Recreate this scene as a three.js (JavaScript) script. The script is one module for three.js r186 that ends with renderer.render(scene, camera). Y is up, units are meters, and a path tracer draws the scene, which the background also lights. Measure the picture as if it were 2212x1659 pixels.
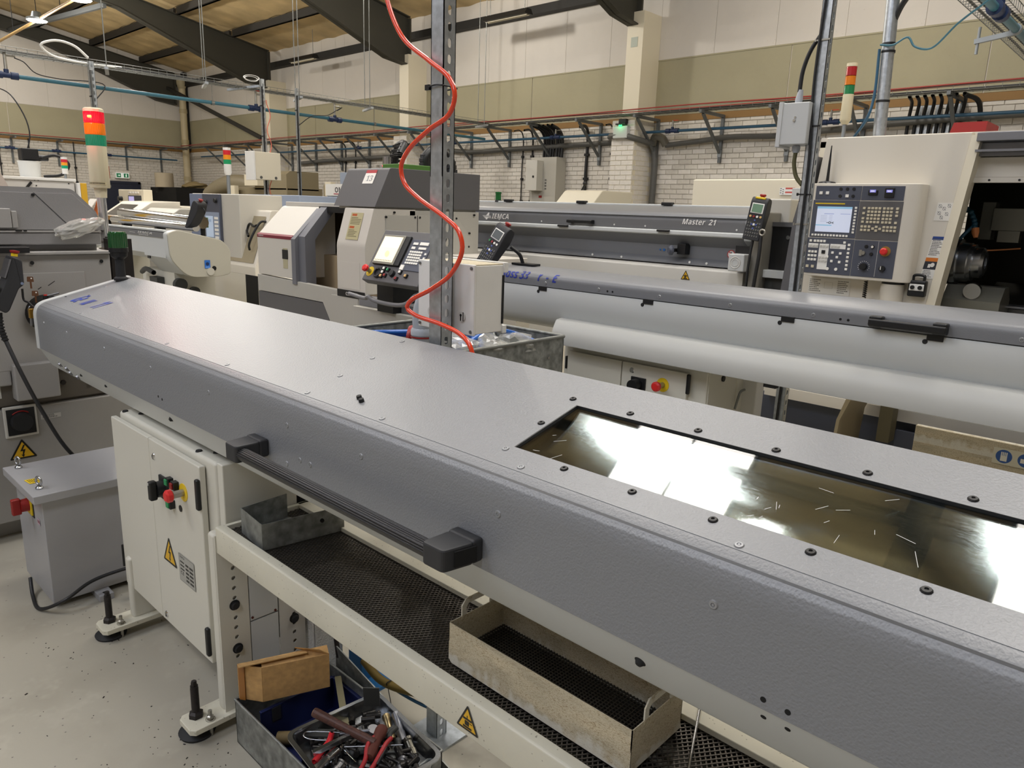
import * as THREE from 'three';
import { RoundedBoxGeometry } from 'three/addons/geometries/RoundedBoxGeometry.js';
import { mergeGeometries, toCreasedNormals } from 'three/addons/utils/BufferGeometryUtils.js';
import { RectAreaLightUniformsLib } from 'three/addons/lights/RectAreaLightUniformsLib.js';

// ---------------------------------------------------------------- camera, light, exposure
const scene = new THREE.Scene();
scene.background = new THREE.Color(0x9fb4cc);
const camera = new THREE.PerspectiveCamera(55.47, 4 / 3, 0.05, 100);
camera.position.set(0, 1.62, 0);
camera.rotation.set(-0.23304, 0.7491, 0.0337, 'YXZ');
scene.add(camera);
const renderer = new THREE.WebGLRenderer({ antialias: true });
renderer.toneMapping = THREE.LinearToneMapping;
renderer.toneMappingExposure = 1.0;
renderer.shadowMap.enabled = true;
RectAreaLightUniformsLib.init();
const ROOFLIGHT = { color: 0xfffaf3, nits: 8.6, glow: 2.5, coolColor: 0xe3ecff, coolNits: 4.4 };     // daylight through translucent roof sheets
const HIGHBAY = { color: 0xfff8ec, candela: 11, glow: 14 };       // hanging LED high bays

// ---------------------------------------------------------------- helpers
const { PI, sin, cos, abs, min, max, floor, sqrt, hypot } = Math;
const v3 = (x, y, z) => new THREE.Vector3(x, y, z);
function rng(seed) { let s = seed >>> 0; return () => { s = (s + 0x6D2B79F5) >>> 0; let t = Math.imul(s ^ (s >>> 15), 1 | s); t = (t + Math.imul(t ^ (t >>> 7), 61 | t)) ^ t; return ((t ^ (t >>> 14)) >>> 0) / 4294967296; }; }
function noiseTile(n, cells, seed) {            // tileable value noise, n x n, values 0..1
  const r = rng(seed), g = Array.from({ length: cells * cells }, r), out = new Float32Array(n * n);
  const sm = t => t * t * (3 - 2 * t);
  for (let j = 0; j < n; j++) for (let i = 0; i < n; i++) {
    const x = i / n * cells, y = j / n * cells, a = floor(x), b = floor(y), u = sm(x - a), w = sm(y - b);
    const at = (p, q) => g[(q % cells) * cells + (p % cells)];
    out[j * n + i] = (at(a, b) * (1 - u) + at(a + 1, b) * u) * (1 - w) + (at(a, b + 1) * (1 - u) + at(a + 1, b + 1) * u) * w;
  }
  return out;
}
function fbm(n, cells, oct, seed, gain = 0.5) {
  const out = new Float32Array(n * n); let amp = 1, tot = 0;
  for (let o = 0; o < oct; o++) { const t = noiseTile(n, min(cells << o, n), seed + o * 17); for (let i = 0; i < out.length; i++) out[i] += t[i] * amp; tot += amp; amp *= gain; }
  for (let i = 0; i < out.length; i++) out[i] /= tot;
  return out;
}
function dataTex(n, metres, srgb, fn) {         // fn(i, x, y) -> [r, g, b] 0..255
  const d = new Uint8Array(n * n * 4);
  for (let i = 0; i < n * n; i++) { const c = fn(i, i % n, floor(i / n)); d[i * 4] = max(0, min(255, c[0])); d[i * 4 + 1] = max(0, min(255, c[1])); d[i * 4 + 2] = max(0, min(255, c[2])); d[i * 4 + 3] = 255; }
  const t = new THREE.DataTexture(d, n, n); t.wrapS = t.wrapT = THREE.RepeatWrapping; t.magFilter = THREE.LinearFilter; t.minFilter = THREE.LinearFilter;
  const [mx, my] = Array.isArray(metres) ? metres : [metres, metres]; t.repeat.set(1 / mx, 1 / my);
  if (srgb) t.colorSpace = THREE.SRGBColorSpace; t.needsUpdate = true; return t;
}
const rgb = h => [(h >> 16) & 255, (h >> 8) & 255, h & 255];
const std = o => new THREE.MeshStandardMaterial(o);
const phys = o => new THREE.MeshPhysicalMaterial(o);
const plain = (color, roughness = 0.5, metalness = 0, more = {}) => std({ color, roughness, metalness, ...more });

// ----- geometry, all in metres and in the room's own axes
function B(x0, x1, y0, y1, z0, z1, r = 0, seg = 2) {
  const w = abs(x1 - x0), h = abs(y1 - y0), d = abs(z1 - z0);
  r = min(r, w / 2.02, h / 2.02, d / 2.02);
  const g = r > 0 ? new RoundedBoxGeometry(w, h, d, seg, r) : new THREE.BoxGeometry(w, h, d);
  return g.translate((x0 + x1) / 2, (y0 + y1) / 2, (z0 + z1) / 2);
}
const BC = (x, y, z, w, h, d, r = 0, seg = 2) => B(x - w / 2, x + w / 2, y - h / 2, y + h / 2, z - d / 2, z + d / 2, r, seg);
const UPV = v3(0, 1, 0);
function orient(g, a, b) {                      // y axis of g along a -> b, centred between
  const A = v3(...a), Bb = v3(...b), d = Bb.clone().sub(A).normalize();
  g.applyQuaternion(new THREE.Quaternion().setFromUnitVectors(UPV, d));
  return g.translate((A.x + Bb.x) / 2, (A.y + Bb.y) / 2, (A.z + Bb.z) / 2);
}
function C(a, b, r, r2 = r, seg = 16, open = false) { return orient(new THREE.CylinderGeometry(r2, r, hypot(a[0] - b[0], a[1] - b[1], a[2] - b[2]), seg, 1, open), a, b); }
function bar(a, b, w, h, r = 0) {               // box of w x h along a -> b (w horizontal)
  const L = hypot(a[0] - b[0], a[1] - b[1], a[2] - b[2]), d = v3(b[0] - a[0], b[1] - a[1], b[2] - a[2]).normalize();
  const g = r ? new RoundedBoxGeometry(w, h, L, 1, r) : new THREE.BoxGeometry(w, h, L);
  let side = v3(0, 1, 0).cross(d); if (side.length() < 1e-4) side = v3(1, 0, 0); side.normalize();
  const up = d.clone().cross(side);
  g.applyMatrix4(new THREE.Matrix4().makeBasis(side, up, d));
  return g.translate((a[0] + b[0]) / 2, (a[1] + b[1]) / 2, (a[2] + b[2]) / 2);
}
function T(pts, r, seg = 8, rad = 8, closed = false) {
  const c = new THREE.CatmullRomCurve3(pts.map(p => v3(...p)), closed, 'centripetal');
  return new THREE.TubeGeometry(c, max(2, (pts.length - 1) * seg), r, rad, closed);
}
function lathe(prof, at, axis = [0, 1, 0], seg = 24) { // prof: [radius, height] along axis from at
  const g = new THREE.LatheGeometry(prof.map(p => new THREE.Vector2(max(p[0], 1e-5), p[1])), seg);
  const cr = toCreasedNormals(g.toNonIndexed ? g.toNonIndexed() : g, 0.6);
  cr.applyQuaternion(new THREE.Quaternion().setFromUnitVectors(UPV, v3(...axis).normalize()));
  return cr.translate(...at);
}
function fillet(pts, r, n = 5) {                // rounds the corners of a closed outline; r a number or one per corner
  const out = [], N = pts.length;
  for (let i = 0; i < N; i++) {
    const p = pts[(i + N - 1) % N], c = pts[i], q = pts[(i + 1) % N], rr = Array.isArray(r) ? r[i] : r;
    if (!rr) { out.push(c); continue; }
    const a = [p[0] - c[0], p[1] - c[1]], b = [q[0] - c[0], q[1] - c[1]], la = hypot(...a), lb = hypot(...b);
    const k = min(rr, la * 0.48, lb * 0.48);
    const A = [c[0] + a[0] / la * k, c[1] + a[1] / la * k], D = [c[0] + b[0] / lb * k, c[1] + b[1] / lb * k];
    for (let j = 0; j <= n; j++) { const t = j / n, s = 1 - t; out.push([s * s * A[0] + 2 * s * t * c[0] + t * t * D[0], s * s * A[1] + 2 * s * t * c[1] + t * t * D[1]]); }
  }
  return out;
}
function ext(pts, depth, holes, bevel, crease) {
  const s = new THREE.Shape(pts.map(p => new THREE.Vector2(p[0], p[1])));
  for (const h of holes || []) s.holes.push(new THREE.Path(h.map(p => new THREE.Vector2(p[0], p[1]))));
  let g = new THREE.ExtrudeGeometry(s, bevel ? { depth: depth - 2 * bevel, bevelEnabled: true, bevelThickness: bevel, bevelSize: bevel, bevelOffset: -bevel, bevelSegments: 2, curveSegments: 8 } : { depth, bevelEnabled: false });
  if (bevel) g.translate(0, 0, bevel);
  if (crease) g = toCreasedNormals(g, crease);
  return g;
}
const PX = (zy, x0, x1, o = {}) => ext(zy.map(p => [-p[0], p[1]]), abs(x1 - x0), (o.holes || []).map(h => h.map(p => [-p[0], p[1]])), o.bevel, o.crease).rotateY(PI / 2).translate(min(x0, x1), 0, 0);
const PZ = (xy, z0, z1, o = {}) => ext(xy, abs(z1 - z0), o.holes, o.bevel, o.crease).translate(0, 0, min(z0, z1));
const PY = (xz, y0, y1, o = {}) => ext(xz.map(p => [p[0], -p[1]]), abs(y1 - y0), (o.holes || []).map(h => h.map(p => [p[0], -p[1]])), o.bevel, o.crease).rotateX(-PI / 2).translate(0, min(y0, y1), 0);
const circle = (cx, cy, r, n = 20) => Array.from({ length: n }, (_, i) => [cx + r * cos(i / n * 2 * PI), cy + r * sin(i / n * 2 * PI)]);
const slot = (cx, cy, w, h, n = 6) => { const r = min(w, h) / 2, out = []; const vert = h > w, L = max(w, h) / 2 - r; for (let s = 0; s < 2; s++) for (let i = 0; i <= n; i++) { const a = (vert ? 0 : -PI / 2) + s * PI + i / n * PI; out.push([cx + r * cos(a) + (vert ? 0 : (s ? -L : L)), cy + r * sin(a) + (vert ? (s ? -L : L) : 0)]); } return out; };
function quad(o, u, w, n = 1) {                 // a flat print: corner o (lower left), edges u and w
  const g = new THREE.BufferGeometry();
  const A = o, Bq = [o[0] + u[0], o[1] + u[1], o[2] + u[2]], Cq = [o[0] + u[0] + w[0], o[1] + u[1] + w[1], o[2] + u[2] + w[2]], D = [o[0] + w[0], o[1] + w[1], o[2] + w[2]];
  g.setAttribute('position', new THREE.Float32BufferAttribute([...A, ...Bq, ...Cq, ...A, ...Cq, ...D], 3));
  g.setAttribute('uv', new THREE.Float32BufferAttribute([0, 0, 1, 0, 1, 1, 0, 0, 1, 1, 0, 1], 2));
  g.computeVertexNormals(); return g;
}
function boxUV(g) {                             // uv in metres, by the face's main direction
  const p = g.attributes.position, n = g.attributes.normal, uv = new Float32Array(p.count * 2);
  for (let i = 0; i < p.count; i++) {
    const ax = abs(n.getX(i)), ay = abs(n.getY(i)), az = abs(n.getZ(i));
    if (ax > ay && ax > az) { uv[2 * i] = p.getZ(i); uv[2 * i + 1] = p.getY(i); }
    else if (ay > az) { uv[2 * i] = p.getX(i); uv[2 * i + 1] = p.getZ(i); }
    else { uv[2 * i] = p.getX(i); uv[2 * i + 1] = p.getY(i); }
  }
  g.setAttribute('uv', new THREE.BufferAttribute(uv, 2)); return g;
}
function join(geos, keepUV) {
  const list = (Array.isArray(geos) ? geos.flat(9) : [geos]).map(g => {
    const h = g.index ? g.toNonIndexed() : g;
    for (const k of Object.keys(h.attributes)) if (!['position', 'normal', 'uv'].includes(k)) h.deleteAttribute(k);
    if (!keepUV) boxUV(h); else if (!h.attributes.uv) boxUV(h);
    return h;
  });
  return list.length > 1 ? mergeGeometries(list) : list[0];
}
// ----- things and parts
const BASE = new Map(), TAKEN = new Map();
function numbered(name) { const n = TAKEN.get(name) || 0; TAKEN.set(name, n + 1); return n ? `${name}_${String(n).padStart(3, '0')}` : name; }
function thing(name, label, category, at = [0, 0, 0], group) {
  const o = new THREE.Group(); o.name = numbered(name); o.position.set(...at); o.userData = { label, category }; if (group) o.userData.group = group;
  scene.add(o); BASE.set(o, at); return o;
}
function setting(name, at = [0, 0, 0]) { const o = new THREE.Group(); o.name = name; o.position.set(...at); o.userData = { kind: 'structure' }; scene.add(o); BASE.set(o, at); return o; }
function part(parent, name, geos, m, o = {}) {  // geometry given in room coordinates; the parent's base is taken off
  const g = join(geos, o.uv), b = BASE.get(parent) || [0, 0, 0];
  g.translate(-b[0], -b[1], -b[2]);
  const mesh = new THREE.Mesh(g, m); mesh.name = name; mesh.castShadow = mesh.receiveShadow = true;
  if (o.label) mesh.userData.label = o.label; if (o.stuff) mesh.userData.kind = 'stuff';
  BASE.set(mesh, b); parent.add(mesh); return mesh;
}
function single(name, label, category, geos, m, group, o = {}) { // a thing that is one mesh
  const g = join(geos, o.uv); g.computeBoundingBox(); const bb = g.boundingBox, at = [(bb.min.x + bb.max.x) / 2, bb.min.y, (bb.min.z + bb.max.z) / 2];
  g.translate(-at[0], -at[1], -at[2]);
  const mesh = new THREE.Mesh(g, m); mesh.name = numbered(name); mesh.position.set(...at); mesh.castShadow = mesh.receiveShadow = true;
  mesh.userData = { label, category }; if (group) mesh.userData.group = group; if (o.stuff) mesh.userData.kind = 'stuff';
  scene.add(mesh); BASE.set(mesh, at); return mesh;
}
const each = (parent, name, geos, m, o) => geos.map(g => part(parent, name, g, m, o));
const inst = (parent, name, geo, m, spots) => { for (const s of spots) { const me = new THREE.Mesh(geo, m); me.name = name; me.castShadow = me.receiveShadow = true; const b = BASE.get(parent) || [0, 0, 0]; me.position.set(s[0] - b[0], s[1] - b[1], s[2] - b[2]); parent.add(me); } };
function print(parent, name, px, py, draw, o, u, w, opt = {}) { // lettering or a sticker on a thing
  const cv = document.createElement('canvas'); cv.width = px; cv.height = py; const c = cv.getContext('2d'); draw(c, px, py);
  const t = new THREE.CanvasTexture(cv); t.colorSpace = THREE.SRGBColorSpace;
  const m = std({ map: t, roughness: opt.rough ?? 0.45, transparent: !!opt.clear, emissive: opt.glow ? 0xffffff : 0x000000, emissiveMap: opt.glow ? t : null, emissiveIntensity: opt.glow || 0, polygonOffset: true, polygonOffsetFactor: -2 });
  return part(parent, name, Array.isArray(o) && o.isGeo ? o : (opt.geo || quad(o, u, w)), m, { uv: true, label: opt.label });
}
const ORD = ['first', 'second', 'third', 'fourth', 'fifth', 'sixth', 'seventh', 'eighth', 'ninth', 'tenth', 'eleventh', 'twelfth'];

// ---------------------------------------------------------------- materials
const nFine = fbm(512, 96, 2, 11), nMid = fbm(512, 24, 4, 23), nBig = fbm(512, 6, 6, 37), nSoft = fbm(512, 4, 3, 51), nSpeck = noiseTile(512, 256, 77);
const grainTex = dataTex(512, 0.26, false, i => { const v = 255 * nFine[i]; return [v, v, v]; });
const peelTex = dataTex(512, 0.4, false, i => { const v = 255 * (0.7 * nFine[i] + 0.3 * nMid[i]); return [v, v, v]; });
const tint = (hex, n, metres, amp, spots = 0, spotHex = 0) => { const c = rgb(hex), s = rgb(spotHex); return dataTex(512, metres, true, i => { const k = 1 + amp * (n[i] - 0.5) * 2; const f = spots && nSpeck[i] > 1 - spots ? 0.6 : 0; return [0, 1, 2].map(j => c[j] * k * (1 - f) + s[j] * f); }); };
const M = {
  feederGrey: phys({ color: 0x7e8083, roughness: 0.42, bumpMap: grainTex, bumpScale: 0.0008, clearcoat: 0.35, clearcoatRoughness: 0.34 }),
  feederGreyFar: phys({ color: 0x77797d, roughness: 0.42, bumpMap: grainTex, bumpScale: 0.0002 }),
  feederDark: plain(0x6b6c6e, 0.42),
  feederWhite: phys({ color: 0xc9cccb, roughness: 0.36, bumpMap: peelTex, bumpScale: 0.0001 }),
  cream: phys({ color: 0xd0cdc0, roughness: 0.42, bumpMap: peelTex, bumpScale: 0.00012, map: null }),
  creamDirty: phys({ map: tint(0xcfcbb9, nBig, 0.9, 0.05, 0.012, 0x4a4232), roughness: 0.5, bumpMap: peelTex, bumpScale: 0.0001 }),
  warmWhite: phys({ color: 0xd9d3c6, roughness: 0.4, bumpMap: peelTex, bumpScale: 0.00008 }),
  palegrey: plain(0xc9c7c0, 0.45, 0, { bumpMap: peelTex, bumpScale: 0.0001 }),
  machGrey: plain(0xb4b1a8, 0.45, 0, { bumpMap: peelTex, bumpScale: 0.0001 }),
  citizenLight: plain(0xcfcac0, 0.42, 0, { bumpMap: peelTex, bumpScale: 0.0001 }),
  citizenDark: plain(0x5d5c5d, 0.45, 0, { bumpMap: peelTex, bumpScale: 0.0002 }),
  citizenMid: plain(0x77777a, 0.45, 0, { bumpMap: peelTex, bumpScale: 0.0002 }),
  leftGrey: plain(0x8d8c8c, 0.5, 0, { bumpMap: grainTex, bumpScale: 0.0003 }),
  leftLight: plain(0xa19f9c, 0.48, 0, { bumpMap: peelTex, bumpScale: 0.0002 }),
  leftPanel: phys({ map: tint(0x979591, nBig, 1.3, 0.05), roughness: 0.42, bumpMap: peelTex, bumpScale: 0.00015 }),
  transGrey: phys({ map: tint(0xa2a2a4, nSoft, 1.0, 0.05), roughness: 0.36 }),
  slate: plain(0x4c505d, 0.45), slateBlue: plain(0x76829c, 0.45), navy: plain(0x23283a, 0.5), blueGrey: plain(0x8f9bb0, 0.45),
  black: plain(0x111214, 0.45), rubber: plain(0x17181a, 0.7), satinBlack: plain(0x1a1b1e, 0.34), softBlack: plain(0x2a2b2e, 0.55),
  darkSteel: plain(0x2a2624, 0.55, 0.4), boreDark: plain(0x060606, 0.8),
  galv: std({ map: tint(0xb9bfc4, nMid, 0.35, 0.12), roughness: 0.36, metalness: 0.82, bumpMap: peelTex, bumpScale: 0.00008 }),
  galvDull: std({ map: tint(0x868884, nMid, 0.5, 0.28), roughness: 0.5, metalness: 0.55 }),
  galvFar: plain(0x9aa0a4, 0.42, 0.7), darkBracket: plain(0x6d7173, 0.5, 0.5), wire: plain(0x8d8f8c, 0.4, 0.8),
  steel: plain(0xb4b6b8, 0.25, 1), steelDull: plain(0x85868a, 0.42, 0.9), chrome: plain(0xd6d8da, 0.1, 1), zinc: plain(0xa8a59c, 0.35, 0.9), brass: plain(0xb08a3e, 0.35, 0.9), brownKey: plain(0x6b4a34, 0.5, 0.5), copper: plain(0xb4774a, 0.4, 0.7),
  red: plain(0xc5281f, 0.35), redDark: plain(0x8e1a17, 0.45), redBright: plain(0xd92b2a, 0.35), yellow: plain(0xe3c21c, 0.4), green: plain(0x1f7a3a, 0.4), greenBtn: plain(0x2a8f57, 0.4), white: plain(0xecebe6, 0.4), amberBtn: plain(0xd9b070, 0.4),
  whiteBtn: plain(0xf0eee6, 0.4), orange: phys({ color: 0xdf3f1c, roughness: 0.25, clearcoat: 0.5 }), orangeNozzle: plain(0xd4824a, 0.45), teal: plain(0x215066, 0.45), hoseBlue: phys({ color: 0x1f5cae, roughness: 0.28, clearcoat: 0.4 }),
  pipeBlue: plain(0x2b5570, 0.4), pipeTeal: plain(0x3c6f80, 0.35), coupBlue: plain(0x1a2d52, 0.4), cable: plain(0x18191b, 0.5), cableGrey: plain(0x5b5b58, 0.5), redCable: plain(0x9b3a33, 0.5),
  beigeFar: plain(0xb9ac8e, 0.55), beigeDark: plain(0x8b8168, 0.6), ivory: plain(0xe7dfc9, 0.45), ivoryLamp: plain(0xddd3b4, 0.4), wood: plain(0x8d6c3e, 0.7),
  plugGrey: plain(0xaeb3ba, 0.45), boxWhite: phys({ map: tint(0xe0dfda, nBig, 0.5, 0.02, 0.004, 0x9a9890), roughness: 0.42 }), boxTop: phys({ map: tint(0xc2b79c, nMid, 0.12, 0.08, 0.05, 0x6d5a3a), roughness: 0.7 }), elecGrey: plain(0xc3c5c4, 0.45),
  clearBag: phys({ color: 0xf3f3ee, roughness: 0.12, transmission: 0.72, thickness: 0, clearcoat: 0.6 }),
  acrylic: phys({ color: 0xeef3f4, roughness: 0.1, transmission: 0.75, thickness: 0 }),
  darkGlass: phys({ color: 0x24221f, roughness: 0.08, metalness: 0 }),
  pane: phys({ color: 0xf8fbfa, roughness: 0.03, transmission: 1, thickness: 0, ior: 1.49 }),
  roomDark: plain(0x100f0d, 0.7), interior: plain(0x6d5d45, 0.6), interiorLight: plain(0xb09c7c, 0.55), oily: plain(0x3d3b30, 0.35, 0.3),
  steelDark: plain(0x393a38, 0.55, 0), steelBeam: plain(0x3b3a33, 0.6), blackBeam: plain(0x232220, 0.7), purlin: plain(0x2f2d2a, 0.65),
  whiteBoard: std({ map: tint(0xd8d3cc, nBig, 3.5, 0.025, 0.002, 0xb0aaa0), roughness: 0.7 }), beigeBoard: std({ map: tint(0xa9a388, nBig, 2.6, 0.025, 0.003, 0x857f68), roughness: 0.72 }),
  roofBoard: std({ map: tint(0xcbb386, nBig, 2.4, 0.14, 0.01, 0x6d5636), roughness: 0.8 }), roofDark: plain(0x2e2d2b, 0.7),
  brickA: std({ map: tint(0xdbd6cd, nMid, 0.7, 0.03, 0.004, 0xa8a298), roughness: 0.62 }), brickB: std({ map: tint(0xe5e0d8, nMid, 0.7, 0.03, 0.003, 0xb8b2a6), roughness: 0.6 }), brickC: std({ map: tint(0xd8d3c9, nMid, 0.7, 0.04, 0.005, 0x9c968a), roughness: 0.62 }), mortar: plain(0xd3cdc3, 0.8),
  blueSteel: plain(0x1d5f95, 0.45), blueBin: plain(0x16204e, 0.5), poly: plain(0xe9eae8, 0.55, 0, { bumpMap: peelTex, bumpScale: 0.004 }),
  cardboard: std({ map: tint(0xc29a63, nMid, 0.3, 0.1, 0.01, 0x6a4a28), roughness: 0.85 }), cardIn: plain(0x8a683e, 0.9),
  woodHandle: std({ map: tint(0x4a2a20, nMid, 0.1, 0.3), roughness: 0.55 }), woodEnd: plain(0xb08a5a, 0.7), rust: plain(0x5a2c20, 0.8),
  redGrip: plain(0xa92a2e, 0.45), redKnife: plain(0xd82b33, 0.35), hoseYellow: plain(0x6d5a26, 0.5), rag: plain(0xd9d3be, 0.9),
};
// the polished sheet under the window: brushed along its length, with smears
M.brushed = std({ color: 0xb2b6ba, metalness: 1, roughness: 0.12, roughnessMap: dataTex(512, [2.2, 0.06], false, i => { const v = 120 + 130 * (0.65 * nMid[i] + 0.35 * nFine[i]); return [v, v, v]; }), bumpMap: dataTex(512, [1.6, 0.02], false, i => { const v = 255 * nFine[i]; return [v, v, v]; }), bumpScale: 0.00002 });
// cutting oil residue on the long tray: pale enamel, brown speckle that runs from the rim in drips
{ const c0 = rgb(0xc3b99f), c1 = rgb(0x6b5230), c2 = rgb(0xd6d4c8), n = 512, dr = noiseTile(512, 48, 5), pa = fbm(512, 5, 4, 9);
  M.dirtyTray = std({ roughness: 0.6, map: dataTex(n, [0.55, 0.11], true, (i, x, y) => { const h = y / n; const col = dr[x] * 0.6 + dr[x + 512 * 200] * 0.25; const d = max(0.25, min(1, (h - 0.1 - 0.35 * col + 0.5 * (pa[i] - 0.5)) * 5 + 0.5)); const sp = (nSpeck[i] > 0.66 ? 0.6 : 0) * d * (0.3 + nMid[i]) + 0.35 * max(0, pa[i] - 0.55) * d; const k = pa[i]; return [0, 1, 2].map(j => (c2[j] * (1 - d) + (c0[j] * (0.8 + 0.35 * k)) * d) * (1 - sp) + c1[j] * sp); }) }); }
// painted concrete floor: pale grey, scuffs and grit
{ const c = rgb(0xa39e90), d = rgb(0x8a8476), l = rgb(0xb3aea0), sc = fbm(512, 20, 4, 91, 0.7), gr = noiseTile(512, 512, 93);
  M.floor = std({ roughness: 0.55, map: dataTex(512, 1.7, true, i => { const a = max(0, nBig[i] - 0.52) * 1.5, b = max(0, sc[i] - 0.6) * 2, g = gr[i] > 0.9985 ? 0.75 : 0; return [0, 1, 2].map(j => ((c[j] * (1 - a) + d[j] * a) * (1 - b) + l[j] * b) * (1 - g) + 30 * g); }), bumpMap: dataTex(512, 0.9, false, i => { const v = 255 * (0.6 * sc[i] + 0.4 * nMid[i]); return [v, v, v]; }), bumpScale: 0.0006 }); }
const lamp = (color, k) => std({ color, roughness: 0.25, emissive: color, emissiveIntensity: k });

// ---------------------------------------------------------------- the hall
const WZ = -10.5, WX = -24, roofY = z => 5.52 + 0.18 * (10.05 - abs(z));
const COLS = [-18.2, -12.6, -7.05, -1.45];
{ const f = setting('floor'); part(f, 'floor_slab', B(WX - 0.3, 8.3, -0.25, 0, WZ - 0.3, 10.8), M.floor); }
function brickRun(wall, spots, horizontalX, face, kind) { // one merged field of bricks
  const gs = []; for (const [a, y, L] of spots) gs.push(horizontalX ? B(a, a + L, y, y + 0.0655, face - 0.03, face + 0.004) : B(face - 0.03, face + 0.004, y, y + 0.0655, a, a + L));
  if (gs.length) part(wall, 'brick_courses', gs, M.brickA, { stuff: true });
}
{ // long back wall: painted brick below, boards above, brick piers
  const w = setting('wall_back', [-8, 0, WZ]);
  part(w, 'masonry', B(WX - 0.3, 8.3, 0, 5.75, WZ - 0.3, WZ - 0.012), M.mortar);
  const r = rng(4), near = [], far = [], vars = [M.brickA, M.brickB, M.brickC];
  const geoFull = join(B(0, 0.216, 0, 0.0655, -0.03, 0.002)), pierL = [-7.28, -12.9, -18.48];
  for (let row = 0; row < 26; row++) { const y = 1.14 + row * 0.075;
    for (let x = WX + (row % 2) * 0.1125; x < 3; x += 0.225) { if (pierL.some(p => x > p - 0.12 && x < p + 0.42)) continue;
      (x > -6.9 && x < -2.55 && y > 1.75 ? near : far).push([x, y, 0.216]); } }
  for (const [x, y] of near) { const m = new THREE.Mesh(geoFull, vars[floor(r() * 3)]); m.name = 'brick'; m.castShadow = m.receiveShadow = true; m.position.set(x + 8, y, -0.0 + (r() - 0.5) * 0.002); w.add(m); }
  brickRun(w, far, true, WZ, 1);
  pierL.forEach((p, pi) => { const z1 = -9.97, w = setting(`trim_${pi + 1}`, [p + 0.2, 0, -10.2]);
    part(w, 'pier', [B(p, p + 0.43, 0, 3.06, WZ, z1 - 0.008), B(p + 0.14, p + 0.43, 3.06, 4.62, WZ, z1 - 0.05)], M.ivory);
    const gs = []; for (let row = 0; row < 25; row++) { const y = 1.18 + row * 0.075, off = row % 2; const cuts = off ? [0, 0.104, 0.322, 0.43] : [0, 0.211, 0.43]; for (let k = 0; k + 1 < cuts.length; k++) gs.push(B(p + cuts[k] + 0.004, p + cuts[k + 1] - 0.004, y, y + 0.0655, z1 - 0.03, z1 + 0.004)); for (let zz = WZ + off * 0.1; zz < z1 - 0.12; zz += 0.225) gs.push(B(p + 0.42, p + 0.434, y, y + 0.0655, zz + 0.004, min(zz + 0.22, z1 - 0.01))); }
    part(w, 'pier_bricks', gs, M.brickB, { stuff: true });
  });
  const geoBeige = join(B(0, 2.385, 3.16, 3.975, 0, 0.012)), geoWhite = join(B(0, 0.945, 3.985, 5.7, 0, 0.01));
  for (let x = WX; x < 6; x += 2.4) { const m = new THREE.Mesh(geoBeige, M.beigeBoard); m.name = 'lining_board'; m.castShadow = m.receiveShadow = true; m.position.set(x + 8.1, 0, -0.012); w.add(m); }
  for (let x = WX; x < 6; x += 0.95) { const m = new THREE.Mesh(geoWhite, M.whiteBoard); m.name = 'wall_sheet'; m.castShadow = m.receiveShadow = true; m.position.set(x + 8.05, 0, -0.012); w.add(m); }
  part(w, 'timber_batten', B(WX, 8, 3.06, 3.155, WZ - 0.012, WZ + 0.012), M.wood);
  part(w, 'cover_strip', B(WX, 8, 3.968, 3.988, WZ, WZ + 0.008), M.beigeBoard);
}
{ // end wall on the left with the dark blue door
  const w = setting('wall_left', [WX, 0, 0]);
  part(w, 'masonry', B(WX - 0.3, WX - 0.012, 0, 7.6, WZ - 0.3, 10.8), M.mortar);
  const spots = []; for (let row = 0; row < 26; row++) { const y = 1.14 + row * 0.075; for (let z = WZ + (row % 2) * 0.1125; z < -3; z += 0.225) { if (z > -8.98 && z < -7.85 && y < 2.1) continue; spots.push([z, y, 0.216]); } }
  brickRun(w, spots, false, WX, 2);
  const gb = join(B(0, 0.012, 3.16, 3.975, 0, 2.385)), gw = join(B(0, 0.01, 3.985, 7.4, 0, 0.945));
  for (let z = WZ; z < 6; z += 2.4) { const m = new THREE.Mesh(gb, M.beigeBoard); m.name = 'lining_board'; m.castShadow = m.receiveShadow = true; m.position.set(-0.012, 0, z); w.add(m); }
  for (let z = WZ; z < 6; z += 0.95) { const m = new THREE.Mesh(gw, M.whiteBoard); m.name = 'wall_sheet'; m.castShadow = m.receiveShadow = true; m.position.set(-0.012, 0, z); w.add(m); }
  part(w, 'timber_batten', B(WX - 0.012, WX + 0.012, 3.06, 3.155, WZ, 8), M.wood);
  const d = setting('door_1', [WX, 0, -8.4]);
  part(d, 'frame', [B(WX, WX + 0.06, 0, 2.08, -8.93, -8.86), B(WX, WX + 0.06, 0, 2.08, -7.98, -7.91), B(WX, WX + 0.06, 2.02, 2.09, -8.93, -7.91)], M.navy);
  part(d, 'leaf', B(WX, WX + 0.045, 0, 2.02, -8.86, -7.98), M.navy);
  part(d, 'vision_panel', B(WX + 0.04, WX + 0.05, 1.9, 1.97, -8.1, -8.02), M.steelDull);
}
{ const w = setting('wall_right', [8, 0, 0]); part(w, 'masonry', B(8, 8.3, 0, 7.6, WZ - 0.3, 10.8), M.whiteBoard); }
{ const w = setting('wall_front', [0, 0, 10.5]); part(w, 'masonry', B(WX - 0.3, 8.3, 0, 5.75, 10.5, 10.8), M.whiteBoard); }
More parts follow.
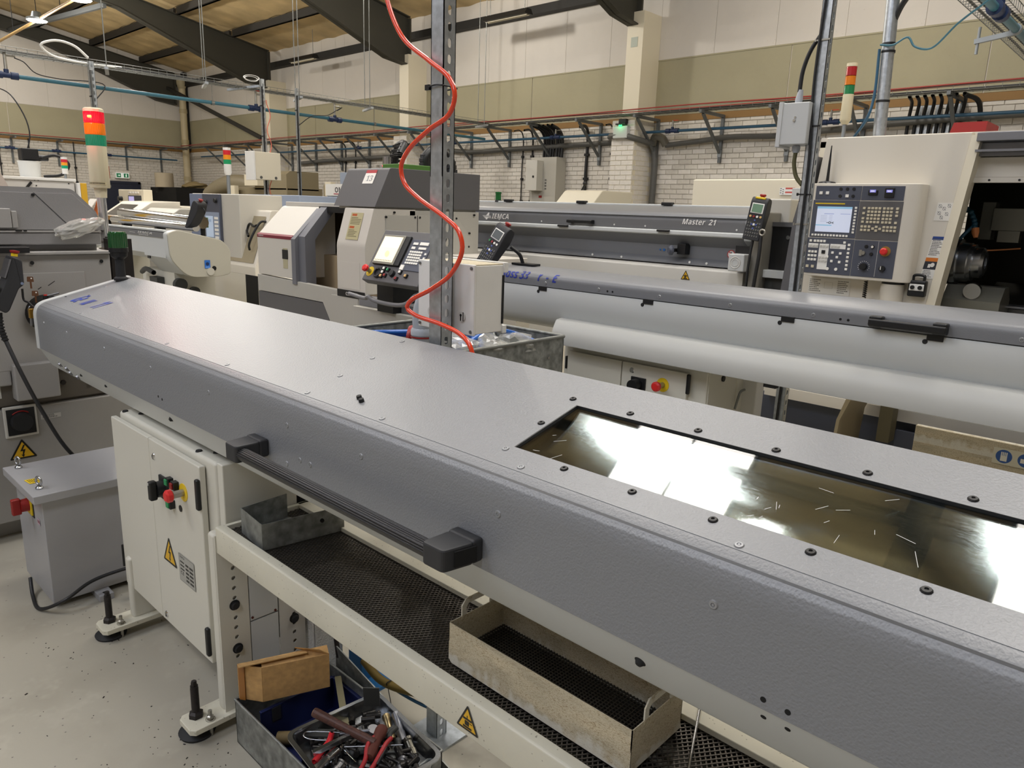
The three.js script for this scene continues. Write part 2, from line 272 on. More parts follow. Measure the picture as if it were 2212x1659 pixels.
{ // roof: ribbed lining between the purlins, steel frames, rooflights
  const c = setting('ceiling', [0, 5, 0]);
  const slab = (z0, z1) => PX([[z0, roofY(z0) + 0.06], [z1, roofY(z1) + 0.06], [z1, roofY(z1) + 0.2], [z0, roofY(z0) + 0.2]], WX - 0.3, 8.3);
  part(c, 'roof_slab', [slab(WZ - 0.3, 0), slab(0, 10.8)], M.roofDark);
  const rows = []; for (let z = WZ; z < -0.1; z += 1.3125) rows.push(z);
  const sheet = (x0, x1, z0, z1) => { const n = Math.round((x1 - x0) / 0.055), pos = [], idx = []; for (let i = 0; i <= n; i++) { const x = x0 + (x1 - x0) * i / n, s = 0.016 * Math.pow(0.5 + 0.5 * cos(2 * PI * x / 0.66), 2) + 0.006 * sin(x * 7.1); for (const z of [z0, z1]) pos.push(x, roofY(z) - s - 0.005, z); if (i < n) { const k = 2 * i; idx.push(k, k + 2, k + 1, k + 1, k + 2, k + 3); } } const g = new THREE.BufferGeometry(); g.setAttribute('position', new THREE.Float32BufferAttribute(pos, 3)); g.setIndex(idx); g.computeVertexNormals(); return g; };
  const bays = [WX, ...COLS, 4.15, 8];
  for (let b = 0; b + 1 < bays.length; b++) for (const z of rows) { part(c, 'roof_panel', sheet(bays[b], bays[b + 1], z, min(z + 1.3, 0)), M.roofBoard); }
  part(c, 'roof_panel', sheet(WX, 8, 0, 10.5), M.roofBoard);
  for (const z of rows.slice(1)) for (let b = 0; b + 1 < bays.length; b++) { const y = roofY(z); part(c, 'purlin', [B(bays[b] + 0.08, bays[b + 1] - 0.08, y - 0.2, y - 0.035, z - 0.03, z + 0.03), B(bays[b] + 0.08, bays[b + 1] - 0.08, y - 0.2, y - 0.185, z - 0.03, z + 0.07)], M.purlin); }
  const rafter = x => { const top = z => roofY(z) - 0.2, web = [[-10.1, top(-10.1)], [0, top(0)], [0, top(0) - 0.34], [-6.6, top(-6.6) - 0.34], [-9.55, 4.49], [-10.1, 4.42]];
    const fl = (a, b) => { const L = hypot(b[0] - a[0], b[1] - a[1]), nx = -(b[1] - a[1]) / L * 0.018, ny = (b[0] - a[0]) / L * 0.018; return PX([a, b, [b[0] + nx, b[1] + ny], [a[0] + nx, a[1] + ny]], x - 0.1, x + 0.1); };
    return [PX(web, x - 0.012, x + 0.012), fl(web[0], web[1]), fl([-9.55, 4.49], [-6.6, top(-6.6) - 0.34]), fl([-6.6, top(-6.6) - 0.34], [0, top(0) - 0.34]), fl([-10.1, 4.42], [-9.55, 4.49]), B(x - 0.1, x + 0.1, 4.42, 5.3, -10.12, -10.08)]; };
  for (const x of [...COLS, WX + 0.15]) part(c, 'rafter', rafter(x), M.steelBeam);
  part(c, 'rafter', PX([[0, 7.15], [10.4, 5.28], [10.4, 4.7], [0, 6.8]], -7.1, -7.0), M.steelBeam);
  for (const [x, z] of [[-18.2, -7.8], [-18.2, -9.2]]) part(c, 'strut', bar([x, roofY(z) - 0.55, z], [x - 0.9, roofY(z) - 0.14, z], 0.05, 0.05), M.purlin);
  part(c, 'wind_brace', bar([WX + 0.1, 4.9, -9.9], [-19.2, 3.3, -10.4], 0.09, 0.09), M.purlin);
  part(c, 'cross_tie', [bar([WX + 0.2, 5.75, -5.9], [-18.2, 5.62, -6.35], 0.07, 0.1)], M.darkBracket);
  part(c, 'corner_post', B(WX, WX + 0.18, 3.1, 5.4, WZ, WZ + 0.12), M.blackBeam);
  part(c, 'eaves_beam', B(WX, 8, 4.98, 5.12, WZ, WZ + 0.16), M.blackBeam);
  part(c, 'end_rafter', PX([[-10.4, 5.28], [0, 7.1], [0, 6.78], [-10.4, 4.96]], WX + 0.02, WX + 0.16), M.steelBeam);
  // rooflights: translucent sheets between purlins
  let k = 0; for (const [x, z0, z1, w] of [[-4.0, -5.75, -1.2, 1.5], [0.05, -5.75, -1.2, 1.7], [-9.4, -5.3, -1.2, 1.6], [-12.9, -5.3, -1.2, 1.6], [-20.6, -5.4, -1.2, 1.6], [-3.4, 1.4, 6.2, 1.6], [1.0, 1.4, 6.2, 1.6], [-8.8, 1.4, 6.2, 1.6]]) {
    const zc = (z0 + z1) / 2, L = hypot(z1 - z0, roofY(z1) - roofY(z0)), r = setting(`window_${++k}`, [x, roofY(zc) - 0.05, zc]);
    part(r, 'rooflight_sheet', PX([[z0, roofY(z0) - 0.03], [z1, roofY(z1) - 0.03], [z1, roofY(z1) - 0.045], [z0, roofY(z0) - 0.045]], x - w / 2, x + w / 2), std({ color: 0xffffff, roughness: 0.6, emissive: zc < 0 ? ROOFLIGHT.color : ROOFLIGHT.coolColor, emissiveIntensity: ROOFLIGHT.glow }));
    const fr = z => B(x - w / 2 - 0.04, x + w / 2 + 0.04, roofY(z) - 0.07, roofY(z) - 0.02, z - 0.03, z + 0.03); part(r, 'frame', [fr(z0), fr(z1), ...[-1, 1].map(s => bar([x + s * (w / 2 + 0.02), roofY(z0) - 0.045, z0], [x + s * (w / 2 + 0.02), roofY(z1) - 0.045, z1], 0.04, 0.05))], M.darkBracket);
    part(r, 'glazing_bar', [bar([x, roofY(z0) - 0.06, z0], [x, roofY(z1) - 0.06, z1], 0.03, 0.03), bar([x - w / 2, roofY(zc) - 0.06, zc], [x + w / 2, roofY(zc) - 0.06, zc + 0.3], 0.03, 0.03)], M.darkBracket);
    const l = new THREE.RectAreaLight(zc < 0 ? ROOFLIGHT.color : ROOFLIGHT.coolColor, zc < 0 ? ROOFLIGHT.nits : ROOFLIGHT.coolNits, w, L); l.position.set(x, roofY(zc) - 0.075, zc); l.lookAt(x, roofY(zc) - 0.075 - 1, zc + (zc < 0 ? 0.18 : -0.18)); l.castShadow = true; scene.add(l);
  }
}

// ---------------------------------------------------------------- the long grey bar feeder in the foreground
const topY = z => 1.17 + 0.267 * (-z - 0.9);                  // its sloping lid
const TN = v3(0, 0.9661, 0.258), TS = v3(0, 0.258, -0.9661);   // lid normal, up-slope direction
const lidGeo = (g, x, z, lift = 0) => g.applyMatrix4(new THREE.Matrix4().makeBasis(v3(1, 0, 0), TS, TN)).translate(x, topY(z) + lift * TN.y, z + lift * TN.z);
function rivetHead(r = 0.0075) { return lathe([[0, 0.0022], [r * 0.25, 0.0022], [r * 0.3, 0.0005], [r * 0.36, 0.0005], [r * 0.42, 0.0024], [r * 0.8, 0.0018], [r, 0]], [0, 0, 0], [0, 1, 0], 14); }
{
  const f = thing('bar_feeder', 'long grey bar feeder with blue lettering and a black tube handle, nearest the camera', 'bar feeder', [-1.6, 0.86, -1.06]);
  const X0 = -3.6, X1 = 0.55, zf = -0.872;
  // lid: sloped plate with a window opening, double fold at the front edge, short return at the back
  const s0 = 0, L = (1.262 - 0.906) / 0.9661, wS0 = (0.966 - 0.906) / 0.9661, wS1 = (1.150 - 0.906) / 0.9661;
  const plate = lidGeo(ext([[X0, s0], [X1, s0], [X1, L], [X0, L]], 0.003, [[[-0.887, wS0], [0.42, wS0], [0.42, wS1], [-0.887, wS1]]]), 0, -0.906, -0.003);
  const outer = fillet([[zf, 0.975], [zf, 1.128], [-0.8805, 1.1565], [-0.906, topY(-0.906)], [-0.94, topY(-0.94)]], [0, 0.03, 0.022, 0.012, 0], 6);
  const inner = [[-0.94, topY(-0.94) - 0.004], [-0.907, topY(-0.906) - 0.005], [-0.8835, 1.152], [zf - 0.003, 1.128], [zf - 0.003, 0.975]];
  const front = PX([...outer, ...inner], X0, X1, { crease: 0.5 });
  const back = PX([[-1.26, topY(-1.26)], [-1.266, topY(-1.26) - 0.004], [-1.266, 0.98], [-1.263, 0.98], [-1.263, topY(-1.26) - 0.006]], X0, X1);
  part(f, 'cover', [plate, front, back], M.feederGrey);
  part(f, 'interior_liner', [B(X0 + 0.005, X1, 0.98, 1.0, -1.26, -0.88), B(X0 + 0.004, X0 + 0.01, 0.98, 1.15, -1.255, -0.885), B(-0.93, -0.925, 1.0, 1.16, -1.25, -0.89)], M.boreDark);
  // lower shell
  part(f, 'lower_shell', PX(fillet([[-0.874, 0.9745], [-0.922, 0.882], [-1.215, 0.882], [-1.262, 0.9745]], [0, 0.012, 0.012, 0], 4), -3.628, X1, { crease: 0.5 }), M.feederWhite, { label: 'off white lower shell below the grey cover' });
  // end cap
  const cap = o => fillet([[zf + o, 0.975 - o], [zf + o, 1.13], [-0.88, 1.158 + o * 0.6], [-0.906, topY(-0.906) + o], [-1.264 - o, topY(-1.264) + o], [-1.264 - o, 0.975 - o]], [0.004, 0.03, 0.022, 0.012, 0.01, 0.004], 5);
  part(f, 'end_cap', PX(cap(0.004), -3.634, -3.598, { bevel: 0.003 }), M.feederWhite, { label: 'white frame around the left end' });
  // rivets: 0.408 m apart along the front face and along the lid
  const gr = rivetHead(), up = join(gr.clone()), fr = join(gr.clone().rotateX(PI / 2)), lid = join(lidGeo(gr.clone().rotateX(PI / 2), 0, 0).translate(0, -topY(0), 0));
  const rivetM = plain(0x9b9da0, 0.4, 0.5);
  inst(f, 'rivet', fr, rivetM, [-3.5, -3.205, -2.793, -2.38, -1.972, -1.55, -1.246, -0.834, -0.414, 0.0].map(x => [x, 1.096, zf]));
  inst(f, 'rivet', fr, rivetM, [[-1.558, 0.996, zf], [-1.496, 1.021, zf], [-1.451, 1.022, zf]]);
  const onLid = (x, z) => [x, topY(z), z];
  inst(f, 'rivet', lid, rivetM, [[-3.16, -0.917], [-2.755, -0.917], [-2.35, -0.917], [-1.942, -0.917], [-1.528, -0.917], [-1.232, -0.918], [-0.825, -0.918], [-0.406, -0.915], [-1.568, -1.238], [-1.551, -1.126], [-1.536, -1.016], [-3.538, -1.135], [0.0, -0.917], [-0.896, -0.952]].map(p => onLid(...p)));
  const scr = join(lidGeo(lathe([[0, 0.0012], [0.0022, 0.0012], [0.0028, 0.0032], [0.006, 0.0028], [0.0075, 0.0012], [0.0078, 0]], [0, 0, 0], [0, 1, 0], 12).rotateX(PI / 2), 0, 0).translate(0, -topY(0), 0));
  inst(f, 'screw', scr, M.black, [[-0.911, -1.168], [-0.767, -1.167], [-0.619, -1.167], [-0.472, -1.167], [-0.325, -1.167], [-0.182, -1.168], [-0.036, -1.168], [-0.902, -1.059], [-0.753, -0.951], [-0.61, -0.95], [-0.465, -0.948], [-0.32, -0.949], [-0.178, -0.95], [-0.035, -0.95]].map(p => onLid(...p)));
  each(f, 'rubber_stop', [[-1.37, -0.957], [-1.35, -0.949]].map(([x, z]) => lidGeo(new THREE.CylinderGeometry(0.006, 0.0065, 0.008, 14).rotateX(PI / 2), x, z, 0.004)), M.rubber);
  each(f, 'slot_mark', [[-3.565, -1.245, 0.022], [-3.43, -1.03, 0.012], [-3.46, -1.04, 0.01], [-3.58, -0.985, 0.016]].map(([x, z, w]) => lidGeo(new THREE.BoxGeometry(w, 0.006, 0.0008), x, z, 0.0004)), M.black);
  // blue lettering, worn
  print(f, 'lettering', 1024, 128, (c) => { c.clearRect(0, 0, 1024, 128); c.fillStyle = '#2f46a6'; c.strokeStyle = '#2f46a6'; c.lineWidth = 5; c.font = 'italic bold 132px sans-serif'; c.fillText('Ge', 20, 106); c.fillText('ıu', 330, 106); c.fillText('11', 640, 106); c.globalCompositeOperation = 'destination-out'; const r = rng(8); for (let i = 0; i < 8; i++) c.fillRect(r() * 1024, r() * 128, 40 + r() * 60, 2); }, [-3.475, topY(-0.948) + 0.0009, -0.948], [0.4, 0, 0], [0, 0.0267, -0.1], { clear: true });
  // window: clear pane over a bowed polished sheet
  each(f, 'window_seal', [[-0.887, wS0, 0.003, wS1 - wS0], [-0.887, wS1 - 0.001, 1.3, 0.001]].map(([x, s, w, h]) => lidGeo(new THREE.BoxGeometry(w, h, 0.006).translate(w / 2, h / 2, -0.003), x, -0.906).translate(0, TS.y * s, TS.z * s)), M.black);
  part(f, 'pane', lidGeo(ext([[-0.91, wS0 - 0.02], [0.44, wS0 - 0.02], [0.44, wS1 + 0.02], [-0.91, wS1 + 0.02]], 0.003), 0, -0.906, -0.0068), M.pane, { label: 'clear scratched window pane' });
  { const nx = 60, ns = 24, pos = [], idx = []; for (let i = 0; i <= nx; i++) for (let j = 0; j <= ns; j++) { const x = -0.9 + 1.33 * i / nx, s = wS0 - 0.01 + (wS1 - wS0 + 0.02) * j / ns, t = 2 * j / ns - 1, sag = 0.008 + 0.017 * (1 - t * t) + 0.0012 * sin(x * 9.0 + t); pos.push(x, topY(-0.906) + TS.y * s - sag * TN.y, -0.906 + TS.z * s - sag * TN.z); if (i < nx && j < ns) { const k = i * (ns + 1) + j; idx.push(k, k + ns + 1, k + 1, k + 1, k + ns + 1, k + ns + 2); } } const g = new THREE.BufferGeometry(); g.setAttribute('position', new THREE.Float32BufferAttribute(pos, 3)); g.setIndex(idx); g.computeVertexNormals(); part(f, 'polished_sheet', g, M.brushed, { label: 'brushed metal sheet under the window' }); }
  { const r = rng(31), gs = []; for (let i = 0; i < 46; i++) { const x = -0.86 + r() * 1.1, s = wS0 + 0.01 + r() * (wS1 - wS0 - 0.03), l = 0.006 + r() * 0.03, a = (r() - 0.5) * 2.4 + 0.8; gs.push(lidGeo(new THREE.BoxGeometry(l, 0.0005, 0.0002).rotateZ(a), x, -0.906, -0.0036).translate(0, TS.y * s, TS.z * s)); } part(f, 'scratches', gs, plain(0xe6e6e2, 0.6), { stuff: true }); }
  // black handle: two moulded brackets and a ribbed tube
  const tube = lathe(Array.from({ length: 2 }, (_, i) => [0.0158, i * 0.735]), [-1.655, 1.013, -0.802], [1, 0, 0], 28);
  const ribs = Array.from({ length: 9 }, (_, i) => { const a = -0.9 + i * 0.3; return C([-1.655, 1.013 + 0.0155 * cos(a), -0.802 + 0.0155 * sin(a)], [-0.92, 1.013 + 0.0155 * cos(a), -0.802 + 0.0155 * sin(a)], 0.0019, 0.0019, 6); });
  const h = part(f, 'handle_tube', [tube, ribs], M.satinBlack);
  const grip = (xa, xb, pocket) => { const dir = pocket ? 1 : -1; const foot = [B(xa, xb, 0.993, 1.04, -0.872, -0.846, 0.006), PY(fillet([[xa, -0.85], [xb, -0.85], [pocket ? xa + 0.058 : xb, -0.783], [pocket ? xa : xb - 0.058, -0.783]], 0.01, 4), 0.993, 1.037, { bevel: 0.004 })]; return foot; };
  part(f, 'handle_bracket', grip(-1.712, -1.642, false), M.softBlack);
  part(f, 'handle_bracket', grip(-0.938, -0.868, true), M.softBlack);
  part(f, 'bracket_recess', PY([[-0.8795, -0.852], [-0.8745, -0.852], [-0.883, -0.806], [-0.888, -0.806]], 1.0, 1.03).translate(0.0102, 0, 0), M.boreDark);
  // lower shell fixings
  const on = (x, t) => [x, 0.9745 - 0.0925 * t, -0.874 - 0.048 * t], sn = v3(0, -0.46, 0.888).normalize();
  for (const [x, t] of [[-3.43, 0.5], [-3.355, 0.55], [-3.345, 0.75], [-3.26, 0.78]]) part(f, 'hex_bolt', [lathe([[0, 0.007], [0.008, 0.007], [0.0092, 0.005], [0.0092, 0]], on(x, t), sn.toArray(), 6), lathe([[0.0125, 0.0015], [0.0125, 0]], on(x, t), sn.toArray(), 16)], M.steelDull);
  for (const [x, t, r] of [[-3.17, 0.5, 0.006], [-2.871, 0.35, 0.006], [-2.296, 0.35, 0.008], [-0.536, 0.42, 0.0085]]) part(f, 'rubber_plug', lathe([[0, r * 0.9], [r * 0.6, r * 0.75], [r, 0.001], [r * 1.2, 0]], on(x, t), sn.toArray(), 16), M.rubber);
  each(f, 'drilled_hole', [[-0.329, 0.99], [-0.295, 0.989], [-2.306, 1.008], [-2.335, 1.012]].map(([x, y]) => C([x, y, zf - 0.001], [x, y, zf + 0.0006], 0.0042, 0.0042, 14)).concat([[-0.33, 0.2], [-0.296, 0.2]].map(([x, t]) => lathe([[0, 0.0006], [0.0042, 0.0006], [0.0042, 0]], on(x, t), sn.toArray(), 14))), M.boreDark);
}
{ // green beacon at the feeder's left rear corner
  const x = -3.575, z = -1.215, y0 = topY(-1.215);
  const b = thing('signal_beacon', 'green ribbed beacon on a black stalk at the grey feeder far corner', 'beacon', [x, y0, z]);
  part(b, 'stalk', [C([x, y0 + 0.004, z], [x, y0 + 0.1, z], 0.021, 0.019, 18), lathe([[0.03, 0], [0.03, 0.01], [0.02, 0.018]], [x, y0, z], [0, 1, 0], 20)], M.rubber);
  part(b, 'socket', lathe([[0.02, 0], [0.034, 0.012], [0.036, 0.03], [0.04, 0.032], [0.04, 0.05], [0.02, 0.052]], [x, y0 + 0.095, z]), M.black);
  const prof = [[0.036, 0]]; part(b, 'lens', [lathe([[0.037, 0], [0.037, 0.066], [0.034, 0.072], [0, 0.074]], [x, y0 + 0.145, z], [0, 1, 0], 28), Array.from({ length: 24 }, (_, i) => C([x + 0.037 * cos(i * PI / 12), y0 + 0.147, z + 0.037 * sin(i * PI / 12)], [x + 0.037 * cos(i * PI / 12), y0 + 0.208, z + 0.037 * sin(i * PI / 12)], 0.0022, 0.0022, 5))], phys({ color: 0x0f4d22, roughness: 0.15, clearcoat: 0.8 }));
}

// ---------------------------------------------------------------- control cabinet and stand under the feeder
function warnTri(c, w, h, what) { c.clearRect(0, 0, w, h); c.lineJoin = 'round'; c.fillStyle = '#d8a91c'; c.strokeStyle = '#14120c'; c.lineWidth = w * 0.07; c.beginPath(); c.moveTo(w / 2, h * 0.07); c.lineTo(w * 0.95, h * 0.93); c.lineTo(w * 0.05, h * 0.93); c.closePath(); c.fill(); c.stroke(); c.fillStyle = '#14120c'; c.beginPath(); if (what === 'bolt') { for (const [x, y] of [[0.53, 0.3], [0.4, 0.6], [0.5, 0.6], [0.47, 0.78], [0.42, 0.76], [0.5, 0.9], [0.56, 0.77], [0.52, 0.78], [0.6, 0.52], [0.5, 0.53], [0.6, 0.3]]) c.lineTo(w * x, h * y); c.fill(); } else { c.fillRect(w * 0.3, h * 0.5, w * 0.4, h * 0.08); c.fillRect(w * 0.3, h * 0.8, w * 0.4, h * 0.08); c.fillRect(w * 0.38, h * 0.6, w * 0.2, h * 0.18); c.fillRect(w * 0.56, h * 0.63, w * 0.16, h * 0.03); c.fillRect(w * 0.47, h * 0.4, w * 0.04, h * 0.1); } }
function linesOfText(c, w, h, n, seed, col = '#555', left = 0.08) { const r = rng(seed); c.fillStyle = col; for (let i = 0; i < n; i++) { let x = w * left; const y = h * (0.1 + 0.82 * i / n), e = w * (0.6 + 0.3 * r()); while (x < e) { const l = w * (0.03 + 0.09 * r()); c.fillRect(x, y, min(l, e - x), h * 0.4 / n); x += l + w * 0.02; } } }
function eStop(parent, at, n, s = 1, neck = 0.02, collar = M.yellow) { // mushroom emergency stop: ring, neck, red head
  const e = part(parent, 'emergency_stop', [lathe([[0.0, 0.012 + neck], [0.014, 0.012 + neck], [0.0205, 0.006 + neck], [0.0205, neck - 0.006], [0.016, neck - 0.01], [0.011, neck - 0.012], [0.011, neck - 0.014]].map(p => [p[0] * s, p[1] * s]), at, n, 24)], M.redBright, { label: 'red mushroom emergency stop' });
  part(e, 'yellow_ring', lathe([[0.0295 * s, 0], [0.0295 * s, 0.002 * s], [0.012 * s, 0.002 * s]], at, n, 28), collar);
  part(e, 'neck', lathe([[0.0118 * s, 0.001], [0.0118 * s, (neck - 0.008) * s]], at, n, 20), M.zinc);
  return e;
}
{
  const c = thing('control_cabinet', 'cream electrical cabinet with red emergency stop under the grey feeder', 'cabinet', [-2.42, 0.04, -1.05]);
  part(c, 'body', [B(-2.8, -2.03, 0.2, 0.862, -1.24, -0.903, 0.012), B(-2.035, -2.0, 0.655, 0.862, -1.15, -0.91, 0.004)], M.cream);
  const d1 = part(c, 'door', B(-2.82, -2.478, 0.172, 0.84, -0.9, -0.88, 0.004), M.cream), d2 = part(c, 'door', B(-2.476, -2.09, 0.172, 0.84, -0.9, -0.88, 0.004), M.cream);
  for (const y of [0.783, 0.2]) part(d2, 'lock', [lathe([[0, 0.004], [0.009, 0.004], [0.0125, 0]], [-2.438, y, -0.88], [0, 0, 1], 20), B(-2.441, -2.435, y - 0.004, y + 0.004, -0.877, -0.875)], M.chrome);
  for (const [y0, y1] of [[0.7, 0.8], [0.2, 0.3]]) part(d2, 'hinge', B(-2.108, -2.088, y0, y1, -0.882, -0.868, 0.006), M.black);
  part(d1, 'hinge', B(-2.823, -2.817, 0.24, 0.33, -0.882, -0.873, 0.002), M.black);
  const sw = part(d2, 'rotary_switch', [B(-2.392, -2.328, 0.655, 0.735, -0.88, -0.872, 0.002), C([-2.362, 0.695, -0.872], [-2.362, 0.695, -0.85], 0.028, 0.026, 24), B(-2.374, -2.35, 0.662, 0.728, -0.852, -0.828, 0.006)], M.black);
  part(sw, 'pointer', B(-2.364, -2.36, 0.716, 0.724, -0.829, -0.827), M.white);
  for (const [x, y, m, nm] of [[-2.302, 0.735, M.greenBtn, 'green_button'], [-2.26, 0.734, M.redDark, 'red_button'], [-2.302, 0.658, M.greenBtn, 'green_button']]) { const b = part(d2, 'button_housing', BC(x, y, -0.872, 0.026, 0.028, 0.018, 0.002), M.black); part(b, nm, BC(x - 0.002, y, -0.861, 0.018, 0.02, 0.006, 0.002), m); }
  eStop(d2, [-2.215, 0.722, -0.88], [0, 0, 1], 1, 0.046);
  part(d2, 'blank_plug', C([-2.247, 0.658, -0.881], [-2.247, 0.658, -0.878], 0.011, 0.011, 18), M.black);
  print(d2, 'voltage_sign', 256, 256, (x, w, h) => warnTri(x, w, h, 'bolt'), [-2.418, 0.418, -0.8793], [0.106, 0, 0], [0, 0.1, 0], { clear: true });
  print(d2, 'rating_plate', 256, 256, (x, w, h) => { x.fillStyle = '#a5a49c'; x.fillRect(0, 0, w, h); x.strokeStyle = '#55544e'; x.lineWidth = 3; x.strokeRect(4, 4, w - 8, h - 8); x.fillStyle = '#2a2a28'; x.font = 'bold 26px sans-serif'; x.fillText('IEMCA', 18, 34); x.font = 'bold 46px sans-serif'; x.fillText('CE', 22, 190); for (let i = 0; i < 5; i++) { x.fillRect(110, 62 + i * 36, 50, 20); x.fillRect(172, 62 + i * 36, 62, 20); x.fillRect(22, 62 + (i % 3) * 34, 66, 14); } }, [-2.292, 0.392, -0.8793], [0.118, 0, 0], [0, 0.098, 0], {});
  each(c, 'top_plug', [[-2.77, -0.915], [-2.17, -0.918], [-2.7, -0.945], [-2.12, -0.95]].map(([x, z]) => C([x, 0.861, z], [x, 0.866, z], 0.011, 0.009, 16)), M.rubber);
  each(c, 'mount_pad', [B(-2.72, -2.66, 0.86, 0.882, -1.05, -0.955), B(-2.12, -2.05, 0.86, 0.882, -1.05, -0.95)], M.rubber);
  // left foot: column, base plate, levelling screws
  const foot = (xc, cw, colH) => {
    part(c, 'foot_column', [B(xc - cw / 2, xc + cw / 2, 0.05, colH, -0.96, -0.868, 0.012)], M.cream);
    part(c, 'base_plate', PY([[xc - 0.05, -1.24], [xc - 0.05, -0.765], [xc - 0.035, -0.752], [xc + 0.035, -0.752], [xc + 0.05, -0.765], [xc + 0.05, -1.24]], 0.038, 0.056, { bevel: 0.002 }), M.creamDirty);
    const s = part(c, 'levelling_screw', [C([xc - 0.016, 0.02, -0.795], [xc - 0.016, 0.165, -0.795], 0.0115, 0.0115, 16), ...Array.from({ length: 18 }, (_, i) => C([xc - 0.016, 0.062 + i * 0.0055, -0.795], [xc - 0.016, 0.065 + i * 0.0055, -0.795], 0.0125, 0.0115, 14)), lathe([[0.009, 0], [0.009, 0.012], [0.0075, 0.016], [0, 0.016]], [xc - 0.016, 0.165, -0.795], [0, 1, 0], 6), lathe([[0.022, 0], [0.022, 0.014], [0.013, 0.02]], [xc - 0.016, 0.056, -0.795], [0, 1, 0], 6)], M.darkSteel);
    part(s, 'rubber_foot', lathe([[0, 0], [0.052, 0.0], [0.055, 0.008], [0.042, 0.018], [0.02, 0.026], [0, 0.03]], [xc - 0.016, 0, -0.795], [0, 1, 0], 28), M.rubber);
    part(c, 'anchor_bolt', [C([xc + 0.028, 0.056, -0.82], [xc + 0.028, 0.088, -0.82], 0.006, 0.006, 12), lathe([[0.0145, 0], [0.0145, 0.003]], [xc + 0.028, 0.056, -0.82]), lathe([[0.0105, 0.003], [0.0105, 0.013], [0.006, 0.016]], [xc + 0.028, 0.056, -0.82], [0, 1, 0], 6), C([xc + 0.028, 0.0, -0.82], [xc + 0.028, 0.04, -0.82], 0.006, 0.006, 10)], M.zinc);
  };
  foot(-2.762, 0.04, 0.3); foot(-2.018, 0.044, 0.655);
  // perforated end frame facing right
  const holes = Array.from({ length: 17 }, (_, i) => circle(-0.918, 0.1 + i * 0.0335, 0.0068, 14));
  part(c, 'end_frame', [PX([[-0.868, 0.056], [-0.868, 0.655], [-0.962, 0.655], [-0.962, 0.056]], -1.99, -1.986, { holes })], M.cream);
  part(c, 'hole_backing', B(-1.998, -1.9955, 0.08, 0.65, -0.94, -0.895), M.machGrey);
  each(c, 'end_panel', [B(-1.994, -1.988, 0.335, 0.655, -1.06, -0.966), B(-1.994, -1.988, 0.05, 0.33, -1.06, -0.966)], M.feederWhite);
  part(c, 'rear_frame', PX([[-1.064, 0.05], [-1.064, 0.655], [-1.155, 0.655], [-1.155, 0.05]], -1.99, -1.986, { holes: Array.from({ length: 17 }, (_, i) => circle(-1.115, 0.1 + i * 0.0335, 0.0068, 14)) }), M.palegrey);
  part(c, 'hole_backing', B(-1.998, -1.9955, 0.08, 0.65, -1.14, -1.09), M.machGrey);
  for (const [y, z] of [[0.412, -0.916], [0.262, -0.918], [0.285, -1.115]]) part(c, 'frame_bolt', lathe([[0, 0.012], [0.01, 0.012], [0.013, 0.009], [0.013, 0.003], [0.0165, 0.003], [0.0165, 0]], [-1.986, y, z], [1, 0, 0], 18), M.rubber);
  each(c, 'panel_screw', [[0.345, -0.972], [0.34, -1.05], [0.83, -1.14]].map(([y, z]) => C([-1.989, y, z], [-1.985, y, z], 0.004, 0.004, 10)), M.rust);
  part(c, 'support_column', B(-2.1, -1.998, 0.66, 0.88, -1.25, -1.16), M.black);
}
{ // shelf with dark expanded mesh
  const s = thing('mesh_shelf', 'long cream steel shelf with dark expanded mesh deck below the grey feeder', 'shelf', [-0.8, 0.59, -1.03]);
  const X0 = -1.985, X1 = 0.5;
  part(s, 'front_rail', [PX(fillet([[-0.872, 0.6], [-0.872, 0.684], [-0.9, 0.684], [-0.9, 0.674], [-0.879, 0.674], [-0.879, 0.6]], [0.002, 0.005, 0.001, 0, 0, 0], 3), X0, X1, { crease: 0.6 })], M.creamDirty);
  part(s, 'rear_rail', PX(fillet([[-1.2, 0.6], [-1.2, 0.684], [-1.14, 0.684], [-1.14, 0.672], [-1.19, 0.672], [-1.19, 0.6]], [0, 0.004, 0.002, 0, 0, 0], 3), X0, X1), M.creamDirty);
  part(s, 'end_rail', B(X0, X0 + 0.014, 0.6, 0.684, -1.19, -0.875, 0.002), M.creamDirty);
  part(s, 'drip_pan', B(X0 + 0.012, X1, 0.628, 0.632, -1.188, -0.88), M.oily, { label: 'oily pan under the mesh' });
  const gs = []; const W = 0.3, z0 = -0.884, ang = 0.62, step = 0.0118, run = W * Math.tan(ang);
  for (let x = X0 - run; x < X1; x += step) for (const sgn of [1, -1]) { let xa = sgn > 0 ? x : x + run, xb = sgn > 0 ? x + run : x, za = z0, zb = z0 - W; const clip = (lim, less) => { const f = (lim - xa) / (xb - xa); if ((less ? xa < lim : xa > lim)) { za = za + (zb - za) * f; xa = lim; } else if ((less ? xb < lim : xb > lim)) { zb = za + (zb - za) * f; xb = lim; } }; if (max(xa, xb) <= X0 + 0.02 || min(xa, xb) >= X1 - 0.01) continue; clip(X0 + 0.015, true); clip(X1, false); gs.push(bar([xa, 0.67 + (sgn > 0 ? 0.0009 : 0), za], [xb, 0.67 + (sgn > 0 ? 0.0009 : 0), zb], 0.0026, 0.0018)); }
  part(s, 'mesh_deck', gs, plain(0x55504a, 0.42, 0.65), { stuff: true, label: 'dark oily expanded metal mesh' });
  print(s, 'crush_sign', 256, 256, (x, w, h) => warnTri(x, w, h, 'crush'), [-0.93, 0.612, -0.8712], [0.062, 0, 0], [0, 0.06, 0], { clear: true });
}

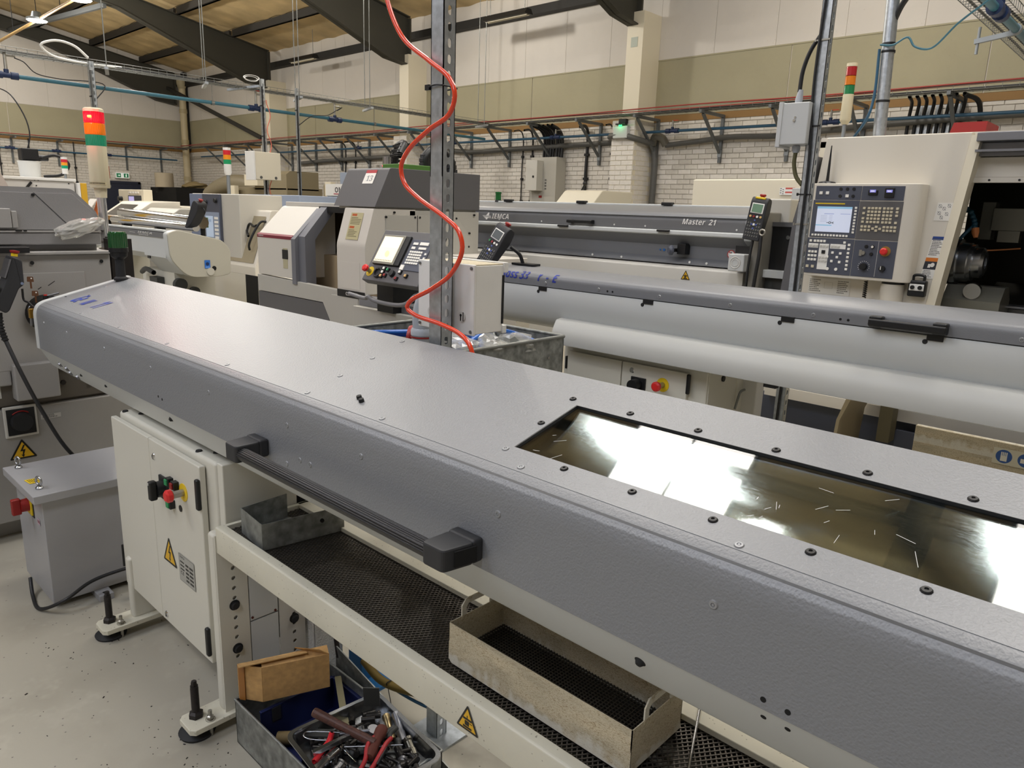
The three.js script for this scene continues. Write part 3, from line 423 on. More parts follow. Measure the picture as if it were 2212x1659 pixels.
// ---------------------------------------------------------------- trays on the shelf
{ // long dirty trough with mesh insert
  const t = thing('drip_trough', 'oil stained pale trough with strap handles on the mesh shelf', 'trough', [-0.79, 0.672, -1.03]);
  const x0 = -1.03, x1 = -0.565, z0 = -0.937, z1 = -1.105, y0 = 0.673, y1 = 0.768, k = 0.0018;
  const side = fillet([[x0, y1], [x0, y0], [x1, y0], [x1, y1]], [0, 0.02, 0.02, 0], 4);
  part(t, 'front_wall', [PZ(side, z0 - k, z0)], M.dirtyTray); part(t, 'rear_wall', [PZ(side, z1, z1 + k)], M.dirtyTray);
  part(t, 'end_wall', B(x0, x0 + k, y0 + 0.008, y1, z1, z0), M.dirtyTray); part(t, 'end_wall', B(x1 - k, x1, y0 + 0.008, y1, z1, z0), M.dirtyTray); part(t, 'floor_plate', B(x0 + 0.008, x1 - 0.008, y0, y0 + 0.002, z1, z0), M.oily);
  const gs = []; for (let i = 0; i < 58; i++) gs.push(B(x0 + 0.006 + i * 0.0079, x0 + 0.0086 + i * 0.0079, y0 + 0.022, y0 + 0.0238, z1 + 0.003, z0 - 0.003)); for (let i = 0; i < 21; i++) gs.push(B(x0 + 0.004, x1 - 0.004, y0 + 0.0216, y0 + 0.0234, z1 + 0.005 + i * 0.0079, z1 + 0.0076 + i * 0.0079));
  part(t, 'mesh_insert', gs, plain(0x403c36, 0.35, 0.6), { stuff: true }); part(t, 'oil_film', B(x0 + 0.004, x1 - 0.004, y0 + 0.012, y0 + 0.0125, z1 + 0.003, z0 - 0.003), plain(0x0b0a08, 0.15));
  for (const x of [x0, x1 - 0.002]) { const a = z0 - 0.035, b = z1 + 0.035; part(t, 'strap_handle', PX([[a, 0.76], [a, 0.792], [a - 0.012, 0.806], [b + 0.012, 0.806], [b, 0.792], [b, 0.76], [b + 0.013, 0.76], [b + 0.013, 0.786], [b + 0.019, 0.793], [a - 0.019, 0.793], [a - 0.013, 0.786], [a - 0.013, 0.76]], x, x + 0.003), M.dirtyTray); }
}
{ // bent steel box with one side missing
  const t = thing('steel_box', 'small open grey sheet steel box at left end of the mesh shelf', 'box', [-1.85, 0.673, -1.03]);
  const a = [-1.92, -0.922], b = [-1.772, -0.908], c = [-1.735, -1.15], d = [-1.93, -1.075];
  const wall = (p, q, h) => bar([p[0], 0.673 + h / 2, p[1]], [q[0], 0.673 + h / 2, q[1]], 0.002, h);
  part(t, 'end_wall', wall(a, b, 0.078), M.galvDull); part(t, 'long_wall', [wall(b, c, 0.078)], M.galvDull); part(t, 'rear_wall', wall(a, d, 0.078), M.galvDull);
  part(t, 'bottom', PY([a, b, c, d], 0.673, 0.675), M.galvDull);
  part(t, 'drilled_hole', C([-1.7435, 0.722, -1.08], [-1.7475, 0.722, -1.081], 0.006, 0.006, 12).translate(0.003, 0, 0), M.boreDark);
}
single('swarf_rod', 'thin bright rod lying across the shelf rear rail at bottom right', 'rod', C([-0.565, 0.69, -1.18], [-0.49, 0.678, -1.0], 0.0028, 0.0028, 8), M.steel);

// ---------------------------------------------------------------- toolbox on the floor and what is in it
{
  const t = thing('steel_toolbox', 'low open grey steel box of tools on the floor under the shelf', 'tool box', [-1.6, 0, -1.015]);
  const x0 = -1.905, x1 = -1.305, z0 = -0.862, z1 = -1.168, h = 0.15, k = 0.003;
  part(t, 'front_wall', B(x0, x1, 0, h, z0 - k, z0), M.galvDull); part(t, 'rear_wall', B(x0, x1, 0, h, z1, z1 + k), M.galvDull);
  part(t, 'left_wall', B(x0, x0 + k, 0, h, z1, z0), M.galvDull); part(t, 'right_wall', B(x1 - k, x1, 0, h, z1, z0), M.galvDull); part(t, 'bottom', B(x0, x1, 0, k, z1, z0), M.galvDull);
  part(t, 'rolled_rim', [C([x0, h, z0], [x1, h, z0], 0.004, 0.004, 8), C([x0, h, z1], [x1, h, z1], 0.004, 0.004, 8), C([x0, h, z0], [x0, h, z1], 0.004, 0.004, 8), C([x1, h, z0], [x1, h, z1], 0.004, 0.004, 8)], M.galvDull);
}
{ // blue plastic bin inside
  const t = thing('blue_bin', 'dark blue plastic bin inside the grey tool box', 'bin', [-1.72, 0.004, -1.05]);
  const x0 = -1.835, x1 = -1.6, z0 = -0.905, z1 = -1.16, h = 0.118;
  part(t, 'shell', [B(x0, x1, 0.004, 0.008, z1, z0), B(x0, x0 + 0.004, 0.004, h, z1, z0), B(x1 - 0.004, x1, 0.004, h, z1, z0), B(x0, x1, 0.004, h, z1, z1 + 0.004), B(x0, x1, 0.004, 0.075, z0 - 0.004, z0)], M.blueBin);
  part(t, 'rim', [bar([x0, h, z0], [x0, h, z1], 0.012, 0.006, 0.002), bar([x0, h, z1], [x1, h, z1], 0.012, 0.006, 0.002)], M.blueBin); part(t, 'label_clip', B(x0 - 0.004, x0 + 0.008, 0.07, 0.118, -0.97, -0.94, 0.002), M.softBlack);
}
single('coiled_rope', 'pale ribbed hose end lying in the dark blue bin', 'hose', T([[-1.8, 0.03, -0.94], [-1.75, 0.035, -0.985], [-1.7, 0.035, -1.03], [-1.65, 0.035, -1.09]], 0.02, 8, 12), plain(0x7a6844, 0.7));
{ // cardboard carton, flaps lifted
  const a = [-1.9, -0.874], b = [-1.834, -0.917], c = [-1.758, -1.1], d = [-1.824, -1.057], y0 = 0.152, y1 = 0.268;
  const t = thing('cardboard_box', 'worn brown cardboard box with half open flaps standing on the tool box', 'box', [-1.83, y0, -0.99]);
  const wall = (p, q) => bar([p[0], (y0 + y1) / 2, p[1]], [q[0], (y0 + y1) / 2, q[1]], 0.003, y1 - y0);
  part(t, 'end_panel', wall(a, b), M.cardboard); part(t, 'side_panel', wall(b, c), M.cardboard); part(t, 'side_panel', wall(a, d), M.cardboard); part(t, 'end_panel', wall(d, c), M.cardboard); part(t, 'bottom', PY([a, b, c, d], y0, y0 + 0.003), M.cardboard);
  const flap = (p, q, nx, nz, w, rise) => { const g = new THREE.BufferGeometry(); const P = [[p[0], y1, p[1]], [q[0], y1, q[1]], [q[0] + nx * w, y1 + rise, q[1] + nz * w], [p[0] + nx * w, y1 + rise * 0.8, p[1] + nz * w]]; const v = [], push = (...i) => i.forEach(k => v.push(...P[k])); push(0, 1, 2, 0, 2, 3); const lo = P.map(k => [k[0], k[1] - 0.003, k[2]]); const l = (...i) => i.forEach(k => v.push(...lo[k])); l(0, 2, 1, 0, 3, 2); for (let k = 0; k < 4; k++) { const n = (k + 1) % 4; v.push(...P[k], ...lo[k], ...lo[n], ...P[k], ...lo[n], ...P[n]); } g.setAttribute('position', new THREE.Float32BufferAttribute(v, 3)); g.computeVertexNormals(); return g; };
  part(t, 'flap', flap(b, c, -0.9, -0.4, 0.04, 0.006), M.cardboard); part(t, 'flap', flap(a, d, 0.8, 0.3, 0.045, 0.016), M.cardboard); part(t, 'flap', flap(d, c, -0.3, 0.7, 0.04, 0.022), M.cardboard);
  part(t, 'packing_tape', bar([-1.8925, 0.212, -0.8725], [-1.8765, 0.212, -0.883], 0.004, 0.118), plain(0x96632c, 0.4)); part(t, 'inside', PY([[-1.895, -0.878], [-1.837, -0.915], [-1.763, -1.095], [-1.82, -1.057]], y1 - 0.03, y1 - 0.028), M.cardIn);
}
const TR = { o: v3(-1.437, 0.14, -0.998), a: -0.1 };          // the stainless tray, turned a little
const inTray = (x, y, z) => { const c = cos(TR.a), s = sin(TR.a); return [TR.o.x + x * c + z * s, TR.o.y + y, TR.o.z - x * s + z * c]; };
const placeIn = (g, x, y, z, turn = 0, tilt = 0, roll = 0) => { if (Array.isArray(g)) g = join(g); g.applyMatrix4(new THREE.Matrix4().makeRotationFromEuler(new THREE.Euler(roll, turn + TR.a, tilt, 'YXZ'))); return g.translate(...inTray(x, y, z)); };
{
  const t = thing('steel_tray', 'stainless steel tray full of hand tools resting on the tool box', 'tray', TR.o.toArray());
  const W = 0.175, D = 0.15, out = fillet([[-W, -D], [W, -D], [W, D], [-W, D]], 0.04, 8), inn = fillet([[-W + 0.012, -D + 0.012], [W - 0.012, -D + 0.012], [W - 0.012, D - 0.012], [-W + 0.012, D - 0.012]], 0.03, 8), flo = fillet([[-W + 0.02, -D + 0.02], [W - 0.02, -D + 0.02], [W - 0.02, D - 0.02], [-W + 0.02, D - 0.02]], 0.03, 8);
  part(t, 'rim', placeIn(PY(out, 0.045, 0.049, { holes: [inn] }), 0, 0, 0), M.steel);
  const pos = [], idx = [], n = inn.length; for (let i = 0; i <= n; i++) { const p = inn[i % n], q = flo[i % n]; pos.push(p[0], 0.046, p[1], q[0], 0.006, q[1]); if (i < n) { const k = 2 * i; idx.push(k, k + 2, k + 1, k + 1, k + 2, k + 3); } } const g = new THREE.BufferGeometry(); g.setAttribute('position', new THREE.Float32BufferAttribute(pos, 3)); g.setIndex(idx); g.computeVertexNormals();
  part(t, 'wall', placeIn(g, 0, 0, 0), M.steel); part(t, 'bottom', placeIn(PY(flo, 0.003, 0.006), 0, 0, 0), M.steel);
}
const along = (A, Bp) => { const d = v3(Bp[0] - A[0], Bp[1] - A[1], Bp[2] - A[2]); return [d.normalize().toArray(), hypot(Bp[0] - A[0], Bp[1] - A[1], Bp[2] - A[2])]; };
const turned = (A, Bp, prof) => { const [d, L] = along(A, Bp); return lathe(prof.map(([r, t]) => [r, t * L]), A, d, 18); };
{ const A = [-1.601, 0.226, -0.950], Bh = [-1.408, 0.200, -1.016];
  const h = thing('hammer', 'hammer with dark wooden handle lying on the stainless tray', 'hammer', [-1.498, 0.184, -0.985]);
  part(h, 'handle', turned(A, Bh, [[0, 0], [0.0125, 0], [0.0135, 0.02], [0.0125, 0.25], [0.0115, 0.55], [0.0128, 0.85], [0.011, 1]]), M.woodHandle); part(h, 'handle_end', turned(A, Bh, [[0, -0.012], [0.0123, -0.004], [0.0123, 0.004]]), M.woodEnd);
  part(h, 'head', turned([-1.442, 0.200, -1.067], [-1.380, 0.192, -0.975], [[0, 0], [0.016, 0.02], [0.018, 0.1], [0.017, 0.25], [0.0125, 0.35], [0.0125, 0.65], [0.016, 0.78], [0.012, 0.97], [0, 1]]), M.rust); }
{ const p = thing('pliers', 'pair of red and black handled pliers in the stainless tray', 'pliers', [-1.395, 0.184, -0.995]);
  part(p, 'handle', T([[-1.428, 0.198, -1.038], [-1.426, 0.202, -1.016], [-1.408, 0.202, -0.990], [-1.380, 0.196, -0.964], [-1.359, 0.190, -0.928]], 0.0062, 8, 10), M.redGrip); part(p, 'handle', T([[-1.393, 0.200, -1.059], [-1.383, 0.204, -1.036], [-1.370, 0.202, -1.011], [-1.352, 0.196, -0.975], [-1.334, 0.190, -0.934]], 0.0062, 8, 10), M.redGrip);
  part(p, 'grip_inlay', T([[-1.373, 0.200, -1.026], [-1.359, 0.197, -1.000], [-1.346, 0.193, -0.975]], 0.006, 6, 8), M.black); part(p, 'jaw', [T([[-1.428, 0.197, -1.036], [-1.424, 0.194, -1.062], [-1.431, 0.190, -1.098]], 0.008, 6, 8), T([[-1.395, 0.199, -1.057], [-1.414, 0.195, -1.072], [-1.426, 0.190, -1.103]], 0.007, 6, 8)], M.steelDark); }
const tool = (name, label, cat, at, geo, m, sub) => { const o = thing(name, label, cat, at); part(o, 'body', geo, m); for (const [n, g, mm] of sub || []) part(o, n, g, mm); return o; };
tool('utility_knife', 'bright red plastic handled tool in the stainless tray', 'tool', [-1.508, 0.174, -0.923], T([[-1.534, 0.188, -0.962], [-1.516, 0.186, -0.942], [-1.500, 0.182, -0.908], [-1.482, 0.180, -0.874]], 0.0085, 6, 6), M.redKnife, [['hole', C([-1.531, 0.195, -0.960], [-1.531, 0.198, -0.960], 0.003, 0.003, 8), M.black]]);
tool('steel_bar', 'flat ground steel bar lying across the stainless tray', 'bar', [-1.487, 0.184, -0.944], bar([-1.473, 0.204, -1.011], [-1.500, 0.192, -0.880], 0.012, 0.014, 0.001), M.steel, [['hole', C([-1.467, 0.202, -0.997], [-1.465, 0.202, -0.997], 0.0025, 0.0025, 8), M.black]]);
tool('flat_file', 'dark flat file in the left of the stainless tray', 'file', [-1.569, 0.154, -0.974], bar([-1.620, 0.164, -0.923], [-1.497, 0.169, -1.025], 0.03, 0.005), M.steelDark);
tool('feeler_gauge', 'thin bent wire tool near the left wall of the stainless tray', 'tool', [-1.569, 0.164, -0.954], T([[-1.508, 0.177, -1.010], [-1.585, 0.179, -0.938], [-1.600, 0.179, -0.918], [-1.592, 0.177, -0.908], [-1.574, 0.176, -0.913], [-1.518, 0.174, -0.964]], 0.0022, 8, 6), M.steel);
tool('thin_rod', 'thin straight rod crossing under the red pliers', 'rod', [-1.415, 0.174, -1.015], C([-1.477, 0.178, -0.964], [-1.364, 0.186, -1.077], 0.002, 0.002, 8), M.steel);
tool('scriber', 'short bright pin lying below the hammer handle', 'rod', [-1.456, 0.164, -0.964], C([-1.487, 0.176, -0.959], [-1.415, 0.170, -0.959], 0.0022, 0.001, 8), M.chrome);
tool('boring_sleeve', 'bright steel cylinder at the near left of the stainless tray', 'sleeve', [-1.477, 0.164, -0.913], turned([-1.466, 0.168, -0.861], [-1.482, 0.175, -0.949], [[0, 0], [0.0125, 0], [0.0135, 0.03], [0.0135, 0.5], [0.0115, 0.52], [0.0115, 0.56], [0.0135, 0.58], [0.0135, 0.95], [0.009, 1], [0, 1]]), M.steel);
const collet = (A, Bp, r, label, m = M.steelDull) => tool('collet', label, 'collet', [A[0], A[1] - r, A[2]], turned(A, Bp, [[r * 0.5, 0], [r, 0.02], [r, 0.35], [r * 0.86, 0.38], [r * 0.86, 0.8], [r * 1.08, 0.86], [r * 1.08, 1], [r * 0.6, 1], [r * 0.6, 0.9], [0, 0.88]]), m);
collet([-1.394, 0.160, -1.102], [-1.485, 0.178, -1.147], 0.012, 'long bright split collet near the right wall of the stainless tray');
collet([-1.425, 0.156, -1.089], [-1.505, 0.172, -1.126], 0.011, 'brass coloured collet beside the long bright collet', plain(0x8d7d5c, 0.3, 0.9));
collet([-1.333, 0.158, -1.092], [-1.389, 0.170, -1.113], 0.012, 'dark collet lying in the right corner of the stainless tray', plain(0x6a675e, 0.3, 0.9));
collet([-1.348, 0.157, -1.061], [-1.405, 0.170, -1.089], 0.01, 'black slim collet beside the pliers handle', M.steelDark);
collet([-1.394, 0.164, -1.010], [-1.400, 0.178, -1.038], 0.0145, 'short ring shaped socket between the plier handles', M.steel);
collet([-1.430, 0.158, -0.907], [-1.436, 0.170, -0.935], 0.016, 'wide steel ring socket at the near edge of the stainless tray', M.steel);
collet([-1.466, 0.156, -0.974], [-1.446, 0.160, -1.015], 0.012, 'oily dark socket under the flat steel bar', M.steelDark);
collet([-1.517, 0.156, -1.025], [-1.476, 0.158, -1.056], 0.0125, 'dull round punch beneath the hammer handle', M.steelDark);
collet([-1.317, 0.156, -1.025], [-1.343, 0.164, -1.061], 0.012, 'grey tapered sleeve in the near right of the stainless tray', M.steelDull);
tool('spanner', 'old adjustable spanner in the middle of the stainless tray', 'spanner', [-1.477, 0.174, -1.026], [T([[-1.528, 0.178, -0.985], [-1.498, 0.184, -1.015], [-1.472, 0.186, -1.046]], 0.006, 6, 6), turned([-1.472, 0.178, -1.056], [-1.467, 0.196, -1.059], [[0, 0], [0.017, 0.05], [0.017, 0.5], [0, 0.55]])], M.steelDull);
tool('plate_square', 'small dark steel plate standing in the back of the stainless tray', 'plate', [-1.569, 0.164, -1.118], bar([-1.575, 0.214, -1.098], [-1.539, 0.216, -1.129], 0.004, 0.06), M.steelDark);
tool('rusty_punch', 'rusty short punch beside the hammer head', 'punch', [-1.435, 0.154, -1.087], turned([-1.451, 0.156, -1.071], [-1.456, 0.162, -1.128], [[0, 0], [0.008, 0.02], [0.008, 0.6], [0.005, 1], [0, 1]]), M.steelDull);
{ const r = rng(61), gs = []; for (let i = 0; i < 90; i++) { const A = inTray(-0.13 + r() * 0.26, 0.012 + r() * 0.02, -0.1 + r() * 0.2), t = r() * 6.3, L = 0.015 + r() * 0.03, q = 0.004 + r() * 0.007; gs.push(C(A, [A[0] + L * cos(t), A[1] + (r() - 0.3) * 0.01, A[2] + L * sin(t)], q, q * (0.7 + 0.3 * r()), 9)); } single('small_hardware', 'jumble of small dark sockets and bits covering the stainless tray bottom', 'hardware', gs, plain(0x3c3a38, 0.35, 0.8), null, { stuff: true }); }
single('steel_strip', 'long brass coloured strip leaning between the box and the tool tray', 'strip', bar([-1.79, 0.145, -1.15], [-1.55, 0.16, -1.02], 0.02, 0.005), plain(0x8a8468, 0.4, 0.5));
single('pipe_wrench', 'dark pipe fitting standing up behind the cardboard box', 'fitting', [C([-1.86, 0.16, -1.2], [-1.905, 0.3, -1.21], 0.008, 0.008, 10), lathe([[0.012, 0], [0.016, 0.006], [0.016, 0.022], [0.013, 0.026], [0.017, 0.03], [0.015, 0.042], [0, 0.044]], [-1.905, 0.3, -1.21], [-0.35, 0.9, -0.1], 12)], M.darkSteel);
single('polystyrene_block', 'white polystyrene block standing behind the shelf leg', 'block', [B(-2.22, -1.957, 0.0, 0.44, -1.285, -1.168, 0.012)], M.poly);
single('polystyrene_sheet', 'piece of white polystyrene on the floor at the bottom edge', 'sheet', B(-1.13, -0.75, 0.0, 0.06, -1.52, -1.22, 0.01), M.poly);
single('steel_angle_bin', 'grey sheet metal trough side leaning behind the tool box', 'sheet metal', PZ([[-1.87, 0.0], [-1.25, 0.0], [-1.25, 0.06], [-1.87, 0.2]], -1.2, -1.196), M.galvDull);
{ const b = thing('blue_post', 'bright blue square steel post standing behind the shelf', 'post', [-1.9, 0, -1.32]); part(b, 'column', B(-1.945, -1.87, 0, 0.62, -1.36, -1.295, 0.004), M.blueSteel); part(b, 'foot_plate', B(-1.95, -1.8, 0, 0.012, -1.4, -1.29), M.blueSteel); }
{ const b = thing('oil_hose', 'olive hose with black cable tie behind the tool box', 'hose', [-1.7, 0.1, -1.3]); part(b, 'tube', T([[-1.86, 0.1, -1.3], [-1.75, 0.085, -1.29], [-1.62, 0.1, -1.31], [-1.4, 0.13, -1.4], [-1.1, 0.12, -1.46]], 0.014, 10, 12), M.hoseYellow); part(b, 'cable_tie', [T([[-1.705, 0.1, -1.278], [-1.7, 0.106, -1.3], [-1.7, 0.09, -1.32], [-1.705, 0.075, -1.3]], 0.002, 6, 5, true), C([-1.7, 0.08, -1.282], [-1.63, 0.03, -1.25], 0.0016, 0.0016, 5)], M.black); part(b, 'air_line', T([[-1.82, 0.06, -1.31], [-1.6, 0.075, -1.31], [-1.3, 0.1, -1.36]], 0.005, 8, 8), M.pipeBlue); }
function crumple(seed, R, sx = 1, sy = 1, sz = 1) { const g = new THREE.IcosahedronGeometry(R, 4), p = g.attributes.position, n = fbm(64, 6, 3, seed); for (let i = 0; i < p.count; i++) { const v = v3(p.getX(i), p.getY(i), p.getZ(i)), u = v.clone().normalize(); const a = floor((Math.atan2(u.z, u.x) / (2 * PI) + 0.5) * 63.9), b = floor((u.y * 0.5 + 0.5) * 63.9); const k = 0.62 + 0.75 * n[b * 64 + a]; p.setXYZ(i, v.x * k * sx, v.y * k * sy, v.z * k * sz); } g.computeVertexNormals(); return g; }
single('plastic_bag', 'crumpled clear plastic bag on the floor right of the tool tray', 'bag', crumple(3, 0.06, 1.2, 0.7, 1).translate(-1.2, 0.03, -1.2), M.clearBag);
{ const r = rng(12), gs = []; for (let i = 0; i < 90; i++) { const a = r(); const [x, z] = a < 0.35 ? [-2.75 + (r() - 0.5) * 0.5, -0.72 + (r() - 0.5) * 0.28] : a < 0.6 ? [-2.0 + (r() - 0.5) * 0.35, -0.73 + (r() - 0.5) * 0.2] : [-3.2 + r() * 1.9, -0.1 - r() * 0.9]; const s = 0.0012 + r() * r() * 0.0045; gs.push(new THREE.BoxGeometry(s * (1 + 2 * r()), 0.0015, s).rotateY(r() * 6).translate(x, 0.0008, z)); } single('swarf_bits', 'scattered dark swarf and grit on the floor near the cabinet feet', 'swarf', gs, M.darkSteel, null, { stuff: true }); }

// ---------------------------------------------------------------- grey transformer box on the floor
{
  const t = thing('transformer_box', 'grey steel transformer box with two eye bolts on its lid', 'transformer', [-3.3, 0, -0.88]);
  part(t, 'body', B(-3.49, -3.115, 0.025, 0.47, -1.08, -0.697, 0.004), M.transGrey);
  part(t, 'lid', B(-3.525, -3.085, 0.465, 0.5, -1.11, -0.665, 0.004), M.transGrey);
  part(t, 'skid', [B(-3.19, -3.05, 0.0, 0.026, -0.9, -0.845, 0.002), B(-3.5, -3.1, 0, 0.026, -1.08, -1.03)], M.transGrey);
  part(t, 'bolt_hole', C([-3.075, 0.0255, -0.872], [-3.075, 0.0268, -0.872], 0.008, 0.008, 14), M.black);
  for (const [x, z] of [[-3.475, -0.712], [-3.165, -0.708]]) part(t, 'eye_bolt', [new THREE.TorusGeometry(0.0165, 0.0045, 10, 28).rotateY(0.3).translate(x, 0.532, z), lathe([[0.014, 0], [0.014, 0.006], [0.009, 0.012], [0, 0.012]], [x, 0.5, z])], M.steel);
  print(t, 'yellow_label', 128, 96, (c, w, h) => { c.fillStyle = '#e3c32a'; c.fillRect(0, 0, w, h); linesOfText(c, w, h, 5, 3, '#3a3200'); }, [-3.3, 0.5008, -0.688], [0.06, 0, -0.006], [0.004, 0, -0.042]);
  const sw = part(t, 'switch_plate', B(-3.31, -3.245, 0.365, 0.445, -0.697, -0.688, 0.002), M.yellow); part(sw, 'switch_backing', B(-3.318, -3.238, 0.355, 0.455, -0.6975, -0.694), M.black);
  part(sw, 'red_knob', [C([-3.278, 0.405, -0.69], [-3.278, 0.405, -0.66], 0.027, 0.025, 20), B(-3.29, -3.266, 0.372, 0.438, -0.662, -0.63, 0.005)], M.redDark);
  print(t, 'maker_label', 64, 48, (c, w, h) => { c.fillStyle = '#b9a9b5'; c.fillRect(0, 0, w, h); c.fillStyle = '#7a3040'; c.fillRect(8, 14, 20, 22); c.fillRect(34, 14, 20, 22); }, [-3.2, 0.345, -0.6962], [0.035, 0, 0], [0, 0.028, 0]);
}
single('power_cable', 'black cable curling along the floor in front of the transformer box', 'cable', T([[-3.34, 0.06, -0.675], [-3.27, 0.012, -0.662], [-3.14, 0.01, -0.655], [-3.05, 0.06, -0.72], [-3.08, 0.09, -0.83], [-3.06, 0.11, -0.96], [-2.98, 0.14, -1.1]], 0.007, 12, 10), M.cable);
single('yellow_conduit', 'yellowish flexible conduit between the transformer box and cabinet', 'conduit', T([[-3.02, 0.06, -0.95], [-3.0, 0.05, -1.0], [-2.97, 0.12, -1.02], [-2.93, 0.28, -1.05], [-2.9, 0.3, -1.12]], 0.014, 8, 10), plain(0x6d5d34, 0.6));

// ---------------------------------------------------------------- grey sliding-head lathe at the left edge
{
  const m = thing('grey_lathe', 'large grey enclosed lathe at the left edge behind the feeder end', 'lathe', [-4.6, 0, -0.7]);
  const zl = 0.25;                                            // its near end lies outside the picture
  part(m, 'hood', PX(fillet([[zl, 1.455], [zl, 1.652], [-1.165, 1.652], [-1.265, 1.545], [-1.275, 1.455]], [0, 0.02, 0.02, 0.02, 0], 4), -5.4, -3.965, { crease: 0.5 }), M.leftGrey);
  part(m, 'hood_panel', PX([[zl, 1.462], [zl, 1.628], [-1.0, 1.628], [-1.148, 1.462]], -3.965, -3.957, { bevel: 0.001 }), M.leftGrey);
  part(m, 'hood_panel', PX([[-1.006, 1.628], [-1.162, 1.63], [-1.252, 1.54], [-1.262, 1.462], [-1.155, 1.462]], -3.965, -3.957, { bevel: 0.001 }), M.leftGrey);
  part(m, 'panel_screw', C([-3.957, 1.618, -1.0], [-3.951, 1.618, -1.0], 0.007, 0.007, 14), M.black);
  part(m, 'vent_box', [B(-3.957, -3.93, 1.47, 1.556, -0.9, zl, 0.004), B(-3.957, -3.938, 1.47, 1.545, -0.925, -0.903, 0.004)], M.leftLight);
  part(m, 'ledge', [B(-5.3, -3.925, 1.395, 1.452, -1.26, zl, 0.006)], M.leftGrey); part(m, 'ledge_seal', B(-5.3, -3.92, 1.452, 1.458, -1.262, zl), M.leftLight);
  part(m, 'ledge_fixing', [[-0.92, 0.012], [-0.945, 0.006], [-1.075, 0.008], [-1.11, 0.03], [-1.15, 0.008]].map(([z, w]) => B(-3.926, -3.915, 1.456, 1.462, z - w, z + w)), M.black);
  part(m, 'neck', B(-5.2, -3.97, 1.355, 1.4, -1.25, zl), M.leftGrey);
  part(m, 'lower_housing', B(-5.3, -3.905, 0.82, 1.352, -1.285, zl, 0.006), M.leftLight); part(m, 'lower_lid', B(-5.3, -3.88, 1.352, 1.366, -1.29, zl, 0.003), M.leftLight);
  part(m, 'access_panel', B(-3.906, -3.898, 0.83, 1.27, -1.165, zl, 0.003), M.leftLight); for (const z of [-0.952, -1.243]) part(m, 'panel_plug', C([-3.9, 1.316, z], [-3.902 + 0.004, 1.316, z], 0.0085, 0.0085, 14), M.black);
  part(m, 'slide_cover', B(-3.93, -3.82, 1.366, 1.392, -0.93, zl, 0.003), M.black);
  part(m, 'foot_block', B(-4.4, -3.86, 0.69, 0.86, -1.0, -0.82, 0.008), M.leftLight); part(m, 'foot_block', B(-4.4, -3.9, 0.76, 1.12, -0.818, zl, 0.008), M.leftLight);
  part(m, 'casting', B(-5.2, -3.93, 0.66, 0.83, -1.26, zl), plain(0x5d574e, 0.7)); part(m, 'casting_bolt', [[0.72, -0.9], [0.74, -1.03], [0.72, -1.15]].map(([y, z]) => C([-3.93, y, z], [-3.918, y, z], 0.012, 0.012, 6)), M.darkSteel);
  part(m, 'casting_foot', B(-5.2, -3.95, 0.64, 0.66, -1.26, zl), plain(0x5d574e, 0.7));
  part(m, 'base_cabinet', B(-5.3, -3.915, 0.1, 0.645, -1.5, zl, 0.006), M.leftPanel); part(m, 'plinth', B(-5.2, -4.02, 0.0, 0.1, -1.45, zl), M.leftPanel);
  const iso = part(m, 'isolator_frame', B(-3.915, -3.9, 0.512, 0.66, -0.9, -0.766, 0.004), M.palegrey); part(iso, 'isolator_plate', B(-3.9, -3.896, 0.524, 0.648, -0.89, -0.777), M.black); part(iso, 'isolator_dial', [C([-3.896, 0.586, -0.834], [-3.87, 0.586, -0.834], 0.046, 0.042, 28)], M.rubber); part(iso, 'red_arc', new THREE.TorusGeometry(0.05, 0.003, 6, 18, 1.4).rotateZ(0.9).rotateY(PI / 2).translate(-3.895, 0.586, -0.834), M.redDark);
  print(m, 'voltage_sign', 256, 256, (x, w, h) => warnTri(x, w, h, 'bolt'), [-3.9135, 0.398, -0.772], [0, 0, -0.112], [0, 0.1, 0], { clear: true });
  print(m, 'small_label', 128, 48, (c, w, h) => { c.fillStyle = '#b6b3ad'; c.fillRect(0, 0, w, h); linesOfText(c, w, h, 3, 8, '#444'); }, [-3.9135, 0.576, -0.917], [0, 0, -0.085], [0, 0.022, 0]);
  print(m, 'rating_plate', 96, 96, (c, w, h) => { c.fillStyle = '#c9c8c2'; c.fillRect(0, 0, w, h); linesOfText(c, w, h, 6, 9, '#666'); }, [-3.928, 0.7, -0.7], [0, 0, -0.075], [0, 0.07, 0]);
  part(m, 'scuff', [[1.22, -1.02, 0.035], [1.2, -0.97, 0.018]].map(([y, z, l]) => new THREE.BoxGeometry(0.0006, 0.003, l).rotateX(0.6).translate(-3.8975, y, z)), M.black);
  part(m, 'spindle_boss', lathe([[0, 0.05], [0.07, 0.05], [0.085, 0.035], [0.085, 0]], [-3.9, 1.085, -0.985], [1, 0, 0], 28), M.boreDark);
  part(m, 'far_post', B(-4.02, -3.93, 1.0, 1.42, -1.4, -1.3), M.darkSteel);
  part(m, 'column_left', bar([-4.9, 1.55, -0.98], [-5.0, 2.15, -0.86], 0.16, 0.06), plain(0xb0a49b, 0.5));
}
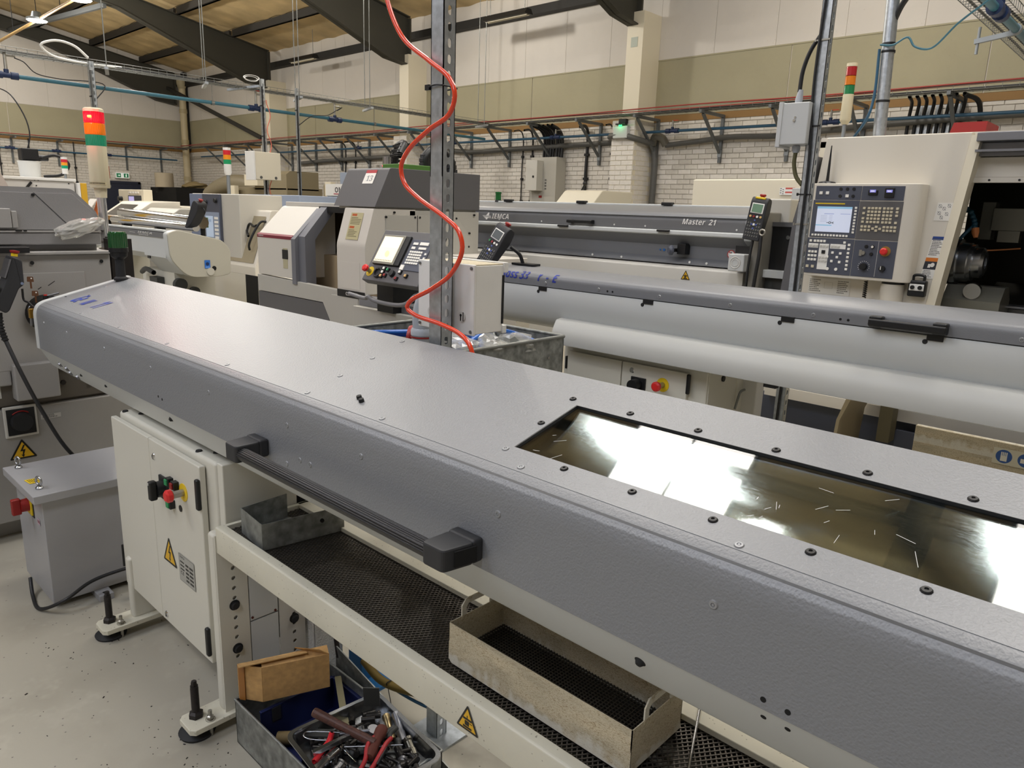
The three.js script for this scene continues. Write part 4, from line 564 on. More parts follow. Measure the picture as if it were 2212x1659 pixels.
{ // tall signal tower beside it
  const x = -4.1, z = -1.335, t = thing('signal_tower', 'large red amber green signal tower on a chrome pole beside the grey lathe', 'signal light', [x, 0.6, z]);
  part(t, 'pole', C([x, 0.6, z], [x, 1.68, z], 0.021, 0.021, 22), M.chrome); part(t, 'pole_clamp', [C([x, 1.33, z], [x, 1.37, z], 0.034, 0.034, 18), B(x - 0.06, x + 0.02, 1.34, 1.365, z - 0.02, z + 0.06), C([x, 1.3, z], [x, 1.335, z], 0.026, 0.026, 6)], M.zinc);
  part(t, 'socket', lathe([[0.026, 0], [0.03, 0.05], [0.044, 0.052]], [x, 1.615, z]), M.ivoryLamp);
  part(t, 'body', lathe([[0.043, 0], [0.045, 0.004], [0.044, 0.2], [0.042, 0.2]], [x, 1.662, z], [0, 1, 0], 32), M.ivoryLamp); print(t, 'type_label', 256, 32, (c, w, h) => { c.fillStyle = '#c8bd96'; c.fillRect(0, 0, w, h); c.fillStyle = '#2a261c'; for (let i = 0; i < 17; i++) c.fillRect(6 + i * 14, 5, 9, 20); }, null, null, null, { geo: new THREE.CylinderGeometry(0.0456, 0.0456, 0.012, 24, 1, true, -0.5, 2.4).translate(x, 1.684, z) });
  const lens = (y, col, k, n) => { const l = part(t, n, [lathe([[0.0435, 0], [0.044, 0.002], [0.044, 0.05], [0.0435, 0.052]], [x, y, z], [0, 1, 0], 32), Array.from({ length: 36 }, (_, i) => C([x + 0.044 * cos(i * PI / 18), y + 0.002, z + 0.044 * sin(i * PI / 18)], [x + 0.044 * cos(i * PI / 18), y + 0.05, z + 0.044 * sin(i * PI / 18)], 0.0018, 0.0018, 4))], phys({ color: col, roughness: 0.2, clearcoat: 0.7, emissive: col, emissiveIntensity: k })); return l; };
  lens(1.862, 0x1c8f6a, 0.15, 'green_lens'); lens(1.916, 0xe07a10, 0.25, 'amber_lens'); const rl = lens(1.97, 0xd0102c, 0.6, 'red_lens'); part(rl, 'bulb', [C([x + 0.03, 1.997, z + 0.036], [x + 0.042, 1.997, z + 0.026], 0.006, 0.006, 10)], lamp(0xffa24a, 2.5));
  part(t, 'cap', lathe([[0.045, 0], [0.045, 0.012], [0.038, 0.018], [0, 0.02]], [x, 2.022, z], [0, 1, 0], 32), M.ivoryLamp);
  const l = new THREE.PointLight(0xff3030, 0.12, 3); l.position.set(x + 0.055, 1.997, z + 0.06); l.castShadow = true; scene.add(l);
}
{ // crinkled clear bag lying on the ledge
  single('clear_bag', 'crumpled clear plastic bag lying on the grey lathe ledge', 'bag', [crumple(17, 0.09, 0.5, 0.42, 1.25).rotateX(0.35).translate(-3.905, 1.475, -1.165)], M.clearBag);
}
function pendant(name, label, at, turn, tilt, small, group, wob = 0) { // hand controller: wedge body, screen, four buttons, keypad
  const t = thing(name, label, 'hand controller', at, group); const W = 0.05, b = BASE.get(t);
  const L = (geo) => geo.applyMatrix4(new THREE.Matrix4().makeRotationFromEuler(new THREE.Euler(tilt, turn, wob, 'YXZ'))).translate(...at);
  const side = fillet([[0.0, -0.118], [0.02, -0.118], [0.022, -0.03], [0.03, 0.1], [0.018, 0.125], [-0.03, 0.12], [-0.045, 0.05], [-0.03, -0.06]], [0.008, 0.006, 0.004, 0.012, 0.012, 0.02, 0.02, 0.02], 4);
  part(t, 'body', L(PX(side, -W, W, { bevel: 0.006 })), M.softBlack);
  const face = (x, y) => [x, y, 0.0225 + max(0, (y + 0.03)) * 0.0615 + 0.001];
  part(t, 'screen_bezel', L(B(-0.036, 0.036, 0.032, 0.088, 0.024, 0.0315, 0.002)), M.white);
  part(t, 'screen', L(B(-0.03, 0.03, 0.037, 0.083, 0.03, 0.033)), small ? plain(0x6f8f76, 0.3) : plain(0x3c4038, 0.3));
  [M.green, M.redDark, M.whiteBtn, M.whiteBtn].forEach((m, i) => part(t, 'button', L(lathe([[0.0065, 0], [0.0065, 0.004], [0, 0.006]], face(-0.03 + i * 0.02, 0.014), [0, 0, 1], 14)), small ? [M.amberBtn, M.redDark, M.whiteBtn, M.amberBtn][i] : m));
  const keys = []; for (let r = 0; r < 5; r++) for (let c = 0; c < 6; c++) { if (r < 2 && (c === 2 || c === 3)) continue; keys.push(B(-0.038 + c * 0.0135, -0.029 + c * 0.0135, -0.028 - r * 0.018, -0.018 - r * 0.018, 0.02, 0.0245, 0.001)); }
  part(t, 'keypad', L(mergeGeometries(keys.map(k => join(k)))), M.cableGrey); part(t, 'arrow_keys', L(mergeGeometries([[0, -0.006], [-0.014, -0.03], [0.014, -0.03], [0, -0.052]].map(([x, y]) => join(BC(x, y, 0.0225, 0.008, 0.008, 0.005))))), plain(0x4a5fb0, 0.4)); part(t, 'centre_key', L(BC(0, -0.03, 0.0235, 0.012, 0.012, 0.005, 0.001)), M.white);
  const e = part(t, 'stop_button', L(lathe([[0.012, 0], [0.012, 0.008], [0.017, 0.01], [0.018, 0.018], [0.012, 0.022], [0, 0.022]], [0, 0.122, 0.0], [0, 1, 0.1], 20)), M.redDark); if (small) part(e, 'yellow_collar', L(B(-0.03, 0.03, 0.112, 0.124, -0.01, 0.028, 0.004)), M.yellow);
  part(t, 'hook', L(new THREE.TorusGeometry(0.03, 0.005, 6, 14, 2.6).rotateY(PI / 2).translate(0, 0.06, -0.045)), M.black);
  return t;
}
{ // hand controller in front of the grey lathe, seen from its side
  const t = thing('hand_controller', 'black hand controller with red stop button at the left picture edge', 'hand controller', [-3.72, 1.09, -0.82]);
  const prof = fillet([[-0.83, 1.362], [-0.868, 1.345], [-0.866, 1.238], [-0.845, 1.225], [-0.8, 1.13], [-0.785, 1.12], [-0.755, 1.145], [-0.77, 1.2], [-0.8, 1.262]], [0.006, 0.012, 0.012, 0.01, 0.01, 0.008, 0.02, 0.02, 0.02], 4);
  part(t, 'body', PX(prof, -3.79, -3.7, { bevel: 0.005 }), M.softBlack); part(t, 'seam', PX([[-0.842, 1.35], [-0.8405, 1.35], [-0.853, 1.24], [-0.8545, 1.24]], -3.701, -3.6995), M.black);
  part(t, 'screen', [PX([[-0.8285, 1.348], [-0.812, 1.302], [-0.8, 1.27], [-0.795, 1.272], [-0.806, 1.302], [-0.822, 1.35]], -3.78, -3.698)], M.steelDull);
  const e = part(t, 'stop_button', lathe([[0.009, 0], [0.009, 0.006], [0.017, 0.012], [0.0185, 0.02], [0, 0.022]], [-3.745, 1.362, -0.852], [0, 1, -0.15], 20), M.redDark); part(e, 'yellow_collar', lathe([[0.0125, -0.004], [0.0125, 0.008]], [-3.745, 1.362, -0.852], [0, 1, -0.15], 20), M.yellow);
  part(t, 'side_screw', C([-3.701, 1.245, -0.857], [-3.696, 1.245, -0.857], 0.006, 0.006, 12), M.slateBlue);
  part(t, 'number_label', [PX([[-0.775, 1.235], [-0.757, 1.2], [-0.755, 1.203], [-0.772, 1.238]], -3.775, -3.698)], M.white);
  part(t, 'strain_relief', [T([[-3.74, 1.12, -0.77], [-3.73, 1.06, -0.765], [-3.715, 1.0, -0.775]], 0.011, 8, 10), ...Array.from({ length: 8 }, (_, i) => C([-3.737 + i * 0.003, 1.1 - i * 0.013, -0.767 - (i > 4 ? (i - 4) * 0.002 : 0)], [-3.737 + i * 0.003, 1.095 - i * 0.013, -0.767 - (i > 4 ? (i - 4) * 0.002 : 0)], 0.0135, 0.0135, 10))], M.rubber);
  part(t, 'cable', T([[-3.715, 1.0, -0.775], [-3.66, 0.88, -0.8], [-3.6, 0.7, -0.85], [-3.56, 0.5, -0.93], [-3.6, 0.3, -1.1]], 0.0085, 10, 10), M.cable);
  part(t, 'bracket_arm', [T([[-3.72, 1.22, -0.86], [-3.72, 1.17, -0.862], [-3.7, 1.16, -0.875], [-3.69, 1.145, -0.885], [-3.66, 1.14, -0.93]], 0.0045, 8, 8), B(-3.72, -3.63, 1.135, 1.142, -0.96, -0.9)], M.black);
}
{ const k = thing('clamp_lever', 'black clamp lever with a red button behind the feeder end cap', 'lever', [-3.68, 1.14, -0.94]); part(k, 'hub', C([-3.68, 1.14, -0.935], [-3.68, 1.19, -0.935], 0.014, 0.012, 16), M.black); part(k, 'arm', T([[-3.68, 1.188, -0.935], [-3.675, 1.192, -0.955], [-3.67, 1.2, -0.985]], 0.005, 6, 8), M.steelDull); part(k, 'button', C([-3.68, 1.19, -0.935], [-3.68, 1.195, -0.935], 0.007, 0.007, 12), M.red); }
{ const p = thing('padlock', 'brass padlock hanging beside the hand controller', 'padlock', [-3.7, 1.09, -0.878]); part(p, 'body', B(-3.712, -3.69, 1.093, 1.135, -0.898, -0.868, 0.003), M.brass); part(p, 'shackle', new THREE.TorusGeometry(0.011, 0.003, 8, 16, PI).rotateY(PI / 2).translate(-3.701, 1.135, -0.882), M.steel); part(p, 'pin', C([-3.7, 1.06, -0.874], [-3.7, 1.093, -0.876], 0.006, 0.006, 10), M.steelDull); }
for (const [y, z, l] of [[1.262, -0.888, 'upper brown key on the ring by the hand controller'], [1.2, -0.9, 'lower brown key hanging above the brass padlock']]) { const k = thing('key', l, 'key', [-3.695, y - 0.02, z]); part(k, 'bow', PX(fillet([[z - 0.013, y - 0.012], [z + 0.013, y - 0.01], [z + 0.011, y + 0.012], [z - 0.011, y + 0.011]], 0.003, 2), -3.697, -3.694), M.brownKey); part(k, 'blade', B(-3.697, -3.695, y - 0.04, y - 0.01, z - 0.004, z + 0.003), M.brownKey); part(k, 'hole', C([-3.6945, y + 0.004, z - 0.004], [-3.693, y + 0.004, z - 0.004], 0.003, 0.003, 10), M.white); }

// ---------------------------------------------------------------- galvanised post with box, red hose, and the bin behind the feeder
function strut(parent, name, x0, x1, z0, z1, y0, y1, m, pitch = 0.0335, hw = 0.011, hh = 0.021, holeSide = 'x') { // slotted channel: solid +z face, slots on the +x face
  const k = 0.0025, holes = []; for (let y = y0 + 0.02; y < y1 - 0.02; y += pitch) holes.push(slot((z0 + z1) / 2, y, hw, hh));
  part(parent, name, [B(x0, x1, y0, y1, max(z0, z1) - k, max(z0, z1)), B(x0, x0 + k, y0, y1, min(z0, z1), max(z0, z1)), PX([[z0, y0], [z1, y0], [z1, y1], [z0, y1]], x1 - k, x1, { holes }), B(x0, x0 + (x1 - x0) * 0.25, y0, y1, min(z0, z1), min(z0, z1) + k), B(x1 - (x1 - x0) * 0.25, x1, y0, y1, min(z0, z1), min(z0, z1) + k)], m);
}
{
  const p = thing('strut_post', 'galvanised slotted strut post behind the grey feeder with the red hose', 'post', [-1.503, 0, -1.32]);
  strut(p, 'channel', -1.53, -1.482, -1.343, -1.302, 0, 3.4, M.galv, 0.0378, 0.0125, 0.0225); part(p, 'base_plate', B(-1.58, -1.43, 0, 0.008, -1.4, -1.25), M.galv);
  part(p, 'cable_tie', [T([[-1.534, 1.921, -1.3], [-1.505, 1.924, -1.297], [-1.48, 1.921, -1.3], [-1.478, 1.919, -1.345], [-1.505, 1.919, -1.348], [-1.534, 1.919, -1.345]], 0.0022, 6, 5, true), B(-1.548, -1.532, 1.914, 1.927, -1.305, -1.297)], M.black);
}
{ const pts = [[-1.71, 2.25], [-1.683, 2.144], [-1.62, 2.047], [-1.515, 1.98], [-1.436, 1.93], [-1.416, 1.891], [-1.434, 1.849], [-1.513, 1.814], [-1.597, 1.766], [-1.627, 1.725], [-1.613, 1.683], [-1.559, 1.647], [-1.447, 1.597], [-1.394, 1.564], [-1.38, 1.519], [-1.418, 1.458], [-1.5, 1.408], [-1.587, 1.367], [-1.602, 1.347], [-1.567, 1.331], [-1.461, 1.319], [-1.387, 1.304], [-1.352, 1.285], [-1.334, 1.255], [-1.33, 1.18], [-1.34, 1.05]];
  single('red_air_hose', 'orange red plastic air hose waving down in front of the strut post', 'hose', T([[-1.8, 2.9, -1.283], ...pts.map(([x, y]) => [x, y, -1.282])], 0.0062, 8, 12), M.orange); }
{
  const b = thing('socket_enclosure', 'white enclosure box fixed behind the strut post above the bin', 'box', [-1.53, 1.28, -1.42]);
  part(b, 'body', B(-1.64, -1.414, 1.288, 1.473, -1.472, -1.366, 0.002), M.boxWhite); part(b, 'top_face', B(-1.638, -1.416, 1.4728, 1.476, -1.47, -1.368), M.boxTop, { label: 'dusty brown top of the box' });
  part(b, 'front_plate', B(-1.645, -1.412, 1.284, 1.476, -1.366, -1.358, 0.003), M.boxWhite); each(b, 'rear_flange', [B(-1.646, -1.41, 1.452, 1.48, -1.486, -1.47, 0.002), B(-1.646, -1.41, 1.282, 1.305, -1.486, -1.47, 0.002)], M.boxWhite);
  part(b, 'hinge_line', B(-1.4145, -1.4125, 1.31, 1.445, -1.474, -1.466), M.black);
  each(b, 'screw', [[-1.636, 1.466], [-1.423, 1.466], [-1.636, 1.295], [-1.423, 1.295]].map(([x, y]) => C([x, y, -1.358], [x, y, -1.355], 0.0045, 0.0045, 12)), M.steelDull);
  for (const x of [-1.457, -1.585]) { const k = part(b, 'knockout', C([x, 1.333, -1.358], [x, 1.333, -1.354], 0.0135, 0.0135, 22), M.palegrey); part(k, 'keyhole', [C([x - 0.002, 1.337, -1.354], [x - 0.002, 1.337, -1.3533], 0.004, 0.004, 12), B(x - 0.004, x, 1.322, 1.335, -1.354, -1.3533), B(x + 0.006, x + 0.009, 1.322, 1.346, -1.354, -1.3533)], M.black); }
}
{
  const p = thing('power_plug', 'grey industrial plug with red cap hanging left of the white box', 'plug', [-1.78, 1.15, -1.46]);
  part(p, 'elbow', T([[-1.66, 1.36, -1.43], [-1.7, 1.345, -1.44], [-1.725, 1.3, -1.445], [-1.73, 1.25, -1.45]], 0.034, 6, 18), M.plugGrey); part(p, 'body', lathe([[0.031, 0], [0.036, 0.01], [0.038, 0.06], [0.04, 0.062], [0.04, 0.075], [0.034, 0.085]], [-1.73, 1.175, -1.45], [0, 1, 0], 24), M.plugGrey); part(p, 'red_ring', lathe([[0.0405, 0.054], [0.0405, 0.059]], [-1.73, 1.175, -1.45], [0, 1, 0], 24), M.redDark);
  part(p, 'red_cap', [lathe([[0.0, 0], [0.036, 0.004], [0.04, 0.016], [0.036, 0.026]], [-1.79, 1.215, -1.47], [-0.75, 0.1, 0.6], 22)], M.redDark); part(p, 'spring', T([[-1.76, 1.262, -1.45], [-1.757, 1.25, -1.448], [-1.762, 1.243, -1.446], [-1.752, 1.236, -1.445]], 0.0018, 4, 5), M.steel); part(p, 'flex', T([[-1.73, 1.18, -1.45], [-1.73, 1.1, -1.45], [-1.74, 1.0, -1.45]], 0.014, 6, 10), M.cable);
}
{
  const b = thing('galvanised_bin', 'galvanised steel bin behind the feeder holding blue hose and bags', 'bin', [-2.4, 0, -2.0]);
  const x0 = -2.75, x1 = -2.02, z0 = -1.62, z1 = -2.5, y1 = 1.085, k = 0.004;
  part(b, 'right_wall', B(x1 - k, x1, 0.12, y1, z1, z0), M.galvDull); part(b, 'rear_wall', B(x0, x1, 0.12, y1, z1, z1 + k), M.galvDull); part(b, 'left_wall', B(x0, x0 + k, 0.12, y1, z1, z0), M.galvDull); part(b, 'front_wall', B(x0, x1, 0.12, y1 - 0.04, z0 - k, z0), M.galvDull); part(b, 'bottom', B(x0, x1, 0.12, 0.125, z1, z0), M.galvDull);
  part(b, 'rim', [C([x1, y1, z0], [x1, y1, z1], 0.008, 0.008, 8), C([x0, y1, z1], [x1, y1, z1], 0.008, 0.008, 8), C([x0, y1, z0], [x0, y1, z1], 0.008, 0.008, 8)], M.galvDull);
  part(b, 'lug', [T([[-2.45, 1.05, z1 + 0.006], [-2.42, 1.03, z1 + 0.03], [-2.36, 1.03, z1 + 0.03], [-2.33, 1.05, z1 + 0.006]], 0.008, 6, 6), B(-2.34, -2.31, 1.03, 1.07, z1 + 0.003, z1 + 0.012)], M.galvDull); part(b, 'rivet', C([x1, 1.0, -2.4], [x1 + 0.003, 1.0, -2.4], 0.006, 0.006, 10), M.steel); part(b, 'weld_drip', [T([[-2.26, 1.06, z1 + 0.008], [-2.22, 1.03, z1 + 0.01], [-2.12, 1.02, z1 + 0.01], [-2.06, 1.03, z1 + 0.01]], 0.006, 6, 6)], M.steel);
  for (const [x, z] of [[x0 + 0.08, z0 - 0.08], [x1 - 0.08, z0 - 0.08], [x0 + 0.08, z1 + 0.08], [x1 - 0.08, z1 + 0.08]]) part(b, 'castor', [C([x - 0.02, 0.05, z], [x + 0.02, 0.05, z], 0.05, 0.05, 18), B(x - 0.028, x + 0.028, 0.05, 0.12, z - 0.025, z + 0.025)], M.rubber);
}
{ // bright blue hose coil
  const h = thing('blue_hose_coil', 'coil of bright blue hose heaped in the galvanised bin', 'hose', [-2.33, 0.88, -1.95]); const r = rng(7), pts = []; for (let i = 0; i <= 150; i++) { const a = i / 150 * 2 * PI * 7, y = 0.93 + 0.17 * (i / 150) + 0.008 * sin(a * 1.3), R = 0.25 + 0.018 * sin(a * 0.37 + 1); pts.push([-2.33 + R * cos(a), y + 0.01 * sin(a * 2.1), -1.93 + R * 0.95 * sin(a)]); } part(h, 'tube', T(pts, 0.0115, 3, 8), M.hoseBlue);
  part(h, 'free_end', T([[-2.1, 1.1, -2.0], [-2.13, 1.13, -2.15], [-2.12, 1.1, -2.3], [-2.06, 1.06, -2.38]], 0.0105, 8, 8), M.hoseBlue);
}
[[21, -2.12, 1.07, -1.93, 0.1, 'shiny clear bag beside the blue hose coil in the bin'], [26, -2.1, 1.06, -2.1, 0.085, 'middle crumpled clear bag in the galvanised bin'], [29, -2.1, 1.055, -2.27, 0.085, 'crumpled clear bag nearest the bin far wall']].forEach(([s, x, y, z, R, l]) => single('plastic_bag', l, 'bag', crumple(s, R, 1, 0.75, 1).translate(x, y, z), M.clearBag));
single('metal_clamp', 'dark grey metal clamp bracket hooked over the bin rim', 'clamp', [bar([-2.03, 1.1, -1.82], [-2.02, 0.98, -1.78], 0.05, 0.03, 0.004), bar([-2.05, 1.11, -1.83], [-2.12, 1.11, -1.9], 0.03, 0.03, 0.004), C([-2.08, 1.14, -1.86], [-2.08, 1.08, -1.86], 0.01, 0.01, 10), C([-2.03, 1.05, -1.79], [-2.0, 1.05, -1.79], 0.008, 0.008, 10)], M.steelDark);

function wrapPrint(out, s0, s1, x0, x1, lift = 0.0009) { // print laid on an extruded outline, from arc length s0 to s1
  const pts = [], uv = []; let s = 0; const P = []; for (let i = 0; i + 1 < out.length; i++) { const a = out[i], b = out[i + 1], L = hypot(b[0] - a[0], b[1] - a[1]); const n = [(b[1] - a[1]) / L, -(b[0] - a[0]) / L]; for (const t of [0, 0.5, 0.999]) P.push([a[0] + (b[0] - a[0]) * t + n[0] * lift, a[1] + (b[1] - a[1]) * t + n[1] * lift, s + L * t]); s += L; }
  const Q = P.filter(p => p[2] >= s0 && p[2] <= s1); for (let i = 0; i + 1 < Q.length; i++) { const a = Q[i], b = Q[i + 1], va = (a[2] - s0) / (s1 - s0), vb = (b[2] - s0) / (s1 - s0); pts.push(x0, a[1], a[0], x1, a[1], a[0], x1, b[1], b[0], x0, a[1], a[0], x1, b[1], b[0], x0, b[1], b[0]); uv.push(0, va, 1, va, 1, vb, 0, va, 1, vb, 0, vb); }
  const g = new THREE.BufferGeometry(); g.setAttribute('position', new THREE.Float32BufferAttribute(pts, 3)); g.setAttribute('uv', new THREE.Float32BufferAttribute(uv, 2)); g.computeVertexNormals(); return g;
}
// ---------------------------------------------------------------- second bar feeder, white and grey, in the middle distance
{
  const f = thing('bar_feeder', 'white and grey bar feeder with worn blue Boss 33 lettering', 'bar feeder', [-1.4, 0.95, -3.0]);
  const X0 = -3.2, X1 = 0.7;
  const bossOut = fillet([[-2.8, 1.253], [-2.8, 1.31], [-2.9, 1.334], [-3.13, 1.324], [-3.24, 1.26], [-3.24, 1.25]], [0, 0.04, 0.05, 0.05, 0.02, 0], 8); part(f, 'cover', PX(bossOut, X0, X1, { crease: 0.5 }), M.feederGreyFar);
  part(f, 'seam', B(X0, X1, 1.2475, 1.254, -3.2, -2.806), M.black);
  part(f, 'lower_shell', PX(fillet([[-2.802, 1.249], [-2.802, 1.16], [-2.85, 1.06], [-2.95, 1.02], [-3.2, 1.02], [-3.24, 1.249]], [0.004, 0.12, 0.06, 0.05, 0.05, 0], 8), X0, X1, { crease: 0.5 }), M.feederWhite);
  part(f, 'lower_rail', PX(fillet([[-2.83, 1.108], [-2.785, 1.1], [-2.757, 1.05], [-2.75, 0.985], [-2.8, 0.985], [-2.83, 0.99]], [0, 0.008, 0.03, 0.004, 0, 0], 5), -2.305, X1, { crease: 0.5 }), plain(0xbcbdb9, 0.42));
  part(f, 'rail_bracket', B(-0.2 - 1.0, -0.15 - 1.0, 0.97, 0.986, -2.79, -2.76), M.black);
  for (const x of [-2.415, -1.79, -1.15, -0.633]) part(f, 'latch', B(x - 0.026, x + 0.026, 1.232, 1.254, -2.803, -2.797, 0.001), M.black);
  for (const x of [-2.445, -1.82, -1.181, -0.663]) part(f, 'rubber_plug', lathe([[0, 0.004], [0.007, 0.003], [0.009, 0]], [x, 1.226, -2.802], [0, 0, 1], 12), M.rubber);
  const fr = join(rivetHead(0.009).rotateX(PI / 2)); inst(f, 'rivet', fr, plain(0x9b9da0, 0.4, 0.5), [-2.74, -2.398, -2.067, -1.734, -1.396, -1.054, -0.72, -0.388].map(x => [x, 1.271, -2.8]));
  each(f, 'drilled_hole', [-2.015, -1.986, -0.953, -0.925].map(x => C([x, 1.268, -2.801], [x, 1.268, -2.7993], 0.005, 0.005, 10)), M.boreDark);
  const h = part(f, 'handle', [B(-0.845, -0.595, 1.262, 1.288, -2.782, -2.758, 0.006), B(-0.845, -0.8, 1.258, 1.298, -2.8, -2.765, 0.006), B(-0.64, -0.595, 1.258, 1.298, -2.8, -2.765, 0.006)], M.black); for (const x of [-0.822, -0.617]) part(h, 'screw_cap', C([x, 1.279, -2.765], [x, 1.279, -2.7625], 0.008, 0.008, 14), M.softBlack);
  print(f, 'lettering', 1024, 160, (c) => { c.clearRect(0, 0, 1024, 160); c.fillStyle = '#26389a'; c.font = 'italic bold 132px sans-serif'; c.fillText('Boss 33', 10, 128); c.fillText('r', 630, 128); c.fillText('-', 760, 128); c.fillText('E', 860, 128); c.globalCompositeOperation = 'destination-out'; const r = rng(5); for (let i = 0; i < 14; i++) c.fillRect(r() * 560, 40 + r() * 110, 60 + r() * 90, 4); }, null, null, null, { clear: true, geo: wrapPrint(bossOut, 0.01, 0.088, -2.72, -2.29) });
  // its cabinet
  part(f, 'cabinet', B(-2.31, -1.5, 0.08, 0.965, -3.2, -2.87, 0.006), M.cream); part(f, 'cabinet_top', B(-2.31, -1.5, 0.965, 0.985, -3.15, -2.9), M.cream);
  part(f, 'door', B(-2.272, -1.944, 0.15, 0.942, -2.87, -2.85, 0.003), M.cream); const d = part(f, 'door', B(-1.938, -1.588, 0.15, 0.942, -2.87, -2.85, 0.003), M.cream);
  part(d, 'lock', lathe([[0, 0.004], [0.01, 0.004], [0.014, 0]], [-1.882, 0.906, -2.85], [0, 0, 1], 18), M.chrome); part(d, 'hinge', B(-1.588, -1.572, 0.85, 0.94, -2.855, -2.84, 0.004), M.black); part(d, 'hinge', B(-2.292, -2.28, 0.845, 0.91, -2.872, -2.855, 0.003), M.black);
  part(d, 'rotary_switch', [B(-1.88, -1.8, 0.8, 0.88, -2.852, -2.842, 0.002), C([-1.845, 0.845, -2.842], [-1.845, 0.845, -2.8], 0.03, 0.028, 20)], M.black); eStop(d, [-1.71, 0.868, -2.85], [0, 0, 1], 1.1, 0.05);
  part(f, 'stand_end', [B(-1.51, -1.495, 0.05, 0.965, -3.2, -2.88), B(-1.505, -1.49, 0.05, 0.95, -3.3, -3.14)], M.cream); part(f, 'stand_plug', [C([-1.495, 0.915, -3.0], [-1.488, 0.915, -3.0], 0.014, 0.014, 12), C([-1.495, 0.93, -3.06], [-1.488, 0.93, -3.06], 0.012, 0.012, 12)], M.black); part(f, 'stand_column', B(-1.53, -1.42, 0.05, 1.0, -3.28, -3.2, 0.006), M.palegrey); part(f, 'lever', T([[-1.47, 0.84, -3.18], [-1.47, 0.835, -3.14], [-1.47, 0.76, -3.1]], 0.006, 6, 8), M.galvDull);
  part(f, 'leg', B(0.35, 0.5, 0, 1.0, -3.2, -2.9), M.cream);
}
pendant('hand_controller', 'black hand controller with red button above the Boss feeder left end', [-2.8, 1.43, -2.84], 0.1, -0.35, false, null, -0.4);
{ const b = thing('controller_bracket', 'black swivel bracket holding the controller above the Boss feeder', 'bracket', [-2.7, 1.334, -2.95]); part(b, 'arm', [T([[-2.74, 1.43, -2.9], [-2.7, 1.39, -2.93], [-2.69, 1.336, -2.95]], 0.01, 6, 8), B(-2.76, -2.6, 1.334, 1.346, -2.99, -2.93, 0.003)], M.black); }
{ // post with enclosure behind the second feeder
  const p = thing('strut_post', 'galvanised slotted strut post behind the Boss feeder carrying a grey box', 'post', [-1.345, 0, -3.37]); strut(p, 'channel', -1.39, -1.345, -3.392, -3.351, 0, 3.4, M.galv, 0.05, 0.013, 0.026); part(p, 'base_plate', B(-1.45, -1.27, 0, 0.008, -3.45, -3.28), M.galv);
  for (const [y, m] of [[2.37, M.zinc], [2.02, M.black], [1.73, M.black], [1.6, M.zinc]]) part(p, 'cable_tie', [B(-1.397, -1.338, y, y + 0.006, -3.351, -3.345), B(-1.402, -1.396, y - 0.003, y + 0.009, -3.352, -3.342)], m);
  part(p, 'cable', T([[-1.36, 3.2, -3.342], [-1.373, 2.6, -3.342], [-1.383, 2.2, -3.342], [-1.365, 1.9, -3.342], [-1.363, 1.6, -3.342], [-1.36, 1.3, -3.342], [-1.37, 0.6, -3.342]], 0.006, 12, 8), M.cable);
}
{
  const b = thing('junction_box', 'grey metal junction box on the post at upper right with cables', 'box', [-1.45, 1.9, -3.35]); part(b, 'body', B(-1.495, -1.375, 1.945, 2.12, -3.42, -3.305, 0.004), M.elecGrey); part(b, 'lid', B(-1.51, -1.49, 1.935, 2.125, -3.42, -3.3, 0.003), M.elecGrey); part(b, 'lock', [C([-1.435, 2.045, -3.305], [-1.435, 2.045, -3.3], 0.006, 0.006, 12), C([-1.432, 2.058, -3.305], [-1.432, 2.058, -3.302], 0.005, 0.005, 12)], M.chrome);
  part(b, 'gland', [lathe([[0.016, 0], [0.018, 0.008], [0.016, 0.02], [0.012, 0.03]], [-1.435, 1.943, -3.36], [0, -1, 0], 12), lathe([[0.014, 0], [0.016, 0.02], [0.01, 0.06]], [-1.45, 2.12, -3.36], [0.1, 1, 0], 12)], M.plugGrey); part(b, 'lower_cable', T([[-1.435, 1.92, -3.36], [-1.437, 1.87, -3.36], [-1.42, 1.81, -3.36], [-1.39, 1.775, -3.36]], 0.009, 8, 10), plain(0x5a5636, 0.6)); part(b, 'upper_cable', T([[-1.45, 2.17, -3.36], [-1.445, 2.26, -3.36], [-1.42, 2.34, -3.36], [-1.385, 2.4, -3.365]], 0.009, 8, 10), M.cable);
}

